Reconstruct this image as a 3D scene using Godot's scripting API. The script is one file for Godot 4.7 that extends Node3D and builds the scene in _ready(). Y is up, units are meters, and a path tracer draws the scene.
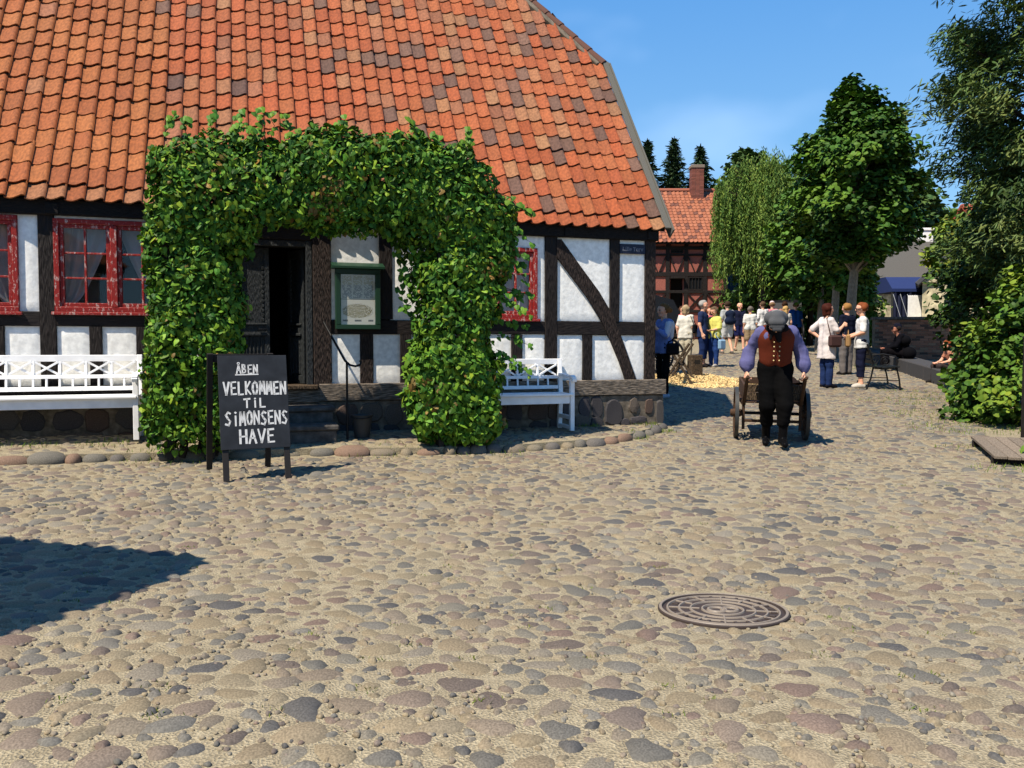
extends Node3D

# A village street: half-timbered house with an ivy arch, a cobbled square and people walking.
# ---------------------------------------------------------------- mesh builder
class MB:
	var v := PackedVector3Array()
	var n := PackedVector3Array()
	var c := PackedColorArray()
	var uv := PackedVector2Array()
	var col := Color.WHITE
	var use_col := false
	var use_uv := false

	func tri(a: Vector3, b: Vector3, d: Vector3, na: Vector3, nb: Vector3, nd: Vector3) -> void:
		var g := (d - a).cross(b - a)
		if g.dot(na + nb + nd) < 0.0:
			v.append(a); v.append(d); v.append(b)
			n.append(na); n.append(nd); n.append(nb)
		else:
			v.append(a); v.append(b); v.append(d)
			n.append(na); n.append(nb); n.append(nd)
		if use_col:
			c.append(col); c.append(col); c.append(col)

	func ftri(a: Vector3, b: Vector3, d: Vector3, out: Vector3) -> void:
		var g := (d - a).cross(b - a)
		if g.dot(out) < 0.0: g = -g
		g = g.normalized()
		tri(a, b, d, g, g, g)

	func quad(a: Vector3, b: Vector3, d: Vector3, e: Vector3, out: Vector3) -> void:
		ftri(a, b, d, out)
		ftri(a, d, e, out)

	# box with chamfered edges
	func box(xf: Transform3D, s: Vector3, b := 0.0) -> void:
		var h := s * 0.5
		if b <= 0.0:
			for ax in 3:
				for sg in [-1.0, 1.0]:
					var p := []
					var u := (ax + 1) % 3
					var w := (ax + 2) % 3
					for k in [[-1, -1], [1, -1], [1, 1], [-1, 1]]:
						var q := Vector3.ZERO
						q[ax] = sg * h[ax]; q[u] = k[0] * h[u]; q[w] = k[1] * h[w]
						p.append(xf * q)
					var o := Vector3.ZERO
					o[ax] = sg
					quad(p[0], p[1], p[2], p[3], xf.basis * o)
			return
		b = minf(b, minf(h.x, minf(h.y, h.z)) * 0.9)
		for ax in 3:
			var u := (ax + 1) % 3
			var w := (ax + 2) % 3
			for sg in [-1.0, 1.0]:
				var p := []
				for k in [[-1, -1], [1, -1], [1, 1], [-1, 1]]:
					var q := Vector3.ZERO
					q[ax] = sg * h[ax]; q[u] = k[0] * (h[u] - b); q[w] = k[1] * (h[w] - b)
					p.append(xf * q)
				var o := Vector3.ZERO
				o[ax] = sg
				quad(p[0], p[1], p[2], p[3], xf.basis * o)
			# edges parallel to ax
			for su in [-1.0, 1.0]:
				for sw in [-1.0, 1.0]:
					var a1 := Vector3.ZERO
					var a2 := Vector3.ZERO
					a1[ax] = -(h[ax] - b); a1[u] = su * h[u]; a1[w] = sw * (h[w] - b)
					a2[ax] = -(h[ax] - b); a2[u] = su * (h[u] - b); a2[w] = sw * h[w]
					var b1 := a1
					var b2 := a2
					b1[ax] = h[ax] - b; b2[ax] = h[ax] - b
					var o := Vector3.ZERO
					o[u] = su; o[w] = sw
					quad(xf * a1, xf * a2, xf * b2, xf * b1, xf.basis * o)
		for sx in [-1.0, 1.0]:
			for sy in [-1.0, 1.0]:
				for sz in [-1.0, 1.0]:
					ftri(xf * Vector3(sx * h.x, sy * (h.y - b), sz * (h.z - b)), xf * Vector3(sx * (h.x - b), sy * h.y, sz * (h.z - b)), xf * Vector3(sx * (h.x - b), sy * (h.y - b), sz * h.z), xf.basis * Vector3(sx, sy, sz))

	# axis aligned box from two corners
	func bx(x0: float, x1: float, y0: float, y1: float, z0: float, z1: float, b := 0.0) -> void:
		box(Transform3D(Basis(), Vector3((x0 + x1) * 0.5, (y0 + y1) * 0.5, (z0 + z1) * 0.5)), Vector3(absf(x1 - x0), absf(y1 - y0), absf(z1 - z0)), b)

	# straight bar of rectangular section from a to b; up gives the direction of h
	func bar(a: Vector3, b: Vector3, w: float, h: float, bev := 0.0, up := Vector3.UP) -> void:
		var z := (b - a).normalized()
		if absf(z.dot(up)) > 0.98: up = Vector3.RIGHT
		var x := up.cross(z).normalized()
		var y := z.cross(x).normalized()
		box(Transform3D(Basis(x, y, z), (a + b) * 0.5), Vector3(w, h, a.distance_to(b)), bev)

	func tube(pts: Array, rad: Array, seg := 8, caps := true) -> void:
		var rings := []
		var last := Vector3.UP
		for i in pts.size():
			var t: Vector3 = (pts[mini(i + 1, pts.size() - 1)] - pts[maxi(i - 1, 0)]).normalized()
			if i == 0:
				last = Vector3.UP if absf(t.y) < 0.9 else Vector3.RIGHT
			var x := last.cross(t).normalized()
			var y := t.cross(x).normalized()
			last = y
			var r: float = rad[mini(i, rad.size() - 1)]
			var ring := []
			for k in seg:
				var a := TAU * k / seg
				var d := x * cos(a) + y * sin(a)
				ring.append([pts[i] + d * r, d])
			rings.append(ring)
		for i in rings.size() - 1:
			for k in seg:
				var k2 := (k + 1) % seg
				var p = rings[i][k]; var q = rings[i][k2]; var r2 = rings[i + 1][k2]; var s = rings[i + 1][k]
				tri(p[0], q[0], r2[0], p[1], q[1], r2[1])
				tri(p[0], r2[0], s[0], p[1], r2[1], s[1])
		if caps:
			for e in [0, rings.size() - 1]:
				var o: Vector3 = (pts[1] - pts[0]) * -1.0 if e == 0 else pts[-1] - pts[-2]
				for k in range(1, seg - 1):
					ftri(rings[e][0][0], rings[e][k][0], rings[e][k + 1][0], o)

	# profile of (radius, height) pairs turned about y
	func lathe(xf: Transform3D, prof: Array, seg := 16) -> void:
		for i in prof.size() - 1:
			var a: Vector2 = prof[i]
			var b: Vector2 = prof[i + 1]
			var d := b - a
			var nn := Vector2(d.y, -d.x).normalized()
			for k in seg:
				var t0 := TAU * k / seg
				var t1 := TAU * (k + 1) / seg
				var c0 := Vector3(cos(t0), 0, sin(t0))
				var c1 := Vector3(cos(t1), 0, sin(t1))
				var p := xf * (c0 * a.x + Vector3.UP * a.y)
				var q := xf * (c1 * a.x + Vector3.UP * a.y)
				var r := xf * (c1 * b.x + Vector3.UP * b.y)
				var s := xf * (c0 * b.x + Vector3.UP * b.y)
				var n0 := (xf.basis * (c0 * nn.x + Vector3.UP * nn.y)).normalized()
				var n1 := (xf.basis * (c1 * nn.x + Vector3.UP * nn.y)).normalized()
				if a.x > 0.0001: tri(p, q, r, n0, n1, n1)
				if b.x > 0.0001: tri(p, r, s, n0, n1, n0)

	# polygon in the local x-y plane, pushed from z0 to z1
	func prism(xf: Transform3D, poly: PackedVector2Array, z0: float, z1: float) -> void:
		var t := Geometry2D.triangulate_polygon(poly)
		for s in [[z0, -1.0], [z1, 1.0]]:
			for i in range(0, t.size(), 3):
				ftri(xf * Vector3(poly[t[i]].x, poly[t[i]].y, s[0]), xf * Vector3(poly[t[i + 1]].x, poly[t[i + 1]].y, s[0]), xf * Vector3(poly[t[i + 2]].x, poly[t[i + 2]].y, s[0]), xf.basis * Vector3(0, 0, s[1] * signf(z1 - z0)))
		var cw := Geometry2D.is_polygon_clockwise(poly)
		for i in poly.size():
			var a := poly[i]
			var b := poly[(i + 1) % poly.size()]
			var d := b - a
			var o := Vector3(d.y, -d.x, 0) * (-1.0 if cw else 1.0)
			quad(xf * Vector3(a.x, a.y, z0), xf * Vector3(b.x, b.y, z0), xf * Vector3(b.x, b.y, z1), xf * Vector3(a.x, a.y, z1), xf.basis * o)

	# rounded lump: a sphere squeezed to s and made uneven
	func lump(xf: Transform3D, s: Vector3, noise: FastNoiseLite, amp: float, seed_at: Vector3, rings := 6, seg := 9, sq := 1.0) -> void:
		var P := []
		for i in rings + 1:
			var th := PI * i / rings
			var row := []
			for k in seg:
				var ph := TAU * k / seg
				var d := Vector3(sin(th) * cos(ph), cos(th), sin(th) * sin(ph))
				var e := Vector3(signf(d.x) * pow(absf(d.x), sq), signf(d.y) * pow(absf(d.y), sq), signf(d.z) * pow(absf(d.z), sq))
				var r := 1.0 + amp * noise.get_noise_3dv(d * 1.3 + seed_at)
				row.append(Vector3(e.x * s.x, e.y * s.y, e.z * s.z) * r)
			P.append(row)
		for i in rings:
			for k in seg:
				var k2 := (k + 1) % seg
				var a: Vector3 = P[i][k]; var b: Vector3 = P[i][k2]; var d2: Vector3 = P[i + 1][k2]; var e2: Vector3 = P[i + 1][k]
				var ns := []
				for q in [a, b, d2, e2]:
					ns.append((xf.basis * Vector3(q.x / (s.x * s.x), q.y / (s.y * s.y), q.z / (s.z * s.z))).normalized())
				if i > 0: tri(xf * a, xf * b, xf * d2, ns[0], ns[1], ns[2])
				if i < rings - 1: tri(xf * a, xf * d2, xf * e2, ns[0], ns[2], ns[3])

	func mesh() -> ArrayMesh:
		var arr := []
		arr.resize(Mesh.ARRAY_MAX)
		arr[Mesh.ARRAY_VERTEX] = v
		arr[Mesh.ARRAY_NORMAL] = n
		if use_col: arr[Mesh.ARRAY_COLOR] = c
		if use_uv: arr[Mesh.ARRAY_TEX_UV] = uv
		var m := ArrayMesh.new()
		m.add_surface_from_arrays(Mesh.PRIMITIVE_TRIANGLES, arr)
		return m

# ---------------------------------------------------------------- naming and tagging
var taken := {}
var rng := RandomNumberGenerator.new()
var fnl := FastNoiseLite.new()
var M := {}

func numbered(parent: Node, called: String) -> String:
	var key := str(parent.get_instance_id()) + "/" + called
	if not taken.has(key):
		taken[key] = 0
		return called
	taken[key] += 1
	return "%s_%03d" % [called, taken[key]]

func put(called: String, mesh: Mesh, mat: Material, parent: Node = self, xf := Transform3D()) -> MeshInstance3D:
	var o := MeshInstance3D.new()
	o.mesh = mesh
	o.material_override = mat
	o.transform = xf
	o.name = numbered(parent, called)
	parent.add_child(o, true)
	return o

func tag(o: Node, label: String, category: String, group := "") -> Node:
	o.set_meta("label", label)
	o.set_meta("category", category)
	if group != "": o.set_meta("group", group)
	return o

func thing(called: String, label: String, category: String, at := Vector3.ZERO, turn := 0.0, group := "") -> Node3D:
	var o := Node3D.new()
	o.name = numbered(self, called)
	add_child(o, true)
	o.position = at
	o.rotation.y = turn
	tag(o, label, category, group)
	return o

func struct(called: String, mesh: Mesh, mat: Material) -> MeshInstance3D:
	var o := put(called, mesh, mat)
	o.set_meta("kind", "structure")
	return o

func stuff(o: Node) -> Node:
	o.set_meta("kind", "stuff")
	return o

# copies of a mesh at many places as one object
func many(called: String, mesh: Mesh, mat: Material, xfs: Array, cols: Array, parent: Node = self) -> MultiMeshInstance3D:
	var mm := MultiMesh.new()
	mm.transform_format = MultiMesh.TRANSFORM_3D
	mm.use_colors = cols.size() > 0
	mm.mesh = mesh
	mm.instance_count = xfs.size()
	var w := 16 if mm.use_colors else 12
	var buf := PackedFloat32Array()
	buf.resize(xfs.size() * w)
	var j := 0
	for i in xfs.size():
		var t: Transform3D = xfs[i]
		buf[j] = t.basis.x.x; buf[j + 1] = t.basis.y.x; buf[j + 2] = t.basis.z.x; buf[j + 3] = t.origin.x
		buf[j + 4] = t.basis.x.y; buf[j + 5] = t.basis.y.y; buf[j + 6] = t.basis.z.y; buf[j + 7] = t.origin.y
		buf[j + 8] = t.basis.x.z; buf[j + 9] = t.basis.y.z; buf[j + 10] = t.basis.z.z; buf[j + 11] = t.origin.z
		if w == 16:
			var q: Color = cols[i]
			buf[j + 12] = q.r; buf[j + 13] = q.g; buf[j + 14] = q.b; buf[j + 15] = 1.0
		j += w
	mm.buffer = buf
	var o := MultiMeshInstance3D.new()
	o.multimesh = mm
	o.material_override = mat
	o.name = numbered(parent, called)
	parent.add_child(o, true)
	o.set_meta("kind", "stuff")
	return o

# ---------------------------------------------------------------- materials
func srgb(r: float, g: float, b: float) -> Color:
	return Color(r / 255.0, g / 255.0, b / 255.0)

func lin(r: float, g: float, b: float) -> Color:
	return srgb(r, g, b).srgb_to_linear()

var texes := {}
# grey seamless noise between lo and hi
func grey(key: String, size: int, freq: float, oct: int, lo: float, hi: float, sd := 1, kind := FastNoiseLite.TYPE_SIMPLEX_SMOOTH, power := 1.0) -> Image:
	var nz := FastNoiseLite.new()
	nz.seed = sd
	nz.noise_type = kind
	nz.frequency = freq
	nz.fractal_octaves = oct
	nz.fractal_gain = 0.55
	var im := nz.get_seamless_image(size, size)
	im.convert(Image.FORMAT_L8)
	var d := im.get_data()
	for i in d.size():
		d[i] = int(clampf(lerpf(lo, hi, pow(d[i] / 255.0, power)), 0.0, 1.0) * 255.0)
	return Image.create_from_data(size, size, false, Image.FORMAT_L8, d)

func tex(key: String, im: Image) -> ImageTexture:
	if not texes.has(key):
		var q := im
		q.convert(Image.FORMAT_RGB8)
		texes[key] = ImageTexture.create_from_image(q)
	return texes[key]

func nrm(key: String, im: Image, strength: float) -> ImageTexture:
	if not texes.has(key):
		var q := Image.new()
		q.copy_from(im)
		q.convert(Image.FORMAT_RGBA8)
		q.bump_map_to_normal_map(strength)
		texes[key] = ImageTexture.create_from_image(q)
	return texes[key]

func mat(c: Color, rough := 0.85, t: Texture2D = null, scale := Vector3.ONE, nt: Texture2D = null, ns := 1.0, world := false) -> StandardMaterial3D:
	var m := StandardMaterial3D.new()
	m.albedo_color = c
	m.roughness = rough
	m.metallic_specular = 0.35
	if t: m.albedo_texture = t
	if nt:
		m.normal_enabled = true
		m.normal_texture = nt
		m.normal_scale = ns
	if t or nt:
		m.uv1_triplanar = true
		m.uv1_world_triplanar = world
		m.uv1_scale = scale
	return m

func vcol(m: StandardMaterial3D) -> StandardMaterial3D:
	m.vertex_color_use_as_albedo = true
	return m

func leafmat(c: Color, rough := 0.5, back := Color(0.25, 0.4, 0.05)) -> StandardMaterial3D:
	var m := mat(c, rough)
	m.vertex_color_use_as_albedo = true
	m.cull_mode = BaseMaterial3D.CULL_DISABLED
	m.backlight_enabled = true
	m.backlight = back
	m.metallic_specular = 0.22
	return m

func make_materials() -> void:
	var mott := grey("a", 512, 0.012, 5, 0.55, 1.0, 3)
	var fine := grey("b", 512, 0.09, 4, 0.62, 1.0, 5)
	var grain := grey("c", 512, 0.16, 3, 0.5, 1.0, 8)
	var cells := grey("d", 512, 0.05, 3, 0.0, 1.0, 11, FastNoiseLite.TYPE_CELLULAR)
	var tm := tex("mott", mott.duplicate())
	var tf := tex("fine", fine.duplicate())
	var tg := tex("grain", grain.duplicate())
	var nm := nrm("nmott", mott, 6.0)
	var nf := nrm("nfine", fine, 4.0)
	var ng := nrm("ngrain", grain, 4.0)
	var nc := nrm("ncell", cells, 3.0)
	# sand: colour noise of several sizes
	var sand := Image.create_empty(1024, 1024, false, Image.FORMAT_RGB8)
	var s1 := grey("s1", 1024, 0.16, 4, 0.0, 1.0, 21)
	var s2 := grey("s2", 1024, 0.02, 4, 0.0, 1.0, 22)
	var d1 := s1.get_data()
	var d2 := s2.get_data()
	var out := PackedByteArray()
	out.resize(1024 * 1024 * 3)
	var ca := srgb(164, 153, 127)
	var cb := srgb(128, 118, 97)
	for i in 1024 * 1024:
		var k := d2[i] / 255.0
		var g := 0.62 + 0.62 * (d1[i] / 255.0)
		out[i * 3] = int(minf(lerpf(cb.r, ca.r, k) * g, 1.0) * 255)
		out[i * 3 + 1] = int(minf(lerpf(cb.g, ca.g, k) * g, 1.0) * 255)
		out[i * 3 + 2] = int(minf(lerpf(cb.b, ca.b, k) * g, 1.0) * 255)
	sand = Image.create_from_data(1024, 1024, false, Image.FORMAT_RGB8, out)
	M.sand = mat(Color.WHITE, 0.95, tex("sand", sand), Vector3(0.45, 0.45, 0.45), nrm("nsand", s1, 5.0), 1.0, true)
	M.cobble = vcol(mat(Color.WHITE, 0.7, tex("cobm", grey("cm", 1024, 0.06, 5, 0.6, 1.1, 24)), Vector3(1.4, 1.4, 1.4), nf, 0.3, true))
	M.kerb = vcol(mat(Color.WHITE, 0.85, texes["cobm"], Vector3(1.2, 1.2, 1.2), nf, 0.8, true))
	M.tile = vcol(mat(Color.WHITE, 0.82, tex("tilem", grey("tl", 512, 0.05, 5, 0.66, 1.12, 23)), Vector3(0.9, 0.9, 0.9), nf, 0.5, true))
	M.plaster = mat(srgb(240, 240, 236), 0.9, tex("plast", grey("p", 512, 0.02, 6, 0.88, 1.03, 31)), Vector3(1.1, 1.1, 1.1), nm, 0.55)
	M.timber = mat(srgb(40, 33, 31), 0.75, tg, Vector3(0.9, 0.07, 0.9), ng, 0.7)
	M.timber_h = mat(srgb(40, 33, 31), 0.75, tg, Vector3(0.07, 0.9, 0.9), ng, 0.7)
	M.timber_worn = mat(srgb(74, 60, 54), 0.8, tex("grainhi", grey("gh", 512, 0.14, 4, 0.1, 1.0, 18)), Vector3(1.1, 0.12, 1.1), ng, 0.9)
	M.sill = mat(srgb(172, 158, 142), 0.88, tex("grainhi2", grey("gh2", 512, 0.12, 4, 0.18, 1.0, 19)), Vector3(0.1, 1.2, 1.2), ng, 1.1)
	M.eave = mat(srgb(30, 26, 25), 0.85, tg, Vector3(0.1, 0.9, 0.9), ng, 1.0)
	M.redpaint = mat(Color.WHITE, 0.6, tex("peel", peel_image()), Vector3(1.3, 0.45, 1.3), nf, 0.5)
	M.whitepaint = mat(srgb(238, 239, 240), 0.5, tex("wp", grey("wp", 256, 0.02, 3, 0.93, 1.0, 41)), Vector3(1, 1, 1))
	M.doorpaint = mat(srgb(52, 56, 58), 0.55, tg, Vector3(1, 0.16, 1), ng, 0.8)
	M.green = mat(srgb(32, 66, 46), 0.45, tf, Vector3(3, 3, 3), nf, 0.3)
	M.iron = mat(srgb(24, 24, 26), 0.5, tf, Vector3(4, 4, 4), nf, 0.3)
	M.castiron = mat(srgb(72, 62, 58), 0.6, tf, Vector3(5, 5, 5), nf, 0.7)
	M.castworn = mat(srgb(154, 142, 128), 0.45, tf, Vector3(5, 5, 5), nf, 0.3)
	M.steel = mat(srgb(66, 68, 68), 0.5, tf, Vector3(3, 3, 3), nf, 0.3)
	M.stone = vcol(mat(Color.WHITE, 0.85, texes["cobm"], Vector3(1.2, 1.2, 1.2), nf, 0.9, true))
	M.mortar = mat(srgb(128, 118, 104), 0.95, tm, Vector3(1.3, 1.3, 1.3), nf, 1.0)
	M.greystone = mat(srgb(100, 96, 92), 0.9, tm, Vector3(1, 1, 1), nf, 0.8)
	M.slate = mat(srgb(40, 43, 48), 0.6, tex("chalkdust", grey("cd", 512, 0.008, 4, 0.72, 1.0, 51)), Vector3(1.5, 1.5, 1.5))
	M.boardwood = mat(srgb(48, 44, 42), 0.6, tg, Vector3(5, 0.8, 5), ng, 0.5)
	M.chalk = mat(srgb(232, 232, 230), 0.95, tex("chalkw", grey("cw", 256, 0.2, 2, 0.72, 1.0, 52)), Vector3(6, 6, 6))
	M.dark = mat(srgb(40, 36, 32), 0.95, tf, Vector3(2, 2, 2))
	M.interior = mat(srgb(120, 110, 96), 0.95, tf, Vector3(2, 2, 2))
	M.curtain = mat(srgb(190, 192, 190), 0.9, tf, Vector3(9, 9, 9))
	M.curtain_white = mat(srgb(214, 214, 210), 0.9, tf, Vector3(9, 9, 9))
	M.curtain.backlight_enabled = true
	M.curtain.backlight = Color(0.4, 0.4, 0.4)
	M.glass = mat(Color(0.10, 0.12, 0.12, 0.06), 0.03)
	M.glass.transparency = BaseMaterial3D.TRANSPARENCY_ALPHA
	M.glass.metallic_specular = 0.35
	M.bark = mat(srgb(146, 138, 124), 0.95, tm, Vector3(5, 1.2, 5), nm, 1.5)
	M.barkdark = mat(srgb(58, 50, 42), 0.95, tm, Vector3(5, 1.2, 5), nm, 1.5)
	M.oldwood = mat(srgb(120, 100, 78), 0.85, tex("grainhi", fine), Vector3(1.2, 0.2, 1.2), ng, 1.2)
	M.deckwood = mat(srgb(132, 118, 104), 0.88, tg, Vector3(1, 1, 0.18), ng, 1.2)
	M.cartwood = mat(srgb(88, 64, 46), 0.8, tg, Vector3(1, 1, 0.2), ng, 1.2)
	M.brick = vcol(mat(Color.WHITE, 0.92, tf, Vector3(4, 4, 4), nf, 0.6))
	M.redbrick = mat(srgb(186, 112, 98), 0.92, tex("redb", grey("rb", 512, 0.06, 4, 0.55, 1.0, 61)), Vector3(0.5, 1.2, 0.5), nf, 0.8)
	M.thatch = mat(srgb(102, 100, 96), 1.0, tex("thatch", grey("th", 512, 0.12, 4, 0.6, 1.0, 62)), Vector3(2.5, 0.35, 0.35), nf, 1.0)
	M.cream = mat(srgb(226, 214, 178), 0.9, tm, Vector3(0.4, 0.4, 0.4))
	M.navycanvas = mat(srgb(40, 58, 112), 0.85, tf, Vector3(2, 2, 2))
	M.leaf = leafmat(Color.WHITE, 0.5, Color(0.22, 0.28, 0.05))
	M.leafdull = leafmat(Color.WHITE, 0.55, Color(0.18, 0.24, 0.06))
	M.skin = vcol(mat(Color.WHITE, 0.6))
	M.skin.subsurf_scatter_enabled = true
	M.skin.subsurf_scatter_strength = 0.15
	M.straw = vcol(mat(Color.WHITE, 0.9))

func cloth(c: Color, rough := 0.9) -> StandardMaterial3D:
	var k := "cloth" + c.to_html()
	if not M.has(k):
		var m := mat(c, rough, texes["fine"], Vector3(7, 7, 7), texes["nfine"], 0.35)
		m.metallic_specular = 0.15
		M[k] = m
	return M[k]

# old red paint, flaked to pale wood in places
func peel_image() -> Image:
	var a := grey("pa", 512, 0.035, 5, 0.0, 1.0, 71)
	var b := grey("pb", 512, 0.2, 3, 0.0, 1.0, 72)
	var da := a.get_data()
	var db := b.get_data()
	var o := PackedByteArray()
	o.resize(512 * 512 * 3)
	var red := srgb(150, 36, 32)
	var bare := srgb(196, 168, 160)
	for i in 512 * 512:
		var t := da[i] / 255.0 * 0.7 + db[i] / 255.0 * 0.3
		var q := red.lerp(bare, 1.0 if t > 0.635 else 0.0) * (0.78 + 0.22 * db[i] / 255.0)
		o[i * 3] = int(q.r * 255)
		o[i * 3 + 1] = int(q.g * 255)
		o[i * 3 + 2] = int(q.b * 255)
	return Image.create_from_data(512, 512, false, Image.FORMAT_RGB8, o)

# ---------------------------------------------------------------- terrain
func ground_y(x: float, z: float) -> float:
	var d := maxf(-z, -3.0)
	var base := 0.046 * d
	if d > 45.0:
		var t := minf((d - 45.0) / 30.0, 1.0)
		base = 0.046 * (45.0 + (t - 0.5 * t * t) * 30.0)
	# a slight hump where the camera stands
	base += 0.2 * exp(-pow((maxf(d, 2.6) - 2.6) / 1.6, 2.0))
	var ex := 0.0233 * 0.5 * (-x + sqrt(x * x + 0.25))
	return base + minf(ex, 0.35) * clampf(1.0 - (-z - 12.0) / 10.0, 0.0, 1.0)

func on_ground(x: float, z: float, up := 0.0) -> Vector3:
	return Vector3(x, ground_y(x, z) + up, z)
# ---------------------------------------------------------------- the near house
const HC := Vector3(2.077, 0.5233, -11.3765)   # front right corner of the house at street level
const YAW := 0.31590
const PITCH := 0.94248                          # 54 degrees
const EAVE_H := 2.705
const EAVE_Z := 0.065
const VERGE := -0.01
const HIP_L := 3.47
const RIDGE_L := 5.53
const LEFT_END := -10.6

func house_point(x: float, y: float, z: float) -> Vector3:
	return HC + Vector3(x, y, z).rotated(Vector3.UP, YAW)

# a bumpy plaster field between timbers
func plaster_field(x0: float, x1: float, y0: float, y1: float, z: float, sd: float, parent: Node) -> void:
	var b := MB.new()
	var nx := maxi(3, int((x1 - x0) / 0.06))
	var ny := maxi(3, int((y1 - y0) / 0.06))
	var g := []
	for j in ny + 1:
		var row := []
		for i in nx + 1:
			var x := lerpf(x0, x1, float(i) / nx)
			var y := lerpf(y0, y1, float(j) / ny)
			var e := 0.0
			if i == 0 or i == nx or j == 0 or j == ny: e = -0.012
			row.append(Vector3(x, y, z + e + 0.007 * fnl.get_noise_2d(x * 9.0 + sd, y * 9.0)))
		g.append(row)
	for j in ny:
		for i in nx:
			var ns := []
			for k in [[i, j], [i + 1, j], [i + 1, j + 1], [i, j + 1]]:
				var a: Vector3 = g[k[1]][maxi(k[0] - 1, 0)]
				var c: Vector3 = g[k[1]][mini(k[0] + 1, nx)]
				var d: Vector3 = g[maxi(k[1] - 1, 0)][k[0]]
				var e: Vector3 = g[mini(k[1] + 1, ny)][k[0]]
				ns.append((c - a).cross(e - d).normalized())
			b.tri(g[j][i], g[j][i + 1], g[j + 1][i + 1], ns[0], ns[1], ns[2])
			b.tri(g[j][i], g[j + 1][i + 1], g[j + 1][i], ns[0], ns[2], ns[3])
	b.bx(x0, x1, y0, y1, z - 0.14, z - 0.025)
	put("plaster_panel", b.mesh(), M.plaster, parent)

func beam(called: String, x0: float, x1: float, y0: float, y1: float, z0: float, z1: float, m: Material, parent: Node) -> MeshInstance3D:
	# a hand-hewn timber: rows of slightly uneven sections
	var b := MB.new()
	var upright := (y1 - y0) > (x1 - x0)
	var len_ := (y1 - y0) if upright else (x1 - x0)
	var n := maxi(2, int(len_ / 0.28))
	var sd := x0 * 13.7 + y0 * 5.1
	var secs := []
	for i in n + 1:
		var t := float(i) / n
		var w := 0.006 * fnl.get_noise_2d(t * len_ * 40.0, sd * 31.0)
		var w2 := 0.006 * fnl.get_noise_2d(t * len_ * 40.0 + 77.0, sd * 31.0)
		var w3 := 0.003 * fnl.get_noise_2d(t * len_ * 40.0 + 177.0, sd * 31.0)
		var bv := 0.008
		var p := []
		if upright:
			var y := lerpf(y0, y1, t)
			for q in [[x0 + w, z0], [x0 + w, z1 - bv + w3], [x0 + w + bv, z1 + w3], [x1 + w2 - bv, z1 + w3], [x1 + w2, z1 - bv + w3], [x1 + w2, z0]]:
				p.append(Vector3(q[0], y, q[1]))
		else:
			var x := lerpf(x0, x1, t)
			for q in [[y0 + w, z0], [y0 + w, z1 - bv + w3], [y0 + w + bv, z1 + w3], [y1 + w2 - bv, z1 + w3], [y1 + w2, z1 - bv + w3], [y1 + w2, z0]]:
				p.append(Vector3(x, q[0], q[1]))
		secs.append(p)
	var mid := Vector3((x0 + x1) * 0.5, (y0 + y1) * 0.5, (z0 + z1) * 0.5)
	for i in n:
		for k in 6:
			var k2 := (k + 1) % 6
			var cc: Vector3 = (secs[i][k] + secs[i][k2] + secs[i + 1][k]) / 3.0 - mid
			if upright: cc.y = 0
			else: cc.x = 0
			b.quad(secs[i][k], secs[i][k2], secs[i + 1][k2], secs[i + 1][k], cc)
	for e in [0, n]:
		var o := (Vector3.UP if upright else Vector3.RIGHT) * (1.0 if e > 0 else -1.0)
		for k in range(1, 5):
			b.ftri(secs[e][0], secs[e][k], secs[e][k + 1], o)
	return put(called, b.mesh(), m, parent)

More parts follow.
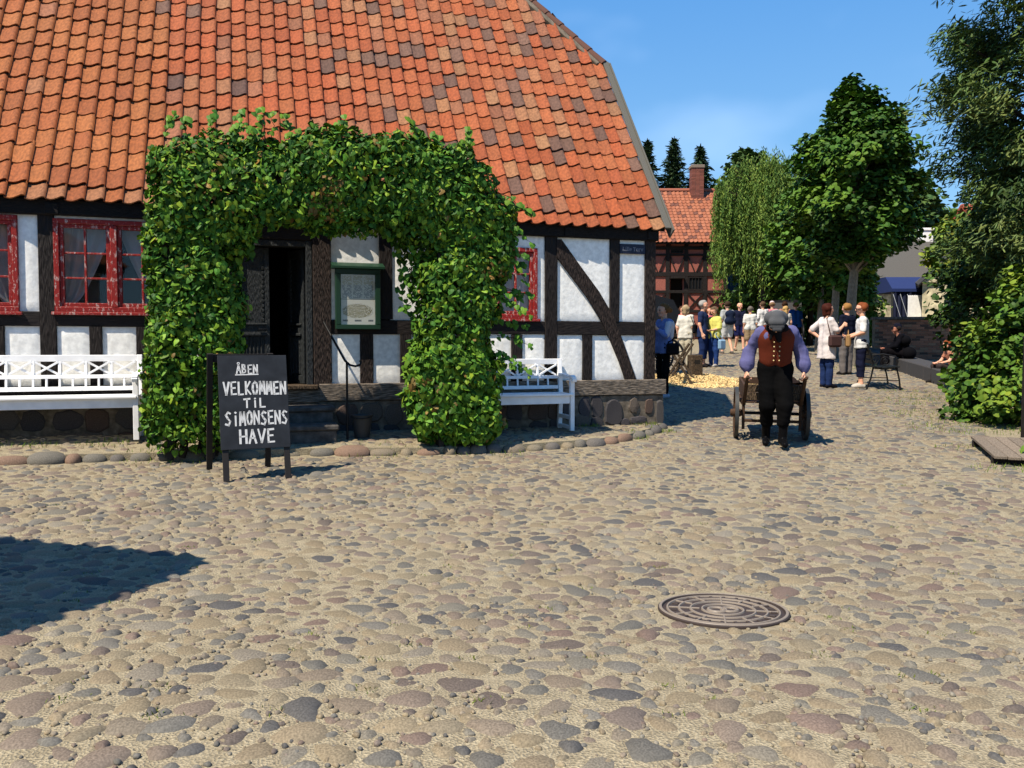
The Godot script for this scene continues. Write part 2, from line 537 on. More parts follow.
func window(house: Node, x0: float, x1: float, y0: float, y1: float, open_curtain: bool) -> void:
	var w := Node3D.new()
	w.name = numbered(house, "window")
	house.add_child(w, true)
	w.position = Vector3((x0 + x1) * 0.5, y0, 0)
	var W := (x1 - x0) * 0.5
	var H := y1 - y0
	var f := MB.new()
	var t := 0.055
	f.bx(-W, W, 0, t, -0.10, 0.034, 0.006)
	f.bx(-W, W, H - t, H, -0.10, 0.032, 0.006)
	f.bx(-W, -W + t, t, H - t, -0.10, 0.033, 0.006)
	f.bx(W - t, W, t, H - t, -0.10, 0.033, 0.006)
	f.bx(-0.035, 0.035, t, H - t, -0.08, 0.036, 0.006)
	put("frame", f.mesh(), M.redpaint, w)
	var sl := MB.new()
	sl.bx(-W - 0.03, W + 0.03, -0.035, -0.002, -0.05, 0.06, 0.006)
	put("sill", sl.mesh(), M.redpaint, w)
	for s in [-1, 1]:
		var a0 := (0.037 if s > 0 else -W + t + 0.002)
		var a1 := (W - t - 0.002 if s > 0 else -0.037)
		var c := MB.new()
		var q := 0.04
		var b0 := t + 0.002
		var b1 := H - t - 0.002
		c.bx(a0, a1, b0, b0 + q, -0.055, 0.012, 0.004)
		c.bx(a0, a1, b1 - q, b1, -0.055, 0.012, 0.004)
		c.bx(a0, a0 + q, b0 + q, b1 - q, -0.055, 0.013, 0.004)
		c.bx(a1 - q, a1, b0 + q, b1 - q, -0.055, 0.013, 0.004)
		put("casement", c.mesh(), M.redpaint, w)
		var xm := (a0 + a1) * 0.5
		var mv := MB.new()
		mv.bx(xm - 0.011, xm + 0.011, b0 + q, b1 - q, -0.045, 0.006, 0.003)
		put("glazing_bar", mv.mesh(), M.redpaint, w)
		var ys := [b0 + q, lerpf(b0 + q, b1 - q, 0.333), lerpf(b0 + q, b1 - q, 0.667), b1 - q]
		for k in [1, 2]:
			var mh := MB.new()
			mh.bx(a0 + q, xm - 0.012, ys[k] - 0.010, ys[k] + 0.010, -0.044, 0.004, 0.003)
			mh.bx(xm + 0.012, a1 - q, ys[k] - 0.010, ys[k] + 0.010, -0.044, 0.004, 0.003)
			put("glazing_bar", mh.mesh(), M.redpaint, w)
		for k in 3:
			for e in [[a0 + q, xm - 0.011], [xm + 0.011, a1 - q]]:
				var g := MB.new()
				g.bx(e[0], e[1], ys[k], ys[k + 1], -0.022, -0.019)
				var tilt := Transform3D(Basis(Vector3.RIGHT, rng.randf_range(-0.006, 0.006)) * Basis(Vector3.UP, rng.randf_range(-0.006, 0.006)), Vector3.ZERO)
				put("pane", g.mesh(), M.glass, w, tilt)
		# a cotton curtain drawn to the side, gathered in folds
		var cu := MB.new()
		var rows := 14
		var cols := 26
		var P := []
		for j in rows + 1:
			var ty := float(j) / rows
			var row := []
			for i in cols + 1:
				var tx := float(i) / cols
				var inner := 1.0
				if open_curtain: inner = 0.32 + 0.68 * pow(clampf((ty - 0.08) / 0.92, 0.0, 1.0), 0.75)
				var x := 0.0
				if s < 0: x = lerpf(a0 - 0.05, lerpf(a0 - 0.05, -0.01, inner), tx)
				else: x = lerpf(a1 + 0.05, lerpf(a1 + 0.05, 0.01, inner), tx)
				row.append(Vector3(x, lerpf(0.03, H - 0.03, ty), (-0.13 if open_curtain else -0.085) + 0.016 * sin(tx * 22.0 + s * 1.3) + 0.01 * sin(tx * 9.0 + ty * 3.0)))
			P.append(row)
		for j in rows:
			for i in cols:
				var nn: Vector3 = ((P[j][i + 1] - P[j][i]).cross(P[j + 1][i] - P[j][i])).normalized()
				if nn.z < 0: nn = -nn
				cu.quad(P[j][i], P[j][i + 1], P[j + 1][i + 1], P[j + 1][i], nn)
		put("curtain", cu.mesh(), M.curtain if open_curtain else M.curtain_white, w)

func tile_mesh(sd: float) -> ArrayMesh:
	# one pantile: x across (pitch 0.19), y up the slope, z out of the roof; lies on its upper end
	var prof := [Vector2(-0.004, 0.010), Vector2(0.022, 0.003), Vector2(0.055, 0.004), Vector2(0.088, 0.013), Vector2(0.120, 0.028), Vector2(0.145, 0.040), Vector2(0.164, 0.045), Vector2(0.181, 0.041), Vector2(0.192, 0.026), Vector2(0.196, 0.004)]
	var b := MB.new()
	var low := []
	var up := []
	var ns := []
	for i in prof.size():
		var p: Vector2 = prof[i]
		var bend := 0.004 * sin(sd + p.x * 20.0)
		low.append(Vector3(p.x + 0.002 * sin(sd * 3.0), bend - 0.020 * (1.0 - pow((p.x - 0.085) / 0.1, 2.0)), p.y + 0.020))
		up.append(Vector3(p.x, 0.345, p.y - 0.003))
		var q: Vector2 = prof[mini(i + 1, prof.size() - 1)] - prof[maxi(i - 1, 0)]
		ns.append(Vector3(-q.y, 0.05, q.x).normalized())
	for i in prof.size() - 1:
		b.tri(low[i], low[i + 1], up[i + 1], ns[i], ns[i + 1], ns[i + 1])
		b.tri(low[i], up[i + 1], up[i], ns[i], ns[i + 1], ns[i])
		var d0: Vector3 = low[i] - Vector3(0, 0, 0.016)
		var d1: Vector3 = low[i + 1] - Vector3(0, 0, 0.016)
		b.quad(low[i], low[i + 1], d1, d0, Vector3(0, -1, 0))
	var e := prof.size() - 1
	b.quad(low[e], up[e], up[e] - Vector3(0, 0, 0.012), low[e] - Vector3(0, 0, 0.016), Vector3(1, 0, 0))
	return b.mesh()

func tile_colour(x: float) -> Color:
	var old := clampf((x + 7.2) / 2.6, 0.0, 1.0)
	var r := rng.randf()
	var c := srgb(142, 80, 44).lerp(srgb(150, 92, 52), rng.randf())
	if r < 0.02 + 0.13 * old: c = srgb(94, 70, 60).lerp(srgb(112, 84, 70), rng.randf())
	elif r < 0.03 + 0.30 * old: c = srgb(128, 80, 58).lerp(srgb(140, 92, 66), rng.randf())
	elif r < 0.05 + 0.38 * old: c = srgb(146, 98, 68).lerp(srgb(142, 104, 74), rng.randf())
	elif old > 0.3: c = srgb(148, 76, 44).lerp(srgb(152, 88, 54), rng.randf())
	c = c * rng.randf_range(0.93, 1.06)
	c.a = 1.0
	return c.srgb_to_linear()

func build_house() -> void:
	var house := thing("half_timbered_house", "long half-timbered house with white panels, black timbers and orange pantile roof", "house", HC, YAW)
	# --- foundation
	var fb := MB.new()
	fb.bx(LEFT_END, -0.02, -0.5, 0.452, -0.45, 0.045, 0.01)
	fb.bx(-0.45, -0.022, -0.5, 0.451, -6.0, -0.452)
	put("foundation", fb.mesh(), M.mortar, house)
	var stones := [[-1.19, 0.30, 0.09, 0.15], [-1.01, 0.30, 0.09, 0.15], [-0.77, 0.22, 0.13, 0.19], [-0.47, 0.31, 0.075, 0.115], [-0.24, 0.30, 0.065, 0.11], [-0.40, 0.10, 0.12, 0.065], [-1.22, 0.11, 0.12, 0.10], [-0.08, 0.20, 0.06, 0.20], [-1.42, 0.27, 0.09, 0.15], [-1.02, 0.09, 0.09, 0.09], [-0.60, 0.08, 0.07, 0.06]]
	var x := -1.62
	while x > LEFT_END + 0.2:
		var w := rng.randf_range(0.09, 0.16)
		stones.append([x, 0.30 + rng.randf_range(-0.03, 0.02), w, rng.randf_range(0.11, 0.15)])
		stones.append([x + rng.randf_range(-0.05, 0.05), 0.06 + rng.randf_range(-0.02, 0.02), w * 0.95, 0.10])
		x -= w * 2.0 + 0.035
	var pal := [lin(88, 84, 82), lin(70, 68, 70), lin(102, 92, 84), lin(78, 74, 76), lin(94, 78, 70)]
	for s in stones:
		var b := MB.new()
		b.use_col = true
		b.col = pal[rng.randi() % 5]
		var ring := []
		var seg := 13
		for k2 in seg:
			var a := TAU * k2 / seg + rng.randf_range(-0.12, 0.12)
			var sq := 1.0 / pow(pow(absf(cos(a)), 3.2) + pow(absf(sin(a)), 3.2), 1.0 / 3.2) * rng.randf_range(0.86, 1.10)
			ring.append(Vector3(cos(a) * sq * s[2], sin(a) * sq * s[3], 0))
		var mid := Vector3(rng.randf_range(-0.02, 0.02), rng.randf_range(-0.02, 0.02), rng.randf_range(0.016, 0.03))
		var lv := [[1.0, -0.03], [0.98, 0.004], [0.86, 0.016 + rng.randf() * 0.008]]
		for li in 2:
			for k2 in seg:
				var p0: Vector3 = ring[k2]
				var p1: Vector3 = ring[(k2 + 1) % seg]
				b.quad(p0 * lv[li][0] + Vector3(0, 0, lv[li][1]), p1 * lv[li][0] + Vector3(0, 0, lv[li][1]), p1 * lv[li + 1][0] + Vector3(0, 0, lv[li + 1][1]), p0 * lv[li + 1][0] + Vector3(0, 0, lv[li + 1][1]), p0 + Vector3(0, 0, 0.05))
		for k2 in seg:
			b.ftri(ring[k2] * 0.86 + Vector3(0, 0, lv[2][1]), ring[(k2 + 1) % seg] * 0.86 + Vector3(0, 0, lv[2][1]), mid, Vector3.BACK)
		put("foundation_stone", b.mesh(), M.stone, house, Transform3D(Basis(), Vector3(s[0], s[1], 0.045)))
	# --- sill
	beam("sill_beam", -4.62, 0.0, 0.455, 0.66, -0.2, 0.075, M.sill, house)
	beam("sill_beam", LEFT_END, -5.66, 0.455, 0.68, -0.2, 0.072, M.timber_h, house)
	beam("sill_beam", -5.66, -4.62, 0.44, 0.60, -0.2, 0.070, M.sill, house)
	# --- posts: x0, x1, y0, y1
	for p in [[-0.30, -0.14, 0.66, 2.53], [-0.82, -0.68, 1.44, 2.53], [-1.74, -1.57, 0.66, 2.53], [-1.21, -1.07, 0.66, 1.26], [-2.20, -2.05, 0.66, 1.26], [-3.12, -2.96, 0.66, 2.53], [-2.66, -2.52, 0.66, 1.26], [-3.89, -3.73, 1.44, 2.53], [-3.64, -3.50, 0.66, 1.26], [-4.13, -3.97, 0.66, 1.26], [-5.83, -5.64, 0.66, 2.53], [-6.24, -6.07, 0.68, 2.53], [-7.57, -7.41, 0.68, 2.53], [-7.09, -6.96, 0.68, 1.33], [-6.62, -6.49, 0.68, 1.33], [-8.05, -7.91, 0.68, 1.33], [-8.52, -8.38, 0.68, 1.33], [-9.09, -8.92, 0.68, 2.53], [-9.75, -9.60, 0.68, 2.53], [-10.6, -10.45, 0.68, 2.53]]:
		beam("post", p[0], p[1], p[2], p[3], -0.15, 0.026 + rng.randf() * 0.006, M.timber_worn if p[0] > -5.0 and rng.randf() < 0.5 else M.timber, house)
	beam("door_post", -4.68, -4.47, 0.60, 2.53, -0.15, 0.045, M.timber_worn, house)
	# --- rails
	beam("rail", -1.57, -0.30, 1.26, 1.44, -0.14, 0.024, M.timber_h, house)
	beam("rail", -2.96, -1.74, 1.265, 1.435, -0.14, 0.022, M.timber_h, house)
	beam("rail", -4.47, -3.12, 1.255, 1.43, -0.14, 0.023, M.timber_h, house)
	beam("rail", -6.07, -5.83, 1.33, 1.49, -0.14, 0.023, M.timber_h, house)
	beam("rail", -7.41, -6.24, 1.33, 1.488, -0.14, 0.022, M.timber_h, house)
	beam("rail", -8.92, -7.57, 1.33, 1.492, -0.14, 0.024, M.timber_h, house)
	beam("rail", -10.45, -9.09, 1.33, 1.49, -0.14, 0.023, M.timber_h, house)
	beam("wall_plate", LEFT_END, -0.12, 2.53, 2.70, -0.16, 0.06, M.eave, house)
	beam("door_lintel", -5.64, -4.68, 2.36, 2.53, -0.15, 0.03, M.timber_h, house)
	# --- curved brace at the right
	var br := MB.new()
	var le := PackedVector2Array([Vector2(-1.585, 2.27), Vector2(-1.40, 2.05), Vector2(-1.16, 1.76), Vector2(-0.94, 1.44), Vector2(-0.80, 1.16), Vector2(-0.68, 0.90), Vector2(-0.585, 0.655)])
	var re := PackedVector2Array([Vector2(-0.425, 0.655), Vector2(-0.53, 0.92), Vector2(-0.64, 1.20), Vector2(-0.765, 1.50), Vector2(-0.98, 1.83), Vector2(-1.25, 2.16), Vector2(-1.52, 2.50), Vector2(-1.585, 2.50)])
	le.append_array(re)
	br.prism(Transform3D(), le, -0.10, 0.040)
	put("brace", br.mesh(), M.timber_worn, house)
	# --- plaster panels: x0, x1, y0, y1
	var k := 0.0
	for p in [[-0.70, -0.28, 1.43, 2.54], [-1.59, -0.80, 1.43, 2.54], [-1.85, -1.72, 1.43, 2.54], [-0.60, -0.28, 0.65, 1.27], [-1.09, -0.55, 0.65, 1.27], [-1.59, -1.19, 0.65, 1.27], [-2.07, -1.72, 0.65, 1.27], [-2.54, -2.18, 0.65, 1.27], [-2.98, -2.64, 0.65, 1.27], [-2.98, -1.83, 2.37, 2.54], [-3.75, -3.10, 1.42, 2.54], [-4.49, -3.87, 1.42, 2.54], [-3.52, -3.10, 0.65, 1.27], [-3.99, -3.62, 0.65, 1.27], [-4.49, -4.11, 0.65, 1.27], [-6.09, -5.81, 1.48, 2.54], [-6.09, -5.81, 0.67, 1.34], [-6.51, -6.22, 0.67, 1.34], [-6.98, -6.60, 0.67, 1.34], [-7.43, -7.07, 0.67, 1.34], [-7.43, -6.22, 2.50, 2.54], [-7.76, -7.55, 1.48, 2.54], [-7.93, -7.55, 0.67, 1.34], [-8.40, -8.03, 0.67, 1.34], [-8.94, -8.50, 0.67, 1.34], [-8.94, -7.75, 2.52, 2.54], [-9.62, -9.07, 0.67, 2.54], [-10.47, -9.73, 0.67, 2.54]]:
		plaster_field(p[0], p[1], p[2], p[3], 0.004, k, house)
		k += 17.0
	# --- windows
	window(house, -7.42, -6.23, 1.49, 2.50, true)
	window(house, -8.93, -7.76, 1.485, 2.515, true)
	window(house, -2.96, -1.845, 1.465, 2.375, false)
	# --- other walls, floors and the rooms behind
	var wl := MB.new()
	wl.prism(Transform3D(Basis(Vector3.UP, PI / 2), Vector3(-0.36, 0, 0)), PackedVector2Array([Vector2(0.12, 0.5), Vector2(6.0, 0.5), Vector2(6.0, 2.6), Vector2(4.05, 5.35), Vector2(1.95, 5.35), Vector2(0.12, 2.75)]), 0.0, 0.2)
	put("gable_wall", wl.mesh(), M.plaster, house)
	for p in [[-0.08, 0.5, 2.6], [-1.5, 0.5, 4.5], [-3.0, 0.5, 5.3], [-4.5, 0.5, 4.5], [-5.92, 0.5, 2.5]]:
		var gb := MB.new()
		gb.bx(-0.16, -0.135, p[1], p[2], p[0] - 0.08, p[0] + 0.075, 0.006)
		put("gable_post", gb.mesh(), M.timber, house)
	for p in [1.35, 2.6]:
		var gb := MB.new()
		gb.bx(-0.159, -0.132, p - 0.08, p + 0.08, -5.9, -0.2, 0.006)
		put("gable_rail", gb.mesh(), M.timber, house)
	var bw := MB.new()
	bw.bx(LEFT_END, -0.3, -0.5, 2.7, -6.2, -6.0)
	bw.bx(LEFT_END - 0.15, LEFT_END, -0.5, 2.7, -6.0, 0.0)
	bw.prism(Transform3D(Basis(Vector3.UP, PI / 2), Vector3(LEFT_END - 0.15, 0, 0)), PackedVector2Array([Vector2(0.0, 2.7), Vector2(6.0, 2.7), Vector2(3.0, 6.9)]), 0.0, 0.15)
	put("back_wall", bw.mesh(), M.plaster, house)
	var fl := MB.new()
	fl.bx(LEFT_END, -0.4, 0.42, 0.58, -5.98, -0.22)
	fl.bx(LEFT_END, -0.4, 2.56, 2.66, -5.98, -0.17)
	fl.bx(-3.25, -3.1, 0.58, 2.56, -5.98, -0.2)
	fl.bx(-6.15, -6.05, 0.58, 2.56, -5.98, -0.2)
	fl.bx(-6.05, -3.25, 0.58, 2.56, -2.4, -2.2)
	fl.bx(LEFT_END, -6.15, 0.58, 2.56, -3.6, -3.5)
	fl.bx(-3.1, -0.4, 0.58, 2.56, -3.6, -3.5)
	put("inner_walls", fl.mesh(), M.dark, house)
	# --- roof
	var roof := Node3D.new()
	roof.name = "roof"
	house.add_child(roof, true)
	var cp := cos(PITCH)
	var sp := sin(PITCH)
	var slope := func(xx: float, l: float, out: float) -> Vector3:
		return Vector3(xx, EAVE_H + l * sp + out * cp, EAVE_Z - l * cp + out * sp)
	var hipx := func(l: float) -> float:
		return VERGE - maxf(0.0, l - HIP_L) * 0.594
	var dk := MB.new()
	for side in [0, 1]:
		var pts := []
		for q in [[LEFT_END - 0.3, -0.02], [VERGE - 0.02, -0.02], [VERGE - 0.02, HIP_L], [VERGE - 1.24, RIDGE_L], [LEFT_END - 0.3, RIDGE_L]]:
			var a: Vector3 = slope.call(q[0], q[1], -0.01)
			var b2: Vector3 = slope.call(q[0], q[1], -0.045)
			if side == 1:
				a.z = -6.0 - a.z
				b2.z = -6.0 - b2.z
			pts.append([a, b2])
		var o := Vector3(0, cp, sp * (1.0 if side == 0 else -1.0))
		for i in range(1, 4):
			dk.ftri(pts[0][0], pts[i][0], pts[i + 1][0], o)
			dk.ftri(pts[0][1], pts[i][1], pts[i + 1][1], -o)
		for i in 5:
			var j := (i + 1) % 5
			dk.quad(pts[i][0], pts[j][0], pts[j][1], pts[i][1], (pts[i][0] + pts[j][0]) * 0.5 - Vector3(-5, 4, -3))
	# soffit boards behind the eave
	dk.bx(LEFT_END - 0.28, VERGE - 0.03, EAVE_H - 0.035, EAVE_H - 0.012, 0.0, EAVE_Z - 0.005)
	# half hip
	var h0: Vector3 = slope.call(VERGE + 0.03, HIP_L, 0.0)
	var h1: Vector3 = slope.call(VERGE - 1.22, RIDGE_L, 0.0)
	var h2 := Vector3(h0.x, h0.y, -6.0 - h0.z)
	dk.ftri(h0, h1, h2, Vector3(1, 0.6, 0))
	dk.ftri(h0 + Vector3(-0.05, -0.05, 0), h1 + Vector3(-0.05, -0.05, 0), h2 + Vector3(-0.05, -0.05, 0), Vector3(-1, -0.6, 0))
	put("roof_boards", dk.mesh(), M.eave, roof)
	# tiles
	var variants := [tile_mesh(0.3), tile_mesh(1.9), tile_mesh(3.1), tile_mesh(4.4)]
	var near := []
	var basis_front := Basis(Vector3.RIGHT, Vector3(0, sp, -cp), Vector3(0, cp, sp))
	var cam := HC * -1.0
	var all := []
	var pitch_x := 0.19
	var ncol := int((VERGE - LEFT_END + 0.3) / pitch_x)
	for row in 19:
		var l := -0.035 if row == 0 else 0.19 + (row - 1) * 0.295
		if l > RIDGE_L - 0.12: break
		for cidx in ncol:
			var px := VERGE - 0.055 - pitch_x * (cidx + 1)
			if px + pitch_x * 0.72 > hipx.call(l + 0.30) - 0.03: continue
			var jx := rng.randf_range(-0.006, 0.006)
			var jl := rng.randf_range(-0.014, 0.014) + 0.012 * sin(px * 1.7 + row)
			var sag := 0.018 * fnl.get_noise_2d(px * 14.0, l * 14.0)
			var bs := basis_front * Basis(Vector3.BACK, rng.randf_range(-0.022, 0.022)) * Basis(Vector3.RIGHT, rng.randf_range(-0.014, 0.014))
			if row == 0: bs = basis_front * Basis(Vector3.RIGHT, -0.07)
			var xf := Transform3D(bs, slope.call(px + jx, l + jl, 0.004 + sag))
			var w := house_point(xf.origin.x, xf.origin.y, xf.origin.z)
			var dist := w.distance_to(Vector3(0, 1.65, 0))
			var seen := 1.0
			if px < -8.45: seen = 3.0
			if w.z != 0.0 and l > 3.6 + 0.18 * (px + 8.3) + 0.4: seen = 3.0
			# tiles behind the ivy arch
			if px > -6.2 and px < -2.7 and l < 0.55: seen = 2.0
			all.append([dist * seen, xf, tile_colour(px), rng.randi() % 4])
	all.sort_custom(func(a, b): return a[0] < b[0])
	var cmesh := {}
	var zcount := [0, 0, 0, 0]
	var rest := []
	var restc := []
	for i in all.size():
		if i < 300:
			# share meshes between tiles of like colour: a palette of 28 tinted copies
			var zone := clampi(int((all[i][1].origin.x + 8.6) / 2.2), 0, 3)
			var slot: int = zcount[zone] % 24
			zcount[zone] += 1
			var key := zone * 100 + slot
			if not cmesh.has(key):
				var am: ArrayMesh = variants[all[i][3]]
				var arr := am.surface_get_arrays(0)
				var cc := PackedColorArray()
				cc.resize(arr[Mesh.ARRAY_VERTEX].size())
				cc.fill(all[i][2])
				arr[Mesh.ARRAY_COLOR] = cc
				var m2 := ArrayMesh.new()
				m2.add_surface_from_arrays(Mesh.PRIMITIVE_TRIANGLES, arr)
				cmesh[key] = m2
			var pick := zone * 100 + rng.randi() % mini(24, zcount[zone])
			put("roof_tile", cmesh[pick], M.tile, roof, all[i][1])
		else:
			rest.append(all[i][1])
			restc.append(all[i][2])
	# back slope and hip slope
	for row in 18:
		for cidx in ncol - 2:
			var l := 0.2 + row * 0.295
			var px := VERGE - 0.1 - pitch_x * (cidx + 1)
			if px > hipx.call(l + 0.2): continue
			var a: Vector3 = slope.call(px, l, 0.004)
			a.z = -6.0 - a.z
			rest.append(Transform3D(Basis(Vector3.LEFT, Vector3(0, sp, cp), Vector3(0, cp, -sp)), a + Vector3(pitch_x, 0, 0)))
			restc.append(tile_colour(px))
	var up_hip := (h1 - (h0 + h2) * 0.5).normalized()
	var hz := Vector3(0, 0, -1)
	var hb := Basis(hz, up_hip, hz.cross(up_hip))
	for row in 8:
		for cidx in 14:
			var l := row * 0.295
			var half := (h0.z - h2.z) * 0.5 * (1.0 - l / h1.distance_to((h0 + h2) * 0.5))
			var zz := -3.0 + 0.19 * 7 - cidx * 0.19
			if absf(zz + 3.0) > half or absf(zz - 0.19 + 3.0) > half: continue
			rest.append(Transform3D(hb, Vector3(h0.x, h0.y, zz) + up_hip * (l - 0.06)))
			restc.append(tile_colour(-1.0))
	many("roof_tiles", variants[1], M.tile, rest, restc, roof)
	# hip and ridge tiles bedded in mortar
	var rt := MB.new()
	for i in 9:
		var t := PI * i / 8.0
		pass
	var prof := []
	for i in 7:
		var t := PI * i / 6.0
		prof.append(Vector2(cos(t) * 0.085, sin(t) * 0.075))
	for i in 6:
		var a: Vector2 = prof[i]
		var b3: Vector2 = prof[i + 1]
		rt.tri(Vector3(a.x * 1.12, a.y * 1.12, 0), Vector3(b3.x * 1.12, b3.y * 1.12, 0), Vector3(b3.x * 0.92, b3.y * 0.92, -0.40), Vector3(a.x, a.y, 0).normalized(), Vector3(b3.x, b3.y, 0).normalized(), Vector3(b3.x, b3.y, 0).normalized())
		rt.tri(Vector3(a.x * 1.12, a.y * 1.12, 0), Vector3(b3.x * 0.92, b3.y * 0.92, -0.40), Vector3(a.x * 0.92, a.y * 0.92, -0.40), Vector3(a.x, a.y, 0).normalized(), Vector3(b3.x, b3.y, 0).normalized(), Vector3(a.x, a.y, 0).normalized())
		rt.quad(Vector3(a.x * 1.12, a.y * 1.12, 0), Vector3(b3.x * 1.12, b3.y * 1.12, 0), Vector3(b3.x * 0.9, b3.y * 0.9, 0), Vector3(a.x * 0.9, a.y * 0.9, 0), Vector3.BACK)
	var rtm := rt.mesh()
	var hm := mat(srgb(112, 78, 66), 0.85, texes["fine"], Vector3(4, 4, 4), texes["nfine"], 0.6)
	var dirh := (h1 - h0).normalized()
	var outh := Vector3(0.5, cp + 0.5, sp * 0.5).normalized()
	var xh := outh.cross(-dirh).normalized()
	var yh := (-dirh).cross(xh).normalized()
	for side in [0, 1]:
		for i in 8:
			var p := h0.lerp(h1, (i + 0.0) / 7.2) + yh * -0.005 + Vector3(-0.05, 0.0, 0.0)
			var bb := Basis(xh, yh, -dirh)
			if side == 1:
				p.z = -6.0 - p.z
				var d2 := Vector3(dirh.x, dirh.y, -dirh.z)
				var y2 := Vector3(yh.x, yh.y, -yh.z)
				bb = Basis(y2.cross(-d2), y2, -d2)
			put("hip_tile", rtm, hm, roof, Transform3D(bb, p))
	for i in 28:
		put("ridge_tile", rtm, hm, roof, Transform3D(Basis(Vector3.UP, PI / 2), Vector3(h1.x - 0.05 - i * 0.34, h1.y + 0.02, -3.0)))
	var mo := MB.new()
	mo.bar(h0 + Vector3(-0.125, 0.0, 0.02), h1 + Vector3(-0.125, 0.0, 0.02), 0.15, 0.06, 0.01, Vector3(0, cp, sp))
	put("hip_mortar", mo.mesh(), M.mortar, roof)
	# wind board on the verge
	for side in [0, 1]:
		var a: Vector3 = slope.call(VERGE + 0.0, -0.05, 0.045)
		var b4: Vector3 = slope.call(VERGE + 0.0, HIP_L + 0.02, 0.045)
		var wb := MB.new()
		if side == 1:
			a.z = -6.0 - a.z
			b4.z = -6.0 - b4.z
		wb.bar(a, b4, 0.10, 0.03, 0.004, Vector3(0, cp, sp if side == 0 else -sp))
		wb.bar(a + Vector3(0.05, -0.07, 0), b4 + Vector3(0.05, -0.07, 0), 0.025, 0.16, 0.004, Vector3(0, cp, sp if side == 0 else -sp))
		put("verge_board", wb.mesh(), mat(srgb(120, 118, 110), 0.9, texes["grain"], Vector3(6, 1, 1), texes["ngrain"], 1.0), roof)
	# eave beam ends
	for i in 9:
		var b5 := MB.new()
		var xx := -0.22 - i * 1.2
		b5.bx(xx - 0.07, xx + 0.07, 2.535, 2.655, 0.05, 0.078, 0.008)
		put("beam_end", b5.mesh(), M.eave, house)
	build_door(house)
	# street sign under the eave
	var sg := MB.new()
	sg.bx(-0.685, -0.31, 2.345, 2.475, 0.028, 0.040, 0.004)
	var sign_ := put("street_sign", sg.mesh(), mat(srgb(22, 26, 48), 0.35), house)
	sign_.set_meta("label", "small dark blue enamel sign with pale script under the eave")
	var tm := TextMesh.new()
	var sf := SystemFont.new()
	sf.font_names = PackedStringArray(["Droid Serif"])
	sf.font_italic = true
	tm.font = sf
	tm.text = "Lille Torv"
	tm.font_size = 32
	tm.pixel_size = 0.0021
	tm.depth = 0.003
	put("lettering", tm, mat(srgb(120, 124, 136), 0.5), sign_, Transform3D(Basis(), Vector3(-0.4975, 2.405, 0.0420)))

func build_door(house: Node) -> void:
	var dr := MB.new()
	dr.bx(-5.64, -5.58, 0.60, 2.36, -0.14, 0.02, 0.008)
	dr.bx(-4.76, -4.685, 0.60, 2.36, -0.14, 0.025, 0.008)
	dr.bx(-5.58, -4.76, 2.28, 2.358, -0.14, 0.02, 0.008)
	put("door_frame", dr.mesh(), M.doorpaint, house)
	var th := MB.new()
	th.bx(-5.62, -4.63, 0.602, 0.655, -0.2, 0.14, 0.01)
	put("threshold", th.mesh(), M.oldwood, house)
	for s in [0, 1]:
		var d := Node3D.new()
		d.name = numbered(house, "door")
		house.add_child(d, true)
		d.position = Vector3(-5.575, 0.66, -0.06) if s == 0 else Vector3(-4.765, 0.66, -0.09)
		d.rotation.y = 0.03 if s == 0 else -1.15
		var sg := 1.0 if s == 0 else -1.0
		var W := 0.40
		var H := 1.61
		var b := MB.new()
		var seg := func(a0: float, a1: float, y0: float, y1: float, z0: float, z1: float, bev: float) -> void:
			b.bx(minf(a0 * sg, a1 * sg), maxf(a0 * sg, a1 * sg), y0, y1, z0, z1, bev)
		seg.call(0.0, 0.07, 0.0, H, -0.022, 0.022, 0.004)
		seg.call(W - 0.06, W, 0.0, H, -0.022, 0.022, 0.004)
		seg.call(0.07, W - 0.06, 0.0, 0.10, -0.021, 0.021, 0.004)
		seg.call(0.07, W - 0.06, 0.58, 0.72, -0.021, 0.021, 0.004)
		seg.call(0.07, W - 0.06, H - 0.1, H, -0.021, 0.021, 0.004)
		seg.call(0.07, W - 0.06, 0.10, 0.58, -0.01, 0.004, 0.0)
		seg.call(0.07, W - 0.06, 0.72, H - 0.1, -0.01, 0.004, 0.0)
		put("leaf", b.mesh(), M.doorpaint, d)
		for i in 6:
			var fl := MB.new()
			var xx := sg * (0.092 + i * 0.0425)
			fl.tube([Vector3(xx, 0.12, 0.004), Vector3(xx, 0.56, 0.004)], [0.014], 6)
			put("reeding", fl.mesh(), M.doorpaint, d)
		var ln := MB.new()
		ln.bx(minf(0.05 * sg, (W - 0.03) * sg), maxf(0.05 * sg, (W - 0.03) * sg), 0.575, 0.61, 0.02, 0.05, 0.006)
		ln.bx(minf(0.05 * sg, (W - 0.03) * sg), maxf(0.05 * sg, (W - 0.03) * sg), 0.70, 0.725, 0.02, 0.042, 0.006)
		for i in 13:
			var y := 0.745 + i * 0.055
			var q := sg * (W - 0.075)
			ln.bx(q - 0.012, q + 0.012, y, y + 0.034, 0.004, 0.028, 0.003)
		put("moulding", ln.mesh(), M.doorpaint, d)
		var hd := MB.new()
		hd.tube([Vector3(sg * (W - 0.03), 0.65, 0.02), Vector3(sg * (W - 0.03), 0.65, 0.06), Vector3(sg * (W - 0.13), 0.65, 0.06)], [0.009], 6)
		put("handle", hd.mesh(), M.iron, d)
# ---------------------------------------------------------------- ground, pavement, cobbles
const KERB := [[-10.6, 0.95], [-7.3, 0.95], [-6.0, 1.0], [-4.6, 1.02], [-3.6, 1.2], [-2.5, 1.22], [-1.5, 1.1], [-0.9, 0.85], [-0.45, 0.5], [-0.1, 0.16]]

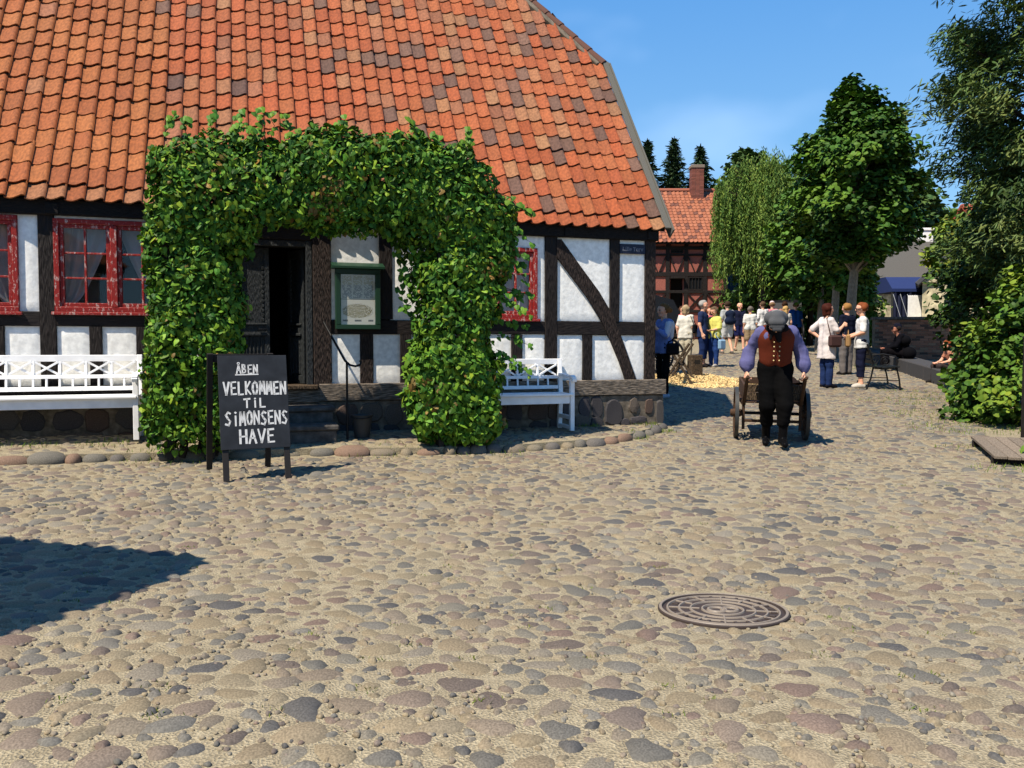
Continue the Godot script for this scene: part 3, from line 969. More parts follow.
func kerb_z(u: float) -> float:
	for i in KERB.size() - 1:
		if u <= KERB[i + 1][0]:
			return lerpf(KERB[i][1], KERB[i + 1][1], clampf((u - KERB[i][0]) / (KERB[i + 1][0] - KERB[i][0]), 0, 1))
	return 0.1

# height of the pavement in the house's own axes
func pave_h(u: float, z: float) -> float:
	var zk := kerb_z(u)
	var w := house_point(u, 0, zk)
	var hk := ground_y(w.x, w.z) - HC.y + 0.075
	var hw := lerpf(0.05, 0.135, clampf((-1.2 - u) / 5.8, 0, 1))
	return lerpf(hw, hk, clampf(z / zk, 0, 1.15)) + 0.008 * fnl.get_noise_2d(u * 30.0, z * 30.0)

func to_house(p: Vector3) -> Vector3:
	return (p - HC).rotated(Vector3.UP, -YAW)

func dome(sd: int, seg := 11) -> MB:
	# upper half of a river stone, uneven outline, radius about 1
	var b := MB.new()
	b.use_col = true
	var r := RandomNumberGenerator.new()
	r.seed = sd
	var out := []
	var p1 := r.randf() * TAU
	var p2 := r.randf() * TAU
	for k in seg:
		var a := TAU * k / seg
		out.append(1.0 + 0.15 * sin(2.0 * a + p1) + 0.14 * sin(3.0 * a + p2) + r.randf_range(-0.09, 0.09))
	var lv := [[1.0, -0.35], [0.97, 0.12], [0.86, 0.52], [0.62, 0.83], [0.30, 0.97]]
	var tiltx := r.randf_range(-0.12, 0.12)
	var tiltz := r.randf_range(-0.12, 0.12)
	var P := []
	var N := []
	for l in lv:
		var row := []
		var nr := []
		for k in seg:
			var a := TAU * k / seg
			var q := Vector3(cos(a) * l[0] * out[k], l[1], sin(a) * l[0] * out[k])
			q.y += (q.x * tiltx + q.z * tiltz) * clampf(l[1] + 0.3, 0, 1)
			row.append(q)
			nr.append(Vector3(cos(a) * l[0], l[1] * 0.9 + 0.12, sin(a) * l[0]).normalized())
		P.append(row)
		N.append(nr)
	for i in lv.size() - 1:
		for k in seg:
			var k2 := (k + 1) % seg
			b.tri(P[i][k], P[i][k2], P[i + 1][k2], N[i][k], N[i][k2], N[i + 1][k2])
			b.tri(P[i][k], P[i + 1][k2], P[i + 1][k], N[i][k], N[i + 1][k2], N[i + 1][k])
	for k in seg:
		var k2 := (k + 1) % seg
		b.tri(P[-1][k], P[-1][k2], Vector3(0, 1, 0), N[-1][k], N[-1][k2], Vector3.UP)
	return b

func tinted(b: MB, c: Color) -> ArrayMesh:
	b.use_col = true
	b.c.resize(b.v.size())
	b.c.fill(c)
	return b.mesh()

func build_ground() -> void:
	var b := MB.new()
	var xs := []
	var zs := []
	var x := -160.0
	while x <= 160.0:
		xs.append(x)
		x += 0.16 if absf(x) < 6.4 else 0.8 if absf(x) < 20.0 else (4.0 if absf(x) < 60.0 else 20.0)
	var z := 40.0
	while z >= -260.0:
		zs.append(z)
		z -= 0.16 if z < -1.5 and z > -9.5 else 0.8 if z < 4.0 and z > -48.0 else (4.0 if z > -90.0 else 20.0)
	for j in zs.size() - 1:
		for i in xs.size() - 1:
			var q := []
			var ns := []
			for k in [[i, j], [i + 1, j], [i + 1, j + 1], [i, j + 1]]:
				var px: float = xs[k[0]]
				var pz: float = zs[k[1]]
				q.append(on_ground(px, pz, 0.006 * fnl.get_noise_2d(px * 12.0, pz * 12.0) + (0.009 * fnl.get_noise_2d(px * 130.0, pz * 130.0) if pz > -9.5 else 0.0)))
				var he := 0.05
				var hf := func(ax: float, az: float) -> float: return ground_y(ax, az) + (0.009 * fnl.get_noise_2d(ax * 130.0, az * 130.0) if az > -9.5 else 0.0)
				if absf(px) < 6.5 and pz < -1.0 and pz > -9.6: ns.append(Vector3(hf.call(px - he, pz) - hf.call(px + he, pz), 2.0 * he, hf.call(px, pz - he) - hf.call(px, pz + he)).normalized())
				else: ns.append(Vector3(0, 1, 0.046).normalized())
			b.tri(q[0], q[1], q[2], ns[0], ns[1], ns[2])
			b.tri(q[0], q[2], q[3], ns[0], ns[2], ns[3])
	var ground := struct("ground", b.mesh(), M.sand)
	# --- pavement along the house
	var pv := MB.new()
	var nu := 70
	var grid := []
	for i in nu + 1:
		var u := lerpf(-10.6, -0.1, float(i) / nu)
		var zk := kerb_z(u)
		var row := []
		for k in 9:
			var zz := lerpf(0.0, zk, k / 8.0)
			row.append(house_point(u, pave_h(u, zz), zz))
		row.append(house_point(u, pave_h(u, zk) - 0.25, zk + 0.01))
		grid.append(row)
	for i in nu:
		for k in 9:
			pv.quad(grid[i][k], grid[i + 1][k], grid[i + 1][k + 1], grid[i][k + 1], Vector3.UP if k < 8 else Vector3(0.2, 0.3, 1))
	var pave := struct("pavement", pv.mesh(), M.sand)
	# --- kerb stones
	var kpal := [lin(126, 116, 100), lin(112, 108, 100), lin(136, 124, 104), lin(104, 100, 96), lin(132, 108, 92), lin(124, 116, 100)]
	var u2 := -10.4
	var kn := 0
	while u2 < -0.12:
		var w := rng.randf_range(0.07, 0.16)
		var zk := kerb_z(u2 + w)
		var u_next := u2 + 2.0 * w
		var ang := atan2(kerb_z(u_next) - kerb_z(u2), 2.0 * w)
		w *= cos(ang)
		var kb := MB.new()
		kb.use_col = true
		kb.col = kpal[kn % 6]
		kn = rng.randi()
		kb.lump(Transform3D(), Vector3(w * 1.0 / maxf(cos(ang), 0.4), rng.randf_range(0.07, 0.09), rng.randf_range(0.07, 0.11)), fnl, 0.6, Vector3(u2 * 40.0, 3, 9), 7, 12, 0.75)
		put("kerb_stone", kb.mesh(), M.kerb, pave, Transform3D(Basis(Vector3.UP, YAW - ang), house_point(u2 + w, pave_h(u2 + w, zk) - 0.066 - rng.randf() * 0.018, zk + 0.01)))
		u2 = u_next + 0.01
	# --- cobbles: thrown large ones first, never overlapping
	var hash_ := {}
	var found := []
	var cell := 0.13
	for pass_ in 3:
		var tries: int = [26000, 150000, 260000][pass_]
		for t in tries:
			var d := pow(rng.randf(), 0.62) * 28.0 + 1.6
			var px := rng.randf_range(-1.0, 1.0) * (0.68 * d + 1.2)
			if px > 5.2 + maxf(0.0, d - 8.8) * 0.47: continue
			var r: float = [rng.randf_range(0.068, 0.102), rng.randf_range(0.042, 0.066), rng.randf_range(0.022, 0.040)][pass_]
			if pass_ == 2 and d > 17.0: continue
			var pz := -d
			var hp := to_house(Vector3(px, 0.5, pz))
			if hp.x < 0.06 and hp.z < kerb_z(hp.x) + 0.12 + r and hp.z > -6.3:
				continue
			if Vector2(px - 1.10, pz + 4.30).length() < 0.35 + r * 0.9: continue
			var cx := int(floor(px / cell))
			var cz := int(floor(pz / cell))
			var ok := true
			for ix in range(cx - 1, cx + 2):
				for iz in range(cz - 1, cz + 2):
					var arr = hash_.get(ix * 100003 + iz)
					if arr != null:
						for q in arr:
							var dx: float = q[0] - px
							var dz: float = q[1] - pz
							var rr: float = (q[2] + r) * 0.83
							if dx * dx + dz * dz < rr * rr:
								ok = false
								break
						if not ok: break
				if not ok: break
			if not ok: continue
			var key := cx * 100003 + cz
			if not hash_.has(key): hash_[key] = []
			hash_[key].append([px, pz, r])
			found.append([px, pz, r])
	# pavement cobbles
	var pavers := []
	for t in 9000:
		var u := rng.randf_range(-10.4, -0.25)
		var zz := rng.randf_range(0.08, 1.1)
		var r := rng.randf_range(0.035, 0.07)
		if zz > kerb_z(u) - 0.13: continue
		var ok := true
		for q in pavers:
			var dx: float = q[0] - u
			if absf(dx) > 0.15: continue
			var dz: float = q[1] - zz
			var rr: float = (q[2] + r) * 0.95
			if dx * dx + dz * dz < rr * rr:
				ok = false
				break
		if ok: pavers.append([u, zz, r])
	var pal := [lin(128, 121, 107), lin(114, 110, 101), lin(104, 101, 94), lin(124, 112, 97), lin(124, 111, 98), lin(134, 121, 99), lin(138, 125, 101), lin(118, 102, 91), lin(88, 86, 83), lin(132, 119, 97), lin(120, 115, 103), lin(104, 94, 86), lin(134, 123, 102), lin(126, 116, 101)]
	var shapes := []
	for i in 6: shapes.append(dome(100 + i, 12))
	var sc := func(r: float, px: float, py: float, pz: float) -> Transform3D:
		var long := rng.randf_range(1.0, 1.9)
		var hgt := rng.randf_range(0.018, 0.034) + r * 0.11
		var yaw := rng.randf_range(-1.2, 1.2)
		var slope_z := (ground_y(px, pz - 0.1) - ground_y(px, pz + 0.1)) / 0.2
		var bs := Basis(Vector3.RIGHT, slope_z) * Basis(Vector3.UP, yaw) * Basis.from_scale(Vector3(r * sqrt(long) * 1.02, hgt, r / sqrt(long) * 1.02))
		return Transform3D(bs, Vector3(px, py - hgt * rng.randf_range(0.44, 0.74), pz))
	# the 300 that show largest are stones of their own
	found.sort_custom(func(a, b2): return -a[1] / (0.4 + a[2] * 8.0) < -b2[1] / (0.4 + b2[2] * 8.0))
	var singles := {}
	var count := 0
	var xfs := [[], [], []]
	var cols := [[], [], []]
	for f in found:
		var xf: Transform3D = sc.call(f[2], f[0], ground_y(f[0], f[1]), f[1])
		var ci := rng.randi() % pal.size()
		var c: Color = pal[ci]
		var inside: bool = -f[1] > 2.95 and absf(f[0]) < 0.615 * -f[1] and not (f[0] < -1.6 and -f[1] > 3.8)
		if inside and count < 300:
			var key := (rng.randi() % 6) * 20 + ci
			if not singles.has(key):
				var src: MB = shapes[key / 20]
				var cp := MB.new()
				cp.v = src.v.duplicate(); cp.n = src.n.duplicate()
				singles[key] = tinted(cp, c)
			put("cobblestone", singles[key], M.cobble, ground, xf)
			count += 1
		else:
			var k := rng.randi() % 3
			var g := rng.randf_range(0.9, 1.2)
			xfs[k].append(xf)
			cols[k].append(Color(c.r * g, c.g * g, c.b * g))
	for k in 3:
		var src: MB = shapes[k]
		var cp := MB.new()
		cp.v = src.v.duplicate(); cp.n = src.n.duplicate()
		many("cobbles", tinted(cp, Color.WHITE), M.cobble, xfs[k], cols[k], ground)
	# grit and small pebbles washed between the stones
	var gx := []
	var gc := []
	for i in 5000:
		var d := 2.2 + pow(rng.randf(), 1.6) * 8.0
		var px := rng.randf_range(-1.0, 1.0) * (0.66 * d + 0.3)
		if px > 5.2: continue
		if Vector2(px - 1.10, -d + 4.30).length() < 0.36: continue
		var hp := to_house(Vector3(px, 0.5, -d))
		if hp.x < 0.1 and hp.z < kerb_z(hp.x) + 0.1: continue
		var r := rng.randf_range(0.004, 0.012)
		gx.append(Transform3D(Basis(Vector3.UP, rng.randf() * 6.0) * Basis.from_scale(Vector3(r * 1.3, r * 0.9, r)), Vector3(px, ground_y(px, -d) + 0.002, -d)))
		gc.append((pal[rng.randi() % pal.size()] as Color) * rng.randf_range(0.9, 1.4))
	var gs: MB = dome(300, 6)
	many("grit", tinted(gs, Color.WHITE), M.cobble, gx, gc, ground)
	var px2 := []
	var pc2 := []
	for q in pavers:
		var w := house_point(q[0], pave_h(q[0], q[1]), q[1])
		px2.append(sc.call(q[2], w.x, w.y, w.z))
		pc2.append(pal[rng.randi() % pal.size()])
	var s5: MB = shapes[5]
	var cp5 := MB.new()
	cp5.v = s5.v.duplicate(); cp5.n = s5.n.duplicate()
	many("cobbles", tinted(cp5, Color.WHITE), M.cobble, px2, pc2, pave)
	print("cobbles ", found.size(), " pavers ", pavers.size())

func build_manhole() -> void:
	var at := on_ground(1.10, -4.27, -0.006)
	var t := thing("manhole_cover", "round rusty brown cast iron manhole cover set in the cobbles", "manhole")
	t.transform = Transform3D(Basis(Vector3.RIGHT, -0.06), at)
	var b := MB.new()
	b.lathe(Transform3D(), [Vector2(0.335, -0.05), Vector2(0.335, 0.014), Vector2(0.327, 0.020), Vector2(0.312, 0.020), Vector2(0.308, 0.010), Vector2(0, 0.010)], 48)
	put("plate", b.mesh(), M.castiron, t)
	for r in [0.285, 0.225, 0.165, 0.105]:
		var ring := MB.new()
		ring.lathe(Transform3D(), [Vector2(r + 0.007, 0.009), Vector2(r + 0.004, 0.0175), Vector2(r - 0.004, 0.0175), Vector2(r - 0.007, 0.009)], 40)
		put("raised_ring", ring.mesh(), M.castworn, t)
	var rim := MB.new()
	rim.lathe(Transform3D(), [Vector2(0.333, 0.012), Vector2(0.327, 0.0215), Vector2(0.315, 0.0215), Vector2(0.309, 0.012)], 48)
	put("rim", rim.mesh(), M.castworn, t)
	for k in 12:
		var a := TAU * k / 12.0 + 0.2
		var d := Vector3(cos(a), 0, sin(a))
		var rb := MB.new()
		var r0 := 0.118 if k % 3 == 0 else 0.178
		rb.bar(d * r0 + Vector3(0, 0.0125, 0), d * 0.278 + Vector3(0, 0.0125, 0), 0.009, 0.009, 0.002)
		put("rib", rb.mesh(), M.castworn, t)
	for k in 24:
		var a := TAU * k / 24.0
		var d := Vector3(cos(a), 0, sin(a))
		var st := MB.new()
		st.box(Transform3D(Basis(Vector3.UP, -a), d * 0.255 + Vector3(0, 0.0125, 0)), Vector3(0.030, 0.008, 0.018), 0.002)
		put("stud", st.mesh(), M.castiron, t)
	var em := MB.new()
	em.lathe(Transform3D(Basis(), Vector3(-0.03, 0, 0)), [Vector2(0.055, 0.009), Vector2(0.050, 0.018), Vector2(0.040, 0.018), Vector2(0.036, 0.009)], 20)
	em.lathe(Transform3D(Basis(), Vector3(0.035, 0, 0)), [Vector2(0.050, 0.009), Vector2(0.046, 0.018), Vector2(0.036, 0.018), Vector2(0.032, 0.009)], 20)
	put("emblem", em.mesh(), M.castworn, t)

# ---------------------------------------------------------------- leaves
func leaf_shape(kind: String) -> ArrayMesh:
	# lies in x-y, tip down (-y), face to +z, folded along the midrib; size about 1
	var half := []
	match kind:
		"ivy": half = [[0.0, 0.30], [0.26, 0.42], [0.46, 0.20], [0.40, -0.02], [0.30, -0.28], [0.0, -0.62]]
		"round": half = [[0.0, 0.40], [0.28, 0.46], [0.48, 0.18], [0.46, -0.14], [0.26, -0.42], [0.0, -0.60]]
		"narrow": half = [[0.0, 0.55], [0.12, 0.25], [0.13, -0.1], [0.08, -0.4], [0.0, -0.62]]
		"blade": half = [[0.0, 0.0], [0.05, 0.1], [0.035, 0.6], [0.0, 1.0]]
	var b := MB.new()
	for s in [-1.0, 1.0]:
		for i in half.size() - 1:
			var p := Vector3(half[i][0] * s, half[i][1], -0.22 * half[i][0] + 0.10 * half[i][1] * half[i][1] * -1.0)
			var q := Vector3(half[i + 1][0] * s, half[i + 1][1], -0.22 * half[i + 1][0] - 0.10 * half[i + 1][1] * half[i + 1][1])
			var m := Vector3(0, (half[0][1] + half[-1][1]) * 0.5, 0.02)
			b.ftri(m, p, q, Vector3(0, 0, 1))
	return tinted(b, Color.WHITE)

# a leaf's placing: normal nn, tip hangs roughly along dn
func leaf_at(p: Vector3, nn: Vector3, dn: Vector3, s: float) -> Transform3D:
	var z := nn.normalized()
	var y := (-dn - z * (-dn).dot(z))
	if y.length() < 0.05: y = Vector3.RIGHT - z * z.x
	y = y.normalized()
	return Transform3D(Basis(y.cross(z), y, z) * s, p)

func rdir() -> Vector3:
	var z := rng.randf_range(-1, 1)
	var a := rng.randf() * TAU
	var r := sqrt(1.0 - z * z)
	return Vector3(r * cos(a), z, r * sin(a))

func green(base: Color, spread := 0.25) -> Color:
	var k := rng.randf_range(1.0 - spread, 1.0 + spread)
	var y := rng.randf_range(-0.12, 0.18)
	return Color(base.r * k * (1.0 + y), base.g * k, base.b * k * (1.0 - y))

func build_arch() -> void:
	var t := thing("ivy_arch", "dense green climber grown into an arch over the house door", "arch", HC, YAW)
	# timber frame hidden inside
	for p in [[-6.2, 1.0], [-5.8, 1.0], [-6.2, 1.16], [-5.8, 1.16], [-3.4, 1.0], [-3.1, 1.0], [-3.4, 1.16], [-3.1, 1.16]]:
		var b := MB.new()
		var h := pave_h(p[0], p[1]) - 0.04
		b.bx(p[0] - 0.03, p[0] + 0.03, h, 2.7, p[1] - 0.03, p[1] + 0.03, 0.004)
		put("frame_post", b.mesh(), M.boardwood, t)
	for zz in [1.02, 1.14]:
		for yy in [2.6, 2.8]:
			var b := MB.new()
			b.bx(-6.0, -3.1, yy, yy + 0.05, zz - 0.025, zz + 0.025, 0.004)
			put("frame_rail", b.mesh(), M.boardwood, t)
	# woody stems
	for p in [[-6.1, 1.1], [-5.8, 1.05], [-3.4, 1.1], [-3.1, 1.05], [-5.95, 0.98]]:
		var pts := []
		var h := pave_h(p[0], p[1]) - 0.03
		for i in 14:
			var y := h + i * 0.2
			pts.append(Vector3(p[0] + 0.06 * sin(i * 1.1 + p[0]), y, p[1] + 0.05 * cos(i * 0.9 + p[0])))
		var b := MB.new()
		b.tube(pts, [0.035, 0.032, 0.03, 0.028, 0.026, 0.024, 0.022, 0.02, 0.018, 0.017, 0.016, 0.014, 0.012, 0.01], 7)
		put("stem", b.mesh(), M.barkdark, t)
	# rounded bodies that the leaves cover: centre, half size
	var bodies := [[Vector3(-5.96, 1.20, 1.08), Vector3(0.47, 1.32, 0.28)], [Vector3(-5.82, 2.60, 1.08), Vector3(0.58, 0.68, 0.27)], [Vector3(-4.92, 2.82, 1.08), Vector3(0.72, 0.50, 0.26)], [Vector3(-4.14, 2.88, 1.08), Vector3(0.84, 0.57, 0.27)], [Vector3(-3.36, 2.74, 1.06), Vector3(0.56, 0.66, 0.28)], [Vector3(-3.00, 2.30, 1.04), Vector3(0.50, 0.52, 0.28)], [Vector3(-3.20, 1.55, 1.08), Vector3(0.46, 0.82, 0.26)], [Vector3(-3.22, 0.58, 1.08), Vector3(0.55, 0.62, 0.30)]]
	var xfs := []
	var cols := []
	var base := [lin(62, 100, 32), lin(50, 86, 30), lin(80, 114, 34), lin(42, 74, 28), lin(104, 130, 40)]
	for bd in bodies:
		var c: Vector3 = bd[0]
		var hs: Vector3 = bd[1]
		var area := hs.x * hs.y * 8.0 + hs.x * hs.z * 8.0 + hs.y * hs.z * 8.0
		var n := int(area * 1150.0)
		for i in n:
			var d := rdir()
			# superellipsoid-like body
			var w3 := [hs.y * hs.z, hs.x * hs.z, hs.x * hs.y]
			var pick: float = rng.randf() * (w3[0] + w3[1] + w3[2])
			var fa := 0 if pick < w3[0] else (1 if pick < w3[0] + w3[1] else 2)
			var q := Vector3(rng.randf_range(-1, 1), rng.randf_range(-1, 1), rng.randf_range(-1, 1))
			q[fa] = 1.0 if rng.randf() < 0.5 else -1.0
			q /= pow(pow(absf(q.x), 3.0) + pow(absf(q.y), 3.0) + pow(absf(q.z), 3.0), 0.3333)
			d = Vector3(pow(q.x, 3.0), pow(q.y, 3.0), pow(q.z, 3.0)).normalized()
			q *= hs
			var bump := 1.0 + 0.34 * fnl.get_noise_3dv((c + q) * 60.0) + 0.16 * fnl.get_noise_3dv((c + q) * 190.0)
			var inner := rng.randf()
			q *= bump * (1.0 - 0.42 * inner * inner)
			var p := c + q
			if p.y < pave_h(p.x, clampf(p.z, 0, 1.1)) + 0.03: continue
			if p.z < 0.10 and p.y < 2.55: continue
			# keep clear of the roof tiles
			if p.y > EAVE_H - 0.05 and p.z < EAVE_Z - (p.y - EAVE_H) / tan(PITCH) + 0.12: continue
			var inside := false
			for o in bodies:
				if o == bd: continue
				var w: Vector3 = (p - o[0]) / o[1]
				if absf(w.x) < 0.6 and absf(w.y) < 0.6 and absf(w.z) < 0.6:
					inside = true
					break
			if inside: continue
			var nn := (d * 0.9 + Vector3(0, 0.30, 0.20) + rdir() * 1.0)
			var s := rng.randf_range(0.034, 0.086)
			if p.y < 1.1 and c.x > -4.0: s *= 1.25
			xfs.append(leaf_at(p, nn, Vector3(0, -1, 0) + rdir() * 0.6, s))
			var g: Color = base[rng.randi() % 5]
			if p.y < 1.3 and rng.randf() < 0.5: g = base[2]
			var dead := fnl.get_noise_3dv(p * 70.0 + Vector3(310, 0, 0))
			if rng.randf() < 0.01 or (dead > 0.42 and rng.randf() < 0.3): g = lin(112, 92, 50)
			cols.append(green(g, 0.34))
	# loose shoots
	var shoots := []
	for i in 46:
		var st := Vector3(rng.randf_range(-6.3, -2.6), 3.2, rng.randf_range(0.9, 1.25))
		var dr := Vector3(rng.randf_range(-0.4, 0.4), 1.0, rng.randf_range(-0.1, 0.3))
		if i >= 22 and i < 40:
			st = Vector3(-2.75, rng.randf_range(1.0, 2.85), rng.randf_range(0.9, 1.25))
			dr = Vector3(1.0, rng.randf_range(-0.5, 0.2), rng.randf_range(0.0, 0.4))
		elif i >= 40:
			st = Vector3(-3.55, rng.randf_range(1.6, 2.3), rng.randf_range(0.9, 1.25))
			dr = Vector3(-1.0, -0.5, 0.2)
		var L := rng.randf_range(0.22, 0.5)
		var pts := []
		for k in 7:
			var f := k / 6.0
			pts.append(st + dr.normalized() * L * f + Vector3(0, -0.12 * f * f, 0) + Vector3(0.02 * sin(k * 2.0 + i), 0.0, 0.02 * cos(k * 1.7 + i)))
		var b := MB.new()
		b.tube(pts, [0.005, 0.0045, 0.004, 0.0035, 0.003, 0.0025, 0.002], 4, false)
		shoots.append(b)
		for k in range(1, 7):
			for e in 2:
				var nn := Vector3(rng.randf_range(-0.6, 0.6), 0.5, 0.9)
				xfs.append(leaf_at(pts[k] + rdir() * 0.035, nn, Vector3(0, -1, 0) + rdir() * 0.5, rng.randf_range(0.05, 0.095)))
				cols.append(green(base[2 if rng.randf() < 0.5 else 0], 0.2))
	var sm := MB.new()
	for b in shoots:
		sm.v.append_array(b.v); sm.n.append_array(b.n)
	put("shoots", sm.mesh(), M.barkdark, t)
	many("foliage", leaf_shape("ivy"), M.leaf, xfs, cols, t)
	print("arch leaves ", xfs.size())

# ---------------------------------------------------------------- benches
func white_bench(label: String, at: Vector3, L: float, n: int) -> void:
	# x along the bench, z to the front; seat 0.46 high
	var t := thing("white_bench", label, "bench", at, YAW, "white lattice benches along the house")
	var W: Material = M.whitepaint
	var h := L * 0.5
	for s in [-1.0, 1.0]:
		var f := MB.new()
		f.bx(s * h - 0.028, s * h + 0.028, 0.0, 0.66, 0.42, 0.475, 0.004)
		put("leg", f.mesh(), W, t)
		var r := MB.new()
		r.bar(Vector3(s * h, 0.0, 0.02), Vector3(s * h, 0.44, 0.06), 0.055, 0.055, 0.004)
		r.bar(Vector3(s * h, 0.44, 0.06), Vector3(s * h, 0.90, 0.0), 0.055, 0.055, 0.004)
		put("leg", r.mesh(), W, t)
		var a := MB.new()
		var pts := [Vector3(s * h, 0.70, 0.03), Vector3(s * h, 0.695, 0.2), Vector3(s * h, 0.675, 0.36), Vector3(s * h, 0.685, 0.47), Vector3(s * h, 0.66, 0.53), Vector3(s * h, 0.62, 0.52)]
		for i in 5: a.bar(pts[i], pts[i + 1], 0.06, 0.035, 0.004)
		put("armrest", a.mesh(), W, t)
		var st := MB.new()
		st.bx(s * h - 0.02, s * h + 0.02, 0.14, 0.19, 0.05, 0.42, 0.003)
		st.bx(s * h - 0.021, s * h + 0.021, 0.02, 0.06, 0.05, 0.42, 0.003)
		put("stretcher", st.mesh(), W, t)
	var back := func(y: float) -> float: return lerpf(0.06, 0.0, (y - 0.44) / 0.46)
	for q in [["top_rail", 0.865, 0.07], ["middle_rail", 0.665, 0.04], ["lower_rail", 0.535, 0.045]]:
		var b := MB.new()
		b.bar(Vector3(-h + 0.03, q[1], back.call(q[1])), Vector3(h - 0.03, q[1], back.call(q[1])), 0.035, q[2], 0.004)
		put(q[0], b.mesh(), W, t)
	var cw := (L - 0.06) / n
	for i in n + 1:
		if i > 0 and i < n:
			var b := MB.new()
			var x := -h + 0.03 + cw * i
			b.bar(Vector3(x, 0.686, back.call(0.686)), Vector3(x, 0.829, back.call(0.829)), 0.030, 0.03, 0.003)
			put("upright", b.mesh(), W, t)
		if i < n:
			var x0 := -h + 0.03 + cw * i + 0.015
			var x1 := -h + 0.03 + cw * (i + 1) - 0.015
			for s in [0, 1]:
				var b := MB.new()
				var zz: float = back.call(0.757) + (0.006 if s == 0 else -0.006)
				b.bar(Vector3(x0, 0.690 if s == 0 else 0.825, zz), Vector3(x1, 0.825 if s == 0 else 0.690, zz), 0.018, 0.022, 0.002)
				put("lattice_slat", b.mesh(), W, t)
	for i in n * 2 - 1:
		var b := MB.new()
		var x := -h + 0.03 + cw * 0.5 * (i + 1)
		b.bar(Vector3(x, 0.557, back.call(0.557)), Vector3(x, 0.646, back.call(0.646)), 0.022, 0.022, 0.003)
		put("baluster", b.mesh(), W, t)
	for i in 5:
		var b := MB.new()
		var z := 0.075 + i * 0.095
		b.bx(-h - 0.01, h + 0.01, 0.445, 0.47, z - 0.043, z + 0.043, 0.004)
		put("seat_slat", b.mesh(), W, t)
	var ap := MB.new()
	ap.bx(-h + 0.03, h - 0.03, 0.345, 0.443, 0.435, 0.462, 0.003)
	ap.bx(-h + 0.03, h - 0.03, 0.36, 0.443, 0.05, 0.075, 0.003)
	put("apron", ap.mesh(), W, t)

# ---------------------------------------------------------------- chalk board
const STROKES := {
	"A": [[[0, 0], [0.5, 1], [1, 0]], [[0.2, 0.38], [0.82, 0.38]]],
	"B": [[[0.05, 0], [0.05, 1], [0.6, 0.95], [0.65, 0.65], [0.05, 0.5], [0.8, 0.42], [0.8, 0.08], [0.05, 0]]],
	"E": [[[0.9, 1], [0.08, 0.97], [0.1, 0], [0.95, 0.02]], [[0.1, 0.5], [0.75, 0.52]]],
	"N": [[[0, 0], [0.05, 1], [0.9, 0.02], [0.95, 1]]],
	"V": [[[0, 1], [0.45, 0], [1, 1]]],
	"L": [[[0.1, 1], [0.08, 0], [0.9, 0.02]]],
	"K": [[[0.1, 1], [0.1, 0]], [[0.9, 1], [0.15, 0.45], [0.95, 0]]],
	"O": [[[0.5, 1], [0.12, 0.8], [0.02, 0.4], [0.25, 0.02], [0.7, 0.02], [0.96, 0.4], [0.85, 0.85], [0.5, 1]]],
	"M": [[[0, 0], [0.12, 1], [0.5, 0.25], [0.85, 1], [1, 0]]],
	"T": [[[0, 0.95], [1, 1]], [[0.5, 0.97], [0.48, 0]]],
	"I": [[[0.5, 0.72], [0.5, 0]], [[0.46, 0.98], [0.54, 1.0]]],
	"S": [[[0.9, 0.9], [0.5, 1], [0.1, 0.78], [0.45, 0.52], [0.88, 0.3], [0.6, 0.0], [0.02, 0.08]]],
	"H": [[[0.05, 1], [0.05, 0]], [[0.95, 1], [0.95, 0]], [[0.05, 0.5], [0.95, 0.52]]],
}

func chalk(word: String, x: float, y: float, w: float, hgt: float, thick: float) -> MB:
	var b := MB.new()
	var n := word.length()
	var adv := w / n
	for i in n:
		var ch := word[i]
		var lw := adv * (0.72 if ch != "I" else 0.4)
		var jy := rng.randf_range(-0.004, 0.004)
		for s in STROKES[ch]:
			for k in s.size() - 1:
				var p := Vector3(x + adv * i + s[k][0] * lw + (adv * 0.2 if ch == "I" else 0.0), y + jy + s[k][1] * hgt, 0.0)
				var q := Vector3(x + adv * i + s[k + 1][0] * lw + (adv * 0.2 if ch == "I" else 0.0), y + jy + s[k + 1][1] * hgt, 0.0)
				var d := (q - p).normalized() * thick * 0.4
				b.bar(p - d, q + d, thick * rng.randf_range(0.8, 1.15), 0.0016, 0.0, Vector3.BACK)
	return b

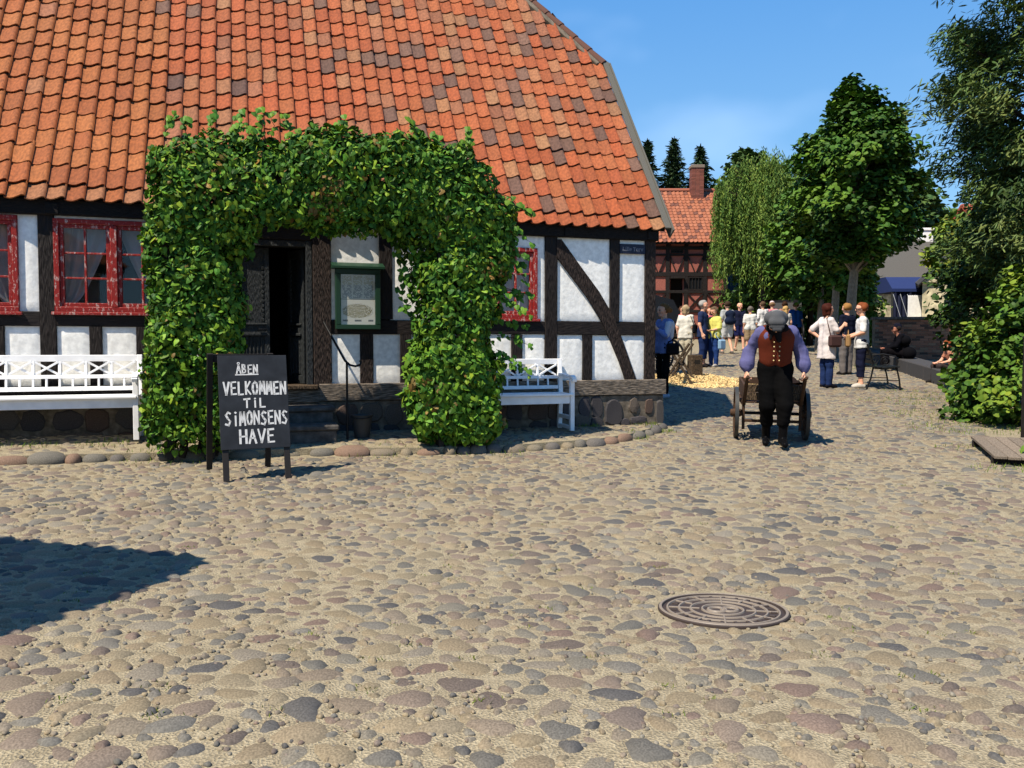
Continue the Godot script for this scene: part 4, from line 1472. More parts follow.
func build_chalkboard() -> void:
	var at := on_ground(-2.475, -7.86)
	var t := thing("chalkboard_sign", "folding chalkboard sign with white handwriting standing in front of the arch", "sign", at, 0.44)
	# front leaf: leans back from z 0.27 at the foot to 0.02 at the top
	var H := 1.17
	var lean := atan2(0.25, 1.14)
	for s in [0, 1]:
		var foot := 0.29 if s == 0 else -0.33
		var gy := ground_y(at.x + sin(0.44) * foot, at.z + cos(0.44) * foot) - at.y
		var xf := Transform3D(Basis(Vector3.RIGHT, -lean if s == 0 else lean), Vector3(0.0 if s == 0 else -0.09, gy, foot))
		for sx in [-0.265, 0.285]:
			var l := MB.new()
			l.bx(sx - 0.027, sx + 0.027, -0.004, H - 0.01, -0.014, 0.014, 0.003)
			put("leg", l.mesh(), M.boardwood, t, xf)
		var p := MB.new()
		if s == 0:
			p.bx(-0.305, 0.318, 0.29, H, 0.015, 0.027, 0.003)
			put("panel", p.mesh(), M.slate, t, xf)
		else:
			p.bx(-0.29, 0.31, H - 0.1, H - 0.02, -0.026, -0.0145, 0.003)
			put("cross_bar", p.mesh(), M.boardwood, t, xf)
		if s == 0:
			var wf := xf * Transform3D(Basis(), Vector3(0, 0, 0.0282))
			for q in [["AB", -0.14, 1.00, 0.10, 0.080, 0.012], ["EN", -0.038, 1.00, 0.10, 0.080, 0.012], ["VELKOMMEN", -0.26, 0.80, 0.575, 0.115, 0.017], ["TIL", -0.085, 0.68, 0.21, 0.080, 0.016], ["SIMONSENS", -0.255, 0.515, 0.57, 0.120, 0.017], ["HAVE", -0.135, 0.345, 0.33, 0.12, 0.018]]:
				put("chalk_writing", chalk(q[0], q[1], q[2], q[3], q[4], q[5]).mesh(), M.chalk, t, wf)
			var ul := MB.new()
			ul.bar(Vector3(-0.155, 0.985, 0), Vector3(0.055, 0.987, 0), 0.010, 0.0016, 0.0, Vector3.BACK)
			ul.lathe(Transform3D(Basis(Vector3.RIGHT, PI / 2), Vector3(-0.122, 1.093, 0)), [Vector2(0.013, -0.0008), Vector2(0.013, 0.0008), Vector2(0.006, 0.0008)], 10)
			put("chalk_writing", ul.mesh(), M.chalk, t, wf)
	var ch := MB.new()
	ch.tube([Vector3(-0.27, 0.42, 0.17), Vector3(-0.27, 0.37, 0.0), Vector3(-0.27, 0.42, -0.19)], [0.004], 5)
	put("chain", ch.mesh(), M.steel, t)

# ---------------------------------------------------------------- small things at the door
func build_door_things() -> void:
	var nb := thing("notice_board", "green wooden notice case with paper and map on the white wall", "notice board", house_point(-4.16, 1.315, 0.028), YAW)
	var b := MB.new()
	b.bx(-0.265, 0.265, 0.0, 0.72, 0.004, 0.06, 0.004)
	put("back", b.mesh(), M.green, nb)
	b = MB.new()
	b.bx(-0.265, 0.265, 0.0, 0.055, 0.06, 0.105, 0.005)
	b.bx(-0.265, 0.265, 0.655, 0.72, 0.06, 0.105, 0.005)
	b.bx(-0.265, -0.205, 0.055, 0.655, 0.06, 0.106, 0.005)
	b.bx(0.205, 0.265, 0.055, 0.655, 0.06, 0.106, 0.005)
	put("frame", b.mesh(), M.green, nb)
	b = MB.new()
	b.prism(Transform3D(Basis(Vector3.UP, PI / 2), Vector3(-0.31, 0, 0)), PackedVector2Array([Vector2(-0.004, 0.72), Vector2(-0.17, 0.72), Vector2(-0.17, 0.745), Vector2(-0.004, 0.80)]), 0.0, 0.62)
	put("cap", b.mesh(), M.green, nb)
	var im := Image.create_empty(200, 296, false, Image.FORMAT_RGB8)
	im.fill(Color(0.80, 0.80, 0.76))
	for j in range(6, 140):
		for i in range(8, 192):
			var column := (i - 8) % 63
			if column < 56 and (j % 5) < 3 and fnl.get_noise_2d(i * 3.0, (j / 5) * 70.0) > -0.15:
				var k := 0.42 if j > 60 else 0.6
				im.set_pixel(i, j, Color(k, k + 0.02, k + 0.03) if j > 60 else Color(0.62, 0.58, 0.42))
	im.fill_rect(Rect2i(0, 144, 200, 3), Color(0.15, 0.2, 0.16))
	for j in range(150, 290):
		for i in range(10, 190):
			var e := pow((i - 95) / 88.0, 2) + pow((j - 215) / 40.0, 2)
			var q := fnl.get_noise_2d(i * 5.0, j * 5.0)
			if e < 1.0 and q > -0.1: im.set_pixel(i, j, Color(0.62, 0.58, 0.38).lerp(Color(0.45, 0.42, 0.33), q * 1.5))
			if e < 1.25 and fnl.get_noise_2d(i * 9.0 + 400, j * 14.0) > 0.30: im.set_pixel(i, j, Color(0.25, 0.25, 0.22))
			if j > 266 and j < 278 and (i / 40) % 2 == 0 and fnl.get_noise_2d(i * 16.0, j * 16.0) > -0.2: im.set_pixel(i, j, Color(0.2, 0.2, 0.2))
	var pm := mat(Color.WHITE, 0.6)
	pm.albedo_texture = ImageTexture.create_from_image(im)
	var pp := MB.new()
	pp.use_uv = true
	for q in [[[0, 0], [1, 0], [1, 1]], [[0, 0], [1, 1], [0, 1]]]:
		var vs := []
		for e in q: vs.append(Vector3(lerpf(-0.203, 0.203, e[0]), lerpf(0.057, 0.653, e[1]), 0.066))
		var before := pp.v.size()
		pp.ftri(vs[0], vs[1], vs[2], Vector3.BACK)
		for i in range(before, pp.v.size()):
			var p := pp.v[i]
			pp.uv.append(Vector2((p.x + 0.203) / 0.406, 1.0 - (p.y - 0.057) / 0.596))
	put("printed_sheet", pp.mesh(), pm, nb)
	b = MB.new()
	b.bx(-0.204, 0.204, 0.056, 0.654, 0.088, 0.092)
	put("pane", b.mesh(), M.glass, nb)

	var st := thing("stone_steps", "dark stone steps below the open house door", "steps", HC, YAW)
	for q in [[0.072, 0.42, 0.42], [0.421, 0.78, 0.235]]:
		b = MB.new()
		b.bx(-5.78, -4.50, -0.1, q[2] - 0.062, q[0], q[1] - 0.02, 0.01)
		put("riser", b.mesh(), M.greystone, st)
		b = MB.new()
		b.bx(-5.80, -4.47, q[2] - 0.06, q[2], q[0] + 0.001, q[1] + 0.01, 0.015)
		put("tread", b.mesh(), M.greystone, st)

	var hr := thing("iron_handrail", "thin black iron handrail with curled end beside the steps", "handrail", HC, YAW)
	b = MB.new()
	b.tube([Vector3(-4.36, pave_h(-4.36, 0.6) - 0.02, 0.6), Vector3(-4.36, 0.93, 0.6)], [0.013], 8)
	put("upright", b.mesh(), M.iron, hr)
	b = MB.new()
	b.tube([Vector3(-4.56, 1.40, 0.04), Vector3(-4.55, 1.37, 0.09), Vector3(-4.47, 1.17, 0.33), Vector3(-4.38, 0.95, 0.58), Vector3(-4.33, 0.90, 0.63), Vector3(-4.27, 0.885, 0.64), Vector3(-4.215, 0.90, 0.64), Vector3(-4.205, 0.93, 0.64), Vector3(-4.22, 0.95, 0.64)], [0.013], 8)
	put("rail", b.mesh(), M.iron, hr)

	var bu := thing("metal_bucket", "dark metal bucket standing beside the steps", "bucket", house_point(-4.18, pave_h(-4.18, 0.5), 0.5), 0.0)
	b = MB.new()
	b.lathe(Transform3D(), [Vector2(0.0, 0.0), Vector2(0.085, 0.0), Vector2(0.125, 0.26), Vector2(0.132, 0.265), Vector2(0.128, 0.272), Vector2(0.118, 0.262), Vector2(0.08, 0.012), Vector2(0, 0.012)], 22)
	put("pail", b.mesh(), M.steel, bu)
	b = MB.new()
	var pts := []
	for i in 11:
		var a := PI * i / 10.0
		pts.append(Vector3(cos(a) * 0.128, 0.262 - 0.03 * sin(a), sin(a) * 0.13))
	b.tube(pts, [0.004], 5)
	put("bail", b.mesh(), M.iron, bu)

# the low outbuilding beside the camera, whose roof corner throws the shade on the cobbles
func build_outbuilding() -> void:
	var corner := Vector3(-3.22, 0, -3.93)
	var ax := Vector3(-0.972, 0, -0.235)
	var az := Vector3(-0.235, 0, 0.972)
	var t := thing("outbuilding", "low outbuilding beside the camera whose roof corner shades the cobbles", "house", corner + Vector3(0, ground_y(corner.x, corner.z), 0), atan2(0.235, 0.972) * -1.0)
	# own axes: -x runs along ax, +z along az
	var L := 6.5
	var b := MB.new()
	b.bx(-L + 0.3, -0.3, -0.9, 2.5, 0.3, 0.5)
	b.bx(-L + 0.3, -0.3, -0.9, 2.5, L - 0.5, L - 0.3)
	b.bx(-0.5, -0.3, -0.9, 2.5, 0.5, L - 0.5)
	b.bx(-L + 0.3, -L + 0.5, -0.9, 2.5, 0.5, L - 0.5)
	put("wall", b.mesh(), M.plaster, t)
	b = MB.new()
	var apex := Vector3(-L * 0.5, 4.6, L * 0.5)
	var c := [Vector3(0, 2.62, 0), Vector3(-L, 2.62, 0), Vector3(-L, 2.62, L), Vector3(0, 2.62, L)]
	for i in 4:
		var p: Vector3 = c[i]
		var q: Vector3 = c[(i + 1) % 4]
		b.ftri(p, q, apex, (p + q) * 0.5 - apex + Vector3(0, 6, 0))
		b.quad(p, q, q - Vector3(0, 0.1, 0), p - Vector3(0, 0.1, 0), (p + q) * 0.5 - Vector3(apex.x, 2.6, apex.z))
	b.quad(c[0] - Vector3(0, 0.1, 0), c[1] - Vector3(0, 0.1, 0), c[2] - Vector3(0, 0.1, 0), c[3] - Vector3(0, 0.1, 0), Vector3.DOWN)
	var roof := put("roof", b.mesh(), M.eave, t)
	var xfs := []
	var cols := []
	var tm := tile_mesh(0.9)
	for side in 2:
		var n := int(L / 0.19)
		for i in n:
			for r in 3:
				var l := r * 0.295 - 0.06
				if i * 0.19 < l or i * 0.19 > L - l - 0.19: continue
				var up := Vector3(0, 2.0, 3.25).normalized() if side == 0 else Vector3(-3.25, 2.0, 0).normalized()
				var xx := Vector3.LEFT if side == 0 else Vector3.FORWARD
				var o := Vector3(-i * 0.19 - 0.0, 2.64, 0) if side == 0 else Vector3(0, 2.64, L - i * 0.19)
				var zz := xx.cross(up)
				xfs.append(Transform3D(Basis(xx, up, zz), o + up * l + zz * 0.005))
				cols.append(tile_colour(-8.0))
	many("roof_tiles", tm, M.tile, xfs, cols, roof)
# ---------------------------------------------------------------- bodies as smooth fields
# prims: [a, b, ra, rb]; joined with a smooth minimum and meshed as surface nets
func blob(b: MB, prims: Array, cell: float, k := 0.03, spots := [], base := Color.WHITE, floor_y := -99.0, fold := 0.0) -> void:
	var lo := Vector3(1e9, 1e9, 1e9)
	var hi := -lo
	for p in prims:
		var r := maxf(p[2], p[3]) + cell * 2.0
		lo = lo.min((p[0] as Vector3).min(p[1]) - Vector3(r, r, r))
		hi = hi.max((p[0] as Vector3).max(p[1]) + Vector3(r, r, r))
	var nx := int((hi.x - lo.x) / cell) + 2
	var ny := int((hi.y - lo.y) / cell) + 2
	var nz := int((hi.z - lo.z) / cell) + 2
	var f := PackedFloat32Array()
	f.resize(nx * ny * nz)
	f.fill(0.5)
	for p in prims:
		var a: Vector3 = p[0]
		var e: Vector3 = p[1]
		var ba := e - a
		var bb := maxf(ba.length_squared(), 1e-9)
		var ra: float = p[2]
		var rd: float = p[3] - ra
		var m := maxf(ra, p[3]) + k + cell * 2.2
		var l2 := (a.min(e) - Vector3(m, m, m) - lo) / cell
		var h2 := (a.max(e) + Vector3(m, m, m) - lo) / cell
		for iz in range(maxi(0, int(l2.z)), mini(nz, int(h2.z) + 2)):
			for iy in range(maxi(0, int(l2.y)), mini(ny, int(h2.y) + 2)):
				var i0 := (iz * ny + iy) * nx
				for ix in range(maxi(0, int(l2.x)), mini(nx, int(h2.x) + 2)):
					var pa := lo + Vector3(ix, iy, iz) * cell - a
					var t := clampf(pa.dot(ba) / bb, 0.0, 1.0)
					var d := (pa - ba * t).length() - ra - rd * t
					var o := f[i0 + ix]
					var h := maxf(k - absf(d - o), 0.0) / k
					f[i0 + ix] = minf(d, o) - h * h * k * 0.25
	if floor_y > -90.0:
		for iz in nz:
			for iy in ny:
				var dy := floor_y - (lo.y + iy * cell)
				if dy < -cell * 3.0: break
				var i0 := (iz * ny + iy) * nx
				for ix in nx: f[i0 + ix] = maxf(f[i0 + ix], dy)
	var sx := 1
	var sy := nx
	var sz := nx * ny
	var corner := [0, sx, sy, sx + sy, sz, sx + sz, sy + sz, sx + sy + sz]
	var cpos := [Vector3(0, 0, 0), Vector3(1, 0, 0), Vector3(0, 1, 0), Vector3(1, 1, 0), Vector3(0, 0, 1), Vector3(1, 0, 1), Vector3(0, 1, 1), Vector3(1, 1, 1)]
	var edges := [[0, 1], [2, 3], [4, 5], [6, 7], [0, 2], [1, 3], [4, 6], [5, 7], [0, 4], [1, 5], [2, 6], [3, 7]]
	var vid := {}
	var vs := PackedVector3Array()
	var lim := cell * 2.0
	for iz in nz - 1:
		for iy in ny - 1:
			var i0 := (iz * ny + iy) * nx
			for ix in nx - 1:
				var i := i0 + ix
				var f0 := f[i]
				if f0 > lim or f0 < -lim: continue
				var neg := 0
				for c in 8:
					if f[i + corner[c]] < 0.0: neg += 1
				if neg == 0 or neg == 8: continue
				var s := Vector3.ZERO
				var n := 0
				for ed in edges:
					var va := f[i + corner[ed[0]]]
					var vb := f[i + corner[ed[1]]]
					if (va < 0.0) != (vb < 0.0):
						s += (cpos[ed[0]] as Vector3).lerp(cpos[ed[1]], va / (va - vb))
						n += 1
				vid[i] = vs.size()
				vs.append(lo + (Vector3(ix, iy, iz) + s / n) * cell)
	var ns := PackedVector3Array()
	ns.resize(vs.size())
	var quads := []
	for i in vid:
		var neg0 := f[i] < 0.0
		for ax in 3:
			var st: int = [sx, sy, sz][ax]
			var u: int = [sy, sz, sx][ax]
			var w: int = [sz, sx, sy][ax]
			if (f[i + st] < 0.0) == neg0: continue
			if not (vid.has(i - u) and vid.has(i - w) and vid.has(i - u - w)): continue
			var q := [vid[i], vid[i - u], vid[i - u - w], vid[i - w]]
			if not neg0: q = [q[0], q[3], q[2], q[1]]
			var g := (vs[q[1]] - vs[q[0]]).cross(vs[q[2]] - vs[q[0]]) + (vs[q[2]] - vs[q[0]]).cross(vs[q[3]] - vs[q[0]])
			for e in 4: ns[q[e]] += g
			quads.append(q)
	for i in ns.size(): ns[i] = ns[i].normalized()
	# which way is out: compare with the field once
	if quads.size() > 0:
		var acc := 0.0
		for qi in range(0, quads.size(), maxi(1, quads.size() / 20)):
			var v := vs[quads[qi][0]]
			var gp := (v + ns[quads[qi][0]] * cell * 1.5 - lo) / cell
			var gm := (v - ns[quads[qi][0]] * cell * 1.5 - lo) / cell
			var ip := (clampi(roundi(gp.z), 0, nz - 1) * ny + clampi(roundi(gp.y), 0, ny - 1)) * nx + clampi(roundi(gp.x), 0, nx - 1)
			var im := (clampi(roundi(gm.z), 0, nz - 1) * ny + clampi(roundi(gm.y), 0, ny - 1)) * nx + clampi(roundi(gm.x), 0, nx - 1)
			acc += f[ip] - f[im]
		if acc < 0.0:
			for i in ns.size(): ns[i] = -ns[i]
	# folds of cloth: long wrinkles that run down and across the garment
	if fold > 0.0:
		var key := lo.x * 37.0 + lo.y * 11.0 + nx
		for i in vs.size():
			var p := vs[i]
			var q := fnl.get_noise_3d(p.x * 300.0 + key * 91.0, p.y * 80.0, p.z * 300.0)
			q += 0.8 * fnl.get_noise_3d(p.x * 130.0 + p.y * 160.0, p.y * 260.0 + key * 17.0, p.z * 130.0)
			vs[i] = p + ns[i] * fold * q * 1.6
		var flip := 1.0
		if quads.size() > 0:
			var q0 = quads[0]
			flip = signf(((vs[q0[1]] - vs[q0[0]]).cross(vs[q0[2]] - vs[q0[0]])).dot(ns[q0[0]]))
		ns.fill(Vector3.ZERO)
		for q in quads:
			var g := (vs[q[1]] - vs[q[0]]).cross(vs[q[2]] - vs[q[0]]) + (vs[q[2]] - vs[q[0]]).cross(vs[q[3]] - vs[q[0]])
			for e in 4: ns[q[e]] += g * flip
		for i in ns.size(): ns[i] = ns[i].normalized()
	var cols := PackedColorArray()
	if b.use_col:
		cols.resize(vs.size())
		cols.fill(base)
		for s in spots:
			for i in vs.size():
				if vs[i].distance_to(s[0]) < s[1]: cols[i] = s[2]
	for q in quads:
		for t in [[0, 1, 2], [0, 2, 3]]:
			var a := vs[q[t[0]]]
			var b2 := vs[q[t[1]]]
			var c2 := vs[q[t[2]]]
			var na := ns[q[t[0]]]
			var nb := ns[q[t[1]]]
			var nc := ns[q[t[2]]]
			var o := [t[0], t[1], t[2]]
			if (c2 - a).cross(b2 - a).dot(na + nb + nc) < 0.0: o = [t[0], t[2], t[1]]
			for e in o:
				b.v.append(vs[q[e]]); b.n.append(ns[q[e]])
				if b.use_col: b.c.append(cols[q[e]])

const STAND := {"pelvis": Vector3(0, 0.97, 0), "waist": Vector3(0, 1.12, 0.0), "chest": Vector3(0, 1.30, 0), "neck": Vector3(0, 1.46, -0.01), "head": Vector3(0, 1.635, 0.02),
	"shl": Vector3(0.175, 1.41, -0.01), "shr": Vector3(-0.175, 1.41, -0.01), "ell": Vector3(0.225, 1.13, -0.03), "elr": Vector3(-0.225, 1.13, -0.03), "wrl": Vector3(0.235, 0.89, 0.05), "wrr": Vector3(-0.235, 0.89, 0.05),
	"hil": Vector3(0.085, 0.93, 0), "hir": Vector3(-0.085, 0.93, 0), "knl": Vector3(0.10, 0.50, 0.02), "knr": Vector3(-0.10, 0.50, 0.02), "anl": Vector3(0.10, 0.085, 0), "anr": Vector3(-0.10, 0.085, 0)}

func hand_prims(el: Vector3, wr: Vector3, thumb: Vector3, curl: float) -> Array:
	var d := (wr - el).normalized()
	var s := (thumb - d * thumb.dot(d)).normalized()
	var n := d.cross(s).normalized()
	if n.dot(Vector3(-wr.x, 0, 0)) < 0.0: n = -n
	var out := [[wr - d * 0.03, wr, 0.026, 0.026]]
	for i in 4:
		var o := s * (0.030 - i * 0.0195)
		var kn: Vector3 = wr + d * (0.088 - 0.004 * absf(i - 1.2)) + o
		out.append([wr + d * 0.012 + o * 0.6, kn, 0.015, 0.012])
		var l: float = [0.040, 0.045, 0.042, 0.033][i]
		var a := curl * 0.8
		var m: Vector3 = kn + (d * cos(a) + n * sin(a)) * l
		out.append([kn, m, 0.0095, 0.0088])
		var a2 := curl * 1.7
		out.append([m, m + (d * cos(a2) + n * sin(a2)) * l * 0.85, 0.0088, 0.0075])
	var tb := wr + d * 0.025 + s * 0.026
	var tm := tb + (s * 0.6 + d * 0.75 + n * 0.2 * curl).normalized() * 0.038
	out.append([tb, tm, 0.013, 0.0105])
	out.append([tm, tm + (d * 0.9 + s * 0.1 + n * 0.5 * curl).normalized() * 0.032, 0.0105, 0.0085])
	return out

func limb(j: Dictionary, a: String, b: String, ra: float, rb: float, t0 := 0.0, t1 := 1.0) -> Array:
	var p: Vector3 = j[a]
	var q: Vector3 = j[b]
	return [p.lerp(q, t0), p.lerp(q, t1), lerpf(ra, rb, t0), lerpf(ra, rb, t1)]

func torso(j: Dictionary, g: float, w: float) -> Array:
	var r := (j.shl - j.shr) as Vector3
	var sx := r.normalized()
	var out := []
	out.append([j.shl - sx * 0.03, j.shr + sx * 0.03, 0.062 + g, 0.062 + g])
	for s in [-1.0, 1.0]:
		out.append([j.chest + sx * 0.075 * s * w + Vector3(0, 0.03, 0), j.waist + sx * 0.058 * s * w, 0.108 * w + g, 0.098 * w + g])
		out.append([j.waist + sx * 0.058 * s * w, j.pelvis + sx * 0.07 * s * w, 0.098 * w + g, 0.112 * w + g])
	return out

# spec keys: j (joint overrides), scale, w (build), skin, hair, haircol, top, sleeve, hem, bottom, blen, shoe, curl, cell, hat
func person(label: String, at: Vector3, turn: float, s: Dictionary, group := "") -> Node3D:
	var t := thing("person", label, "person", at, turn, group)
	var sc: float = s.get("scale", 1.0)
	var w: float = s.get("w", 1.0)
	var cell: float = s.get("cell", 0.022)
	var fine := cell * 0.42
	t.scale = Vector3.ONE * sc
	var j := STAND.duplicate()
	for k in s.get("j", {}): j[k] = s.j[k]
	for sd in ["l", "r"]:
		if not j.has("to" + sd): j["to" + sd] = j["an" + sd] + Vector3(0.02 if sd == "l" else -0.02, -0.055, 0.15)
	var skin: Color = s.get("skin", lin(206, 156, 130))
	# --- body, one surface
	var b := MB.new()
	b.use_col = true
	var pr := torso(j, -0.012, w)
	pr.append([j.neck + Vector3(0, -0.04, 0), j.head + Vector3(0, -0.05, -0.02), 0.056, 0.052])
	for sd in ["l", "r"]:
		pr.append(limb(j, "sh" + sd, "el" + sd, 0.050 * w, 0.040 * w))
		pr.append(limb(j, "el" + sd, "wr" + sd, 0.041 * w, 0.027))
		pr.append(limb(j, "hi" + sd, "kn" + sd, 0.080 * w, 0.055 * w))
		pr.append(limb(j, "kn" + sd, "an" + sd, 0.053 * w, 0.036))
		pr.append([j["an" + sd], j["to" + sd], 0.034, 0.022])
	blob(b, pr, cell, 0.03, [], skin)
	# head: look gives the direction of the face
	var look: Vector3 = (s.get("look", Vector3(0, 0, 1)) as Vector3).normalized()
	var hx := Vector3.UP.cross(look).normalized()
	var hy := look.cross(hx).normalized()
	var HB := Transform3D(Basis(hx, hy, look), j.head)
	var hp := [[HB * Vector3(0, 0.025, -0.022), HB * Vector3(0, 0.03, 0.012), 0.094, 0.086], [HB * Vector3(0, -0.03, 0.02), HB * Vector3(0, -0.082, 0.048), 0.068, 0.042], [HB * Vector3(0, 0.005, 0.092), HB * Vector3(0, -0.022, 0.106), 0.010, 0.014], [HB * Vector3(-0.034, 0.024, 0.084), HB * Vector3(0.034, 0.024, 0.084), 0.011, 0.011], [HB * Vector3(-0.02, -0.062, 0.080), HB * Vector3(0.02, -0.062, 0.080), 0.012, 0.012], [HB * Vector3(0.088, -0.01, -0.005), HB * Vector3(0.092, 0.02, -0.012), 0.012, 0.014], [HB * Vector3(-0.088, -0.01, -0.005), HB * Vector3(-0.092, 0.02, -0.012), 0.012, 0.014], [HB * Vector3(-0.045, -0.02, 0.055), HB * Vector3(0.045, -0.02, 0.055), 0.034, 0.034], [HB * Vector3(0, -0.05, -0.015), j.neck + Vector3(0, -0.02, 0), 0.054, 0.056]]
	blob(b, hp, fine, 0.018, [[HB * Vector3(0.033, 0.002, 0.090), 0.013, lin(50, 36, 30)], [HB * Vector3(-0.033, 0.002, 0.090), 0.013, lin(50, 36, 30)], [HB * Vector3(0, -0.066, 0.094), 0.018, lin(166, 92, 82)]], skin)
	for sd in ["l", "r"]:
		blob(b, hand_prims(j["el" + sd], j["wr" + sd], s.get("thumb" + sd, Vector3(0, 0, 1)), s.get("curl", 0.45)), maxf(fine * 0.75, 0.005), 0.008, [], skin)
	put("body", b.mesh(), M.skin, t)
	# --- top
	var g := MB.new()
	var tp := torso(j, 0.010, w)
	var hem: float = s.get("hem", 0.06)
	if hem <= 0.0:
		tp[2] = [j.waist + Vector3(-0.04, 0.02, 0), j.waist + Vector3(-0.04, -0.05, 0), 0.09, 0.08]
		tp[4] = [j.waist + Vector3(0.04, 0.02, 0), j.waist + Vector3(0.04, -0.05, 0), 0.09, 0.08]
	if hem > 0.0:
		for e in [-1.0, 1.0]:
			tp.append([j.pelvis + Vector3(e * 0.075 * w, 0.02, 0), j.pelvis + Vector3(e * 0.085 * w, -hem, 0.0), 0.118 * w, 0.112 * w + hem * 0.08])
	var sl: float = s.get("sleeve", 0.5)
	for sd in ["l", "r"]:
		if sl > 0.0:
			tp.append(limb(j, "sh" + sd, "el" + sd, 0.062 * w, 0.060 * w, 0.0, minf(sl * 2.0, 1.0) * (0.86 if sl < 0.5 else 1.0)))
		if sl > 0.5:
			var puff: float = s.get("puff", 0.0)
			if puff > 0.0:
				tp.append(limb(j, "el" + sd, "wr" + sd, 0.068 + puff * 0.5, 0.050 + puff, 0.0, 0.62))
				tp.append(limb(j, "el" + sd, "wr" + sd, 0.07 + puff, 0.034, 0.62, 0.97))
			else:
				tp.append(limb(j, "el" + sd, "wr" + sd, 0.054, 0.040, 0.0, (sl - 0.5) * 2.0))
	blob(g, tp, cell * 0.9, 0.035, [], Color.WHITE, (j.pelvis.y - hem - 0.02) if hem > 0.0 and j.pelvis.y > 0.8 else -99.0, 0.011)
	put("top", g.mesh(), cloth(s.get("top", srgb(235, 235, 235))), t)
	# --- trousers, shorts or skirt
	g = MB.new()
	var bl: float = s.get("blen", 1.0)
	var loose: float = s.get("loose", 0.012)
	var bp := [[j.pelvis + Vector3(-0.07 * w, 0.04, 0), j.pelvis + Vector3(0.07 * w, 0.04, 0), 0.110 * w, 0.110 * w], [j.hil + Vector3(0, 0.02, 0), j.hir + Vector3(0, 0.02, 0), 0.108 * w, 0.108 * w]]
	for sd in ["l", "r"]:
		bp.append(limb(j, "hi" + sd, "kn" + sd, 0.090 * w + loose, 0.066 * w + loose, 0.0, minf(bl * 2.0, 1.0)))
		if bl > 0.5: bp.append(limb(j, "kn" + sd, "an" + sd, 0.064 * w + loose, 0.050 + loose, 0.0, (bl - 0.5) * 2.0))
	var cuff := -99.0
	if j.pelvis.y > 0.8 and bl < 1.0 and not s.has("boot"): cuff = lerpf(j.hil.y, j.anl.y, bl * 0.98)
	blob(g, bp, cell * 0.9, 0.03, [], Color.WHITE, cuff, 0.010)
	put("trousers" if bl > 0.6 else "shorts", g.mesh(), cloth(s.get("bottom", srgb(40, 46, 70))), t)
	# --- shoes
	for sd in ["l", "r"]:
		g = MB.new()
		var an: Vector3 = j["an" + sd]
		var to: Vector3 = j["to" + sd]
		var heel := an + (an - to).normalized() * 0.045
		heel.y = to.y + 0.012
		var sp := [[heel, to, 0.042, 0.036], [an + Vector3(0, -0.02, 0), to.lerp(an, 0.35), 0.044, 0.038]]
		if s.has("boot"): sp.append(limb(j, "an" + sd, "kn" + sd, 0.050, 0.062, 0.0, s.boot))
		blob(g, sp, cell * 0.7, 0.02)
		var shoe_rough: float = s.get("shoe_rough", 0.6)
		put("boot" if s.has("boot") else "shoe", g.mesh(), cloth(s.get("shoe", srgb(40, 38, 38)), shoe_rough), t)
	# --- hair
	var hs: String = s.get("hair", "short")
	if hs != "none":
		g = MB.new()
		var hh := [[HB * Vector3(0, 0.045, -0.045), HB * Vector3(0, 0.062, 0.0), 0.094, 0.082], [HB * Vector3(-0.055, 0.02, -0.045), HB * Vector3(0.055, 0.02, -0.045), 0.066, 0.066]]
		if hs == "bob" or hs == "long":
			for e in [-1.0, 1.0]:
				hh.append([HB * Vector3(0.066 * e, 0.03, -0.02), HB * Vector3(0.074 * e, -0.085, -0.035), 0.048, 0.036])
			hh.append([HB * Vector3(0, 0.0, -0.075), HB * Vector3(0, -0.10, -0.075), 0.06, 0.05])
		if hs == "long":
			hh.append([HB * Vector3(0, -0.08, -0.08), HB * Vector3(0, -0.24, -0.11), 0.062, 0.045])
		if hs == "bun":
			hh.append([HB * Vector3(0, 0.03, -0.13), HB * Vector3(0, 0.01, -0.15), 0.045, 0.05])
		blob(g, hh, fine, 0.02)
		put("hair", g.mesh(), cloth(s.get("haircol", srgb(80, 60, 45)), 0.65), t)
	t.set_meta("joints", j)
	t.remove_meta("joints")
	return t

func shoulder_bag(t: Node, at: Vector3, size: Vector3, c: Color, strap_top: Vector3) -> void:
	var b := MB.new()
	b.box(Transform3D(Basis(), at), size, minf(size.x, size.z) * 0.35)
	b.tube([at + Vector3(0, size.y * 0.4, size.z * 0.35), strap_top + Vector3(0, 0.0, 0.08), strap_top + Vector3(0, 0.03, 0), strap_top + Vector3(0, 0, -0.08), at + Vector3(0, size.y * 0.4, -size.z * 0.35)], [0.012], 5, false)
	put("bag", b.mesh(), cloth(c, 0.7), t)

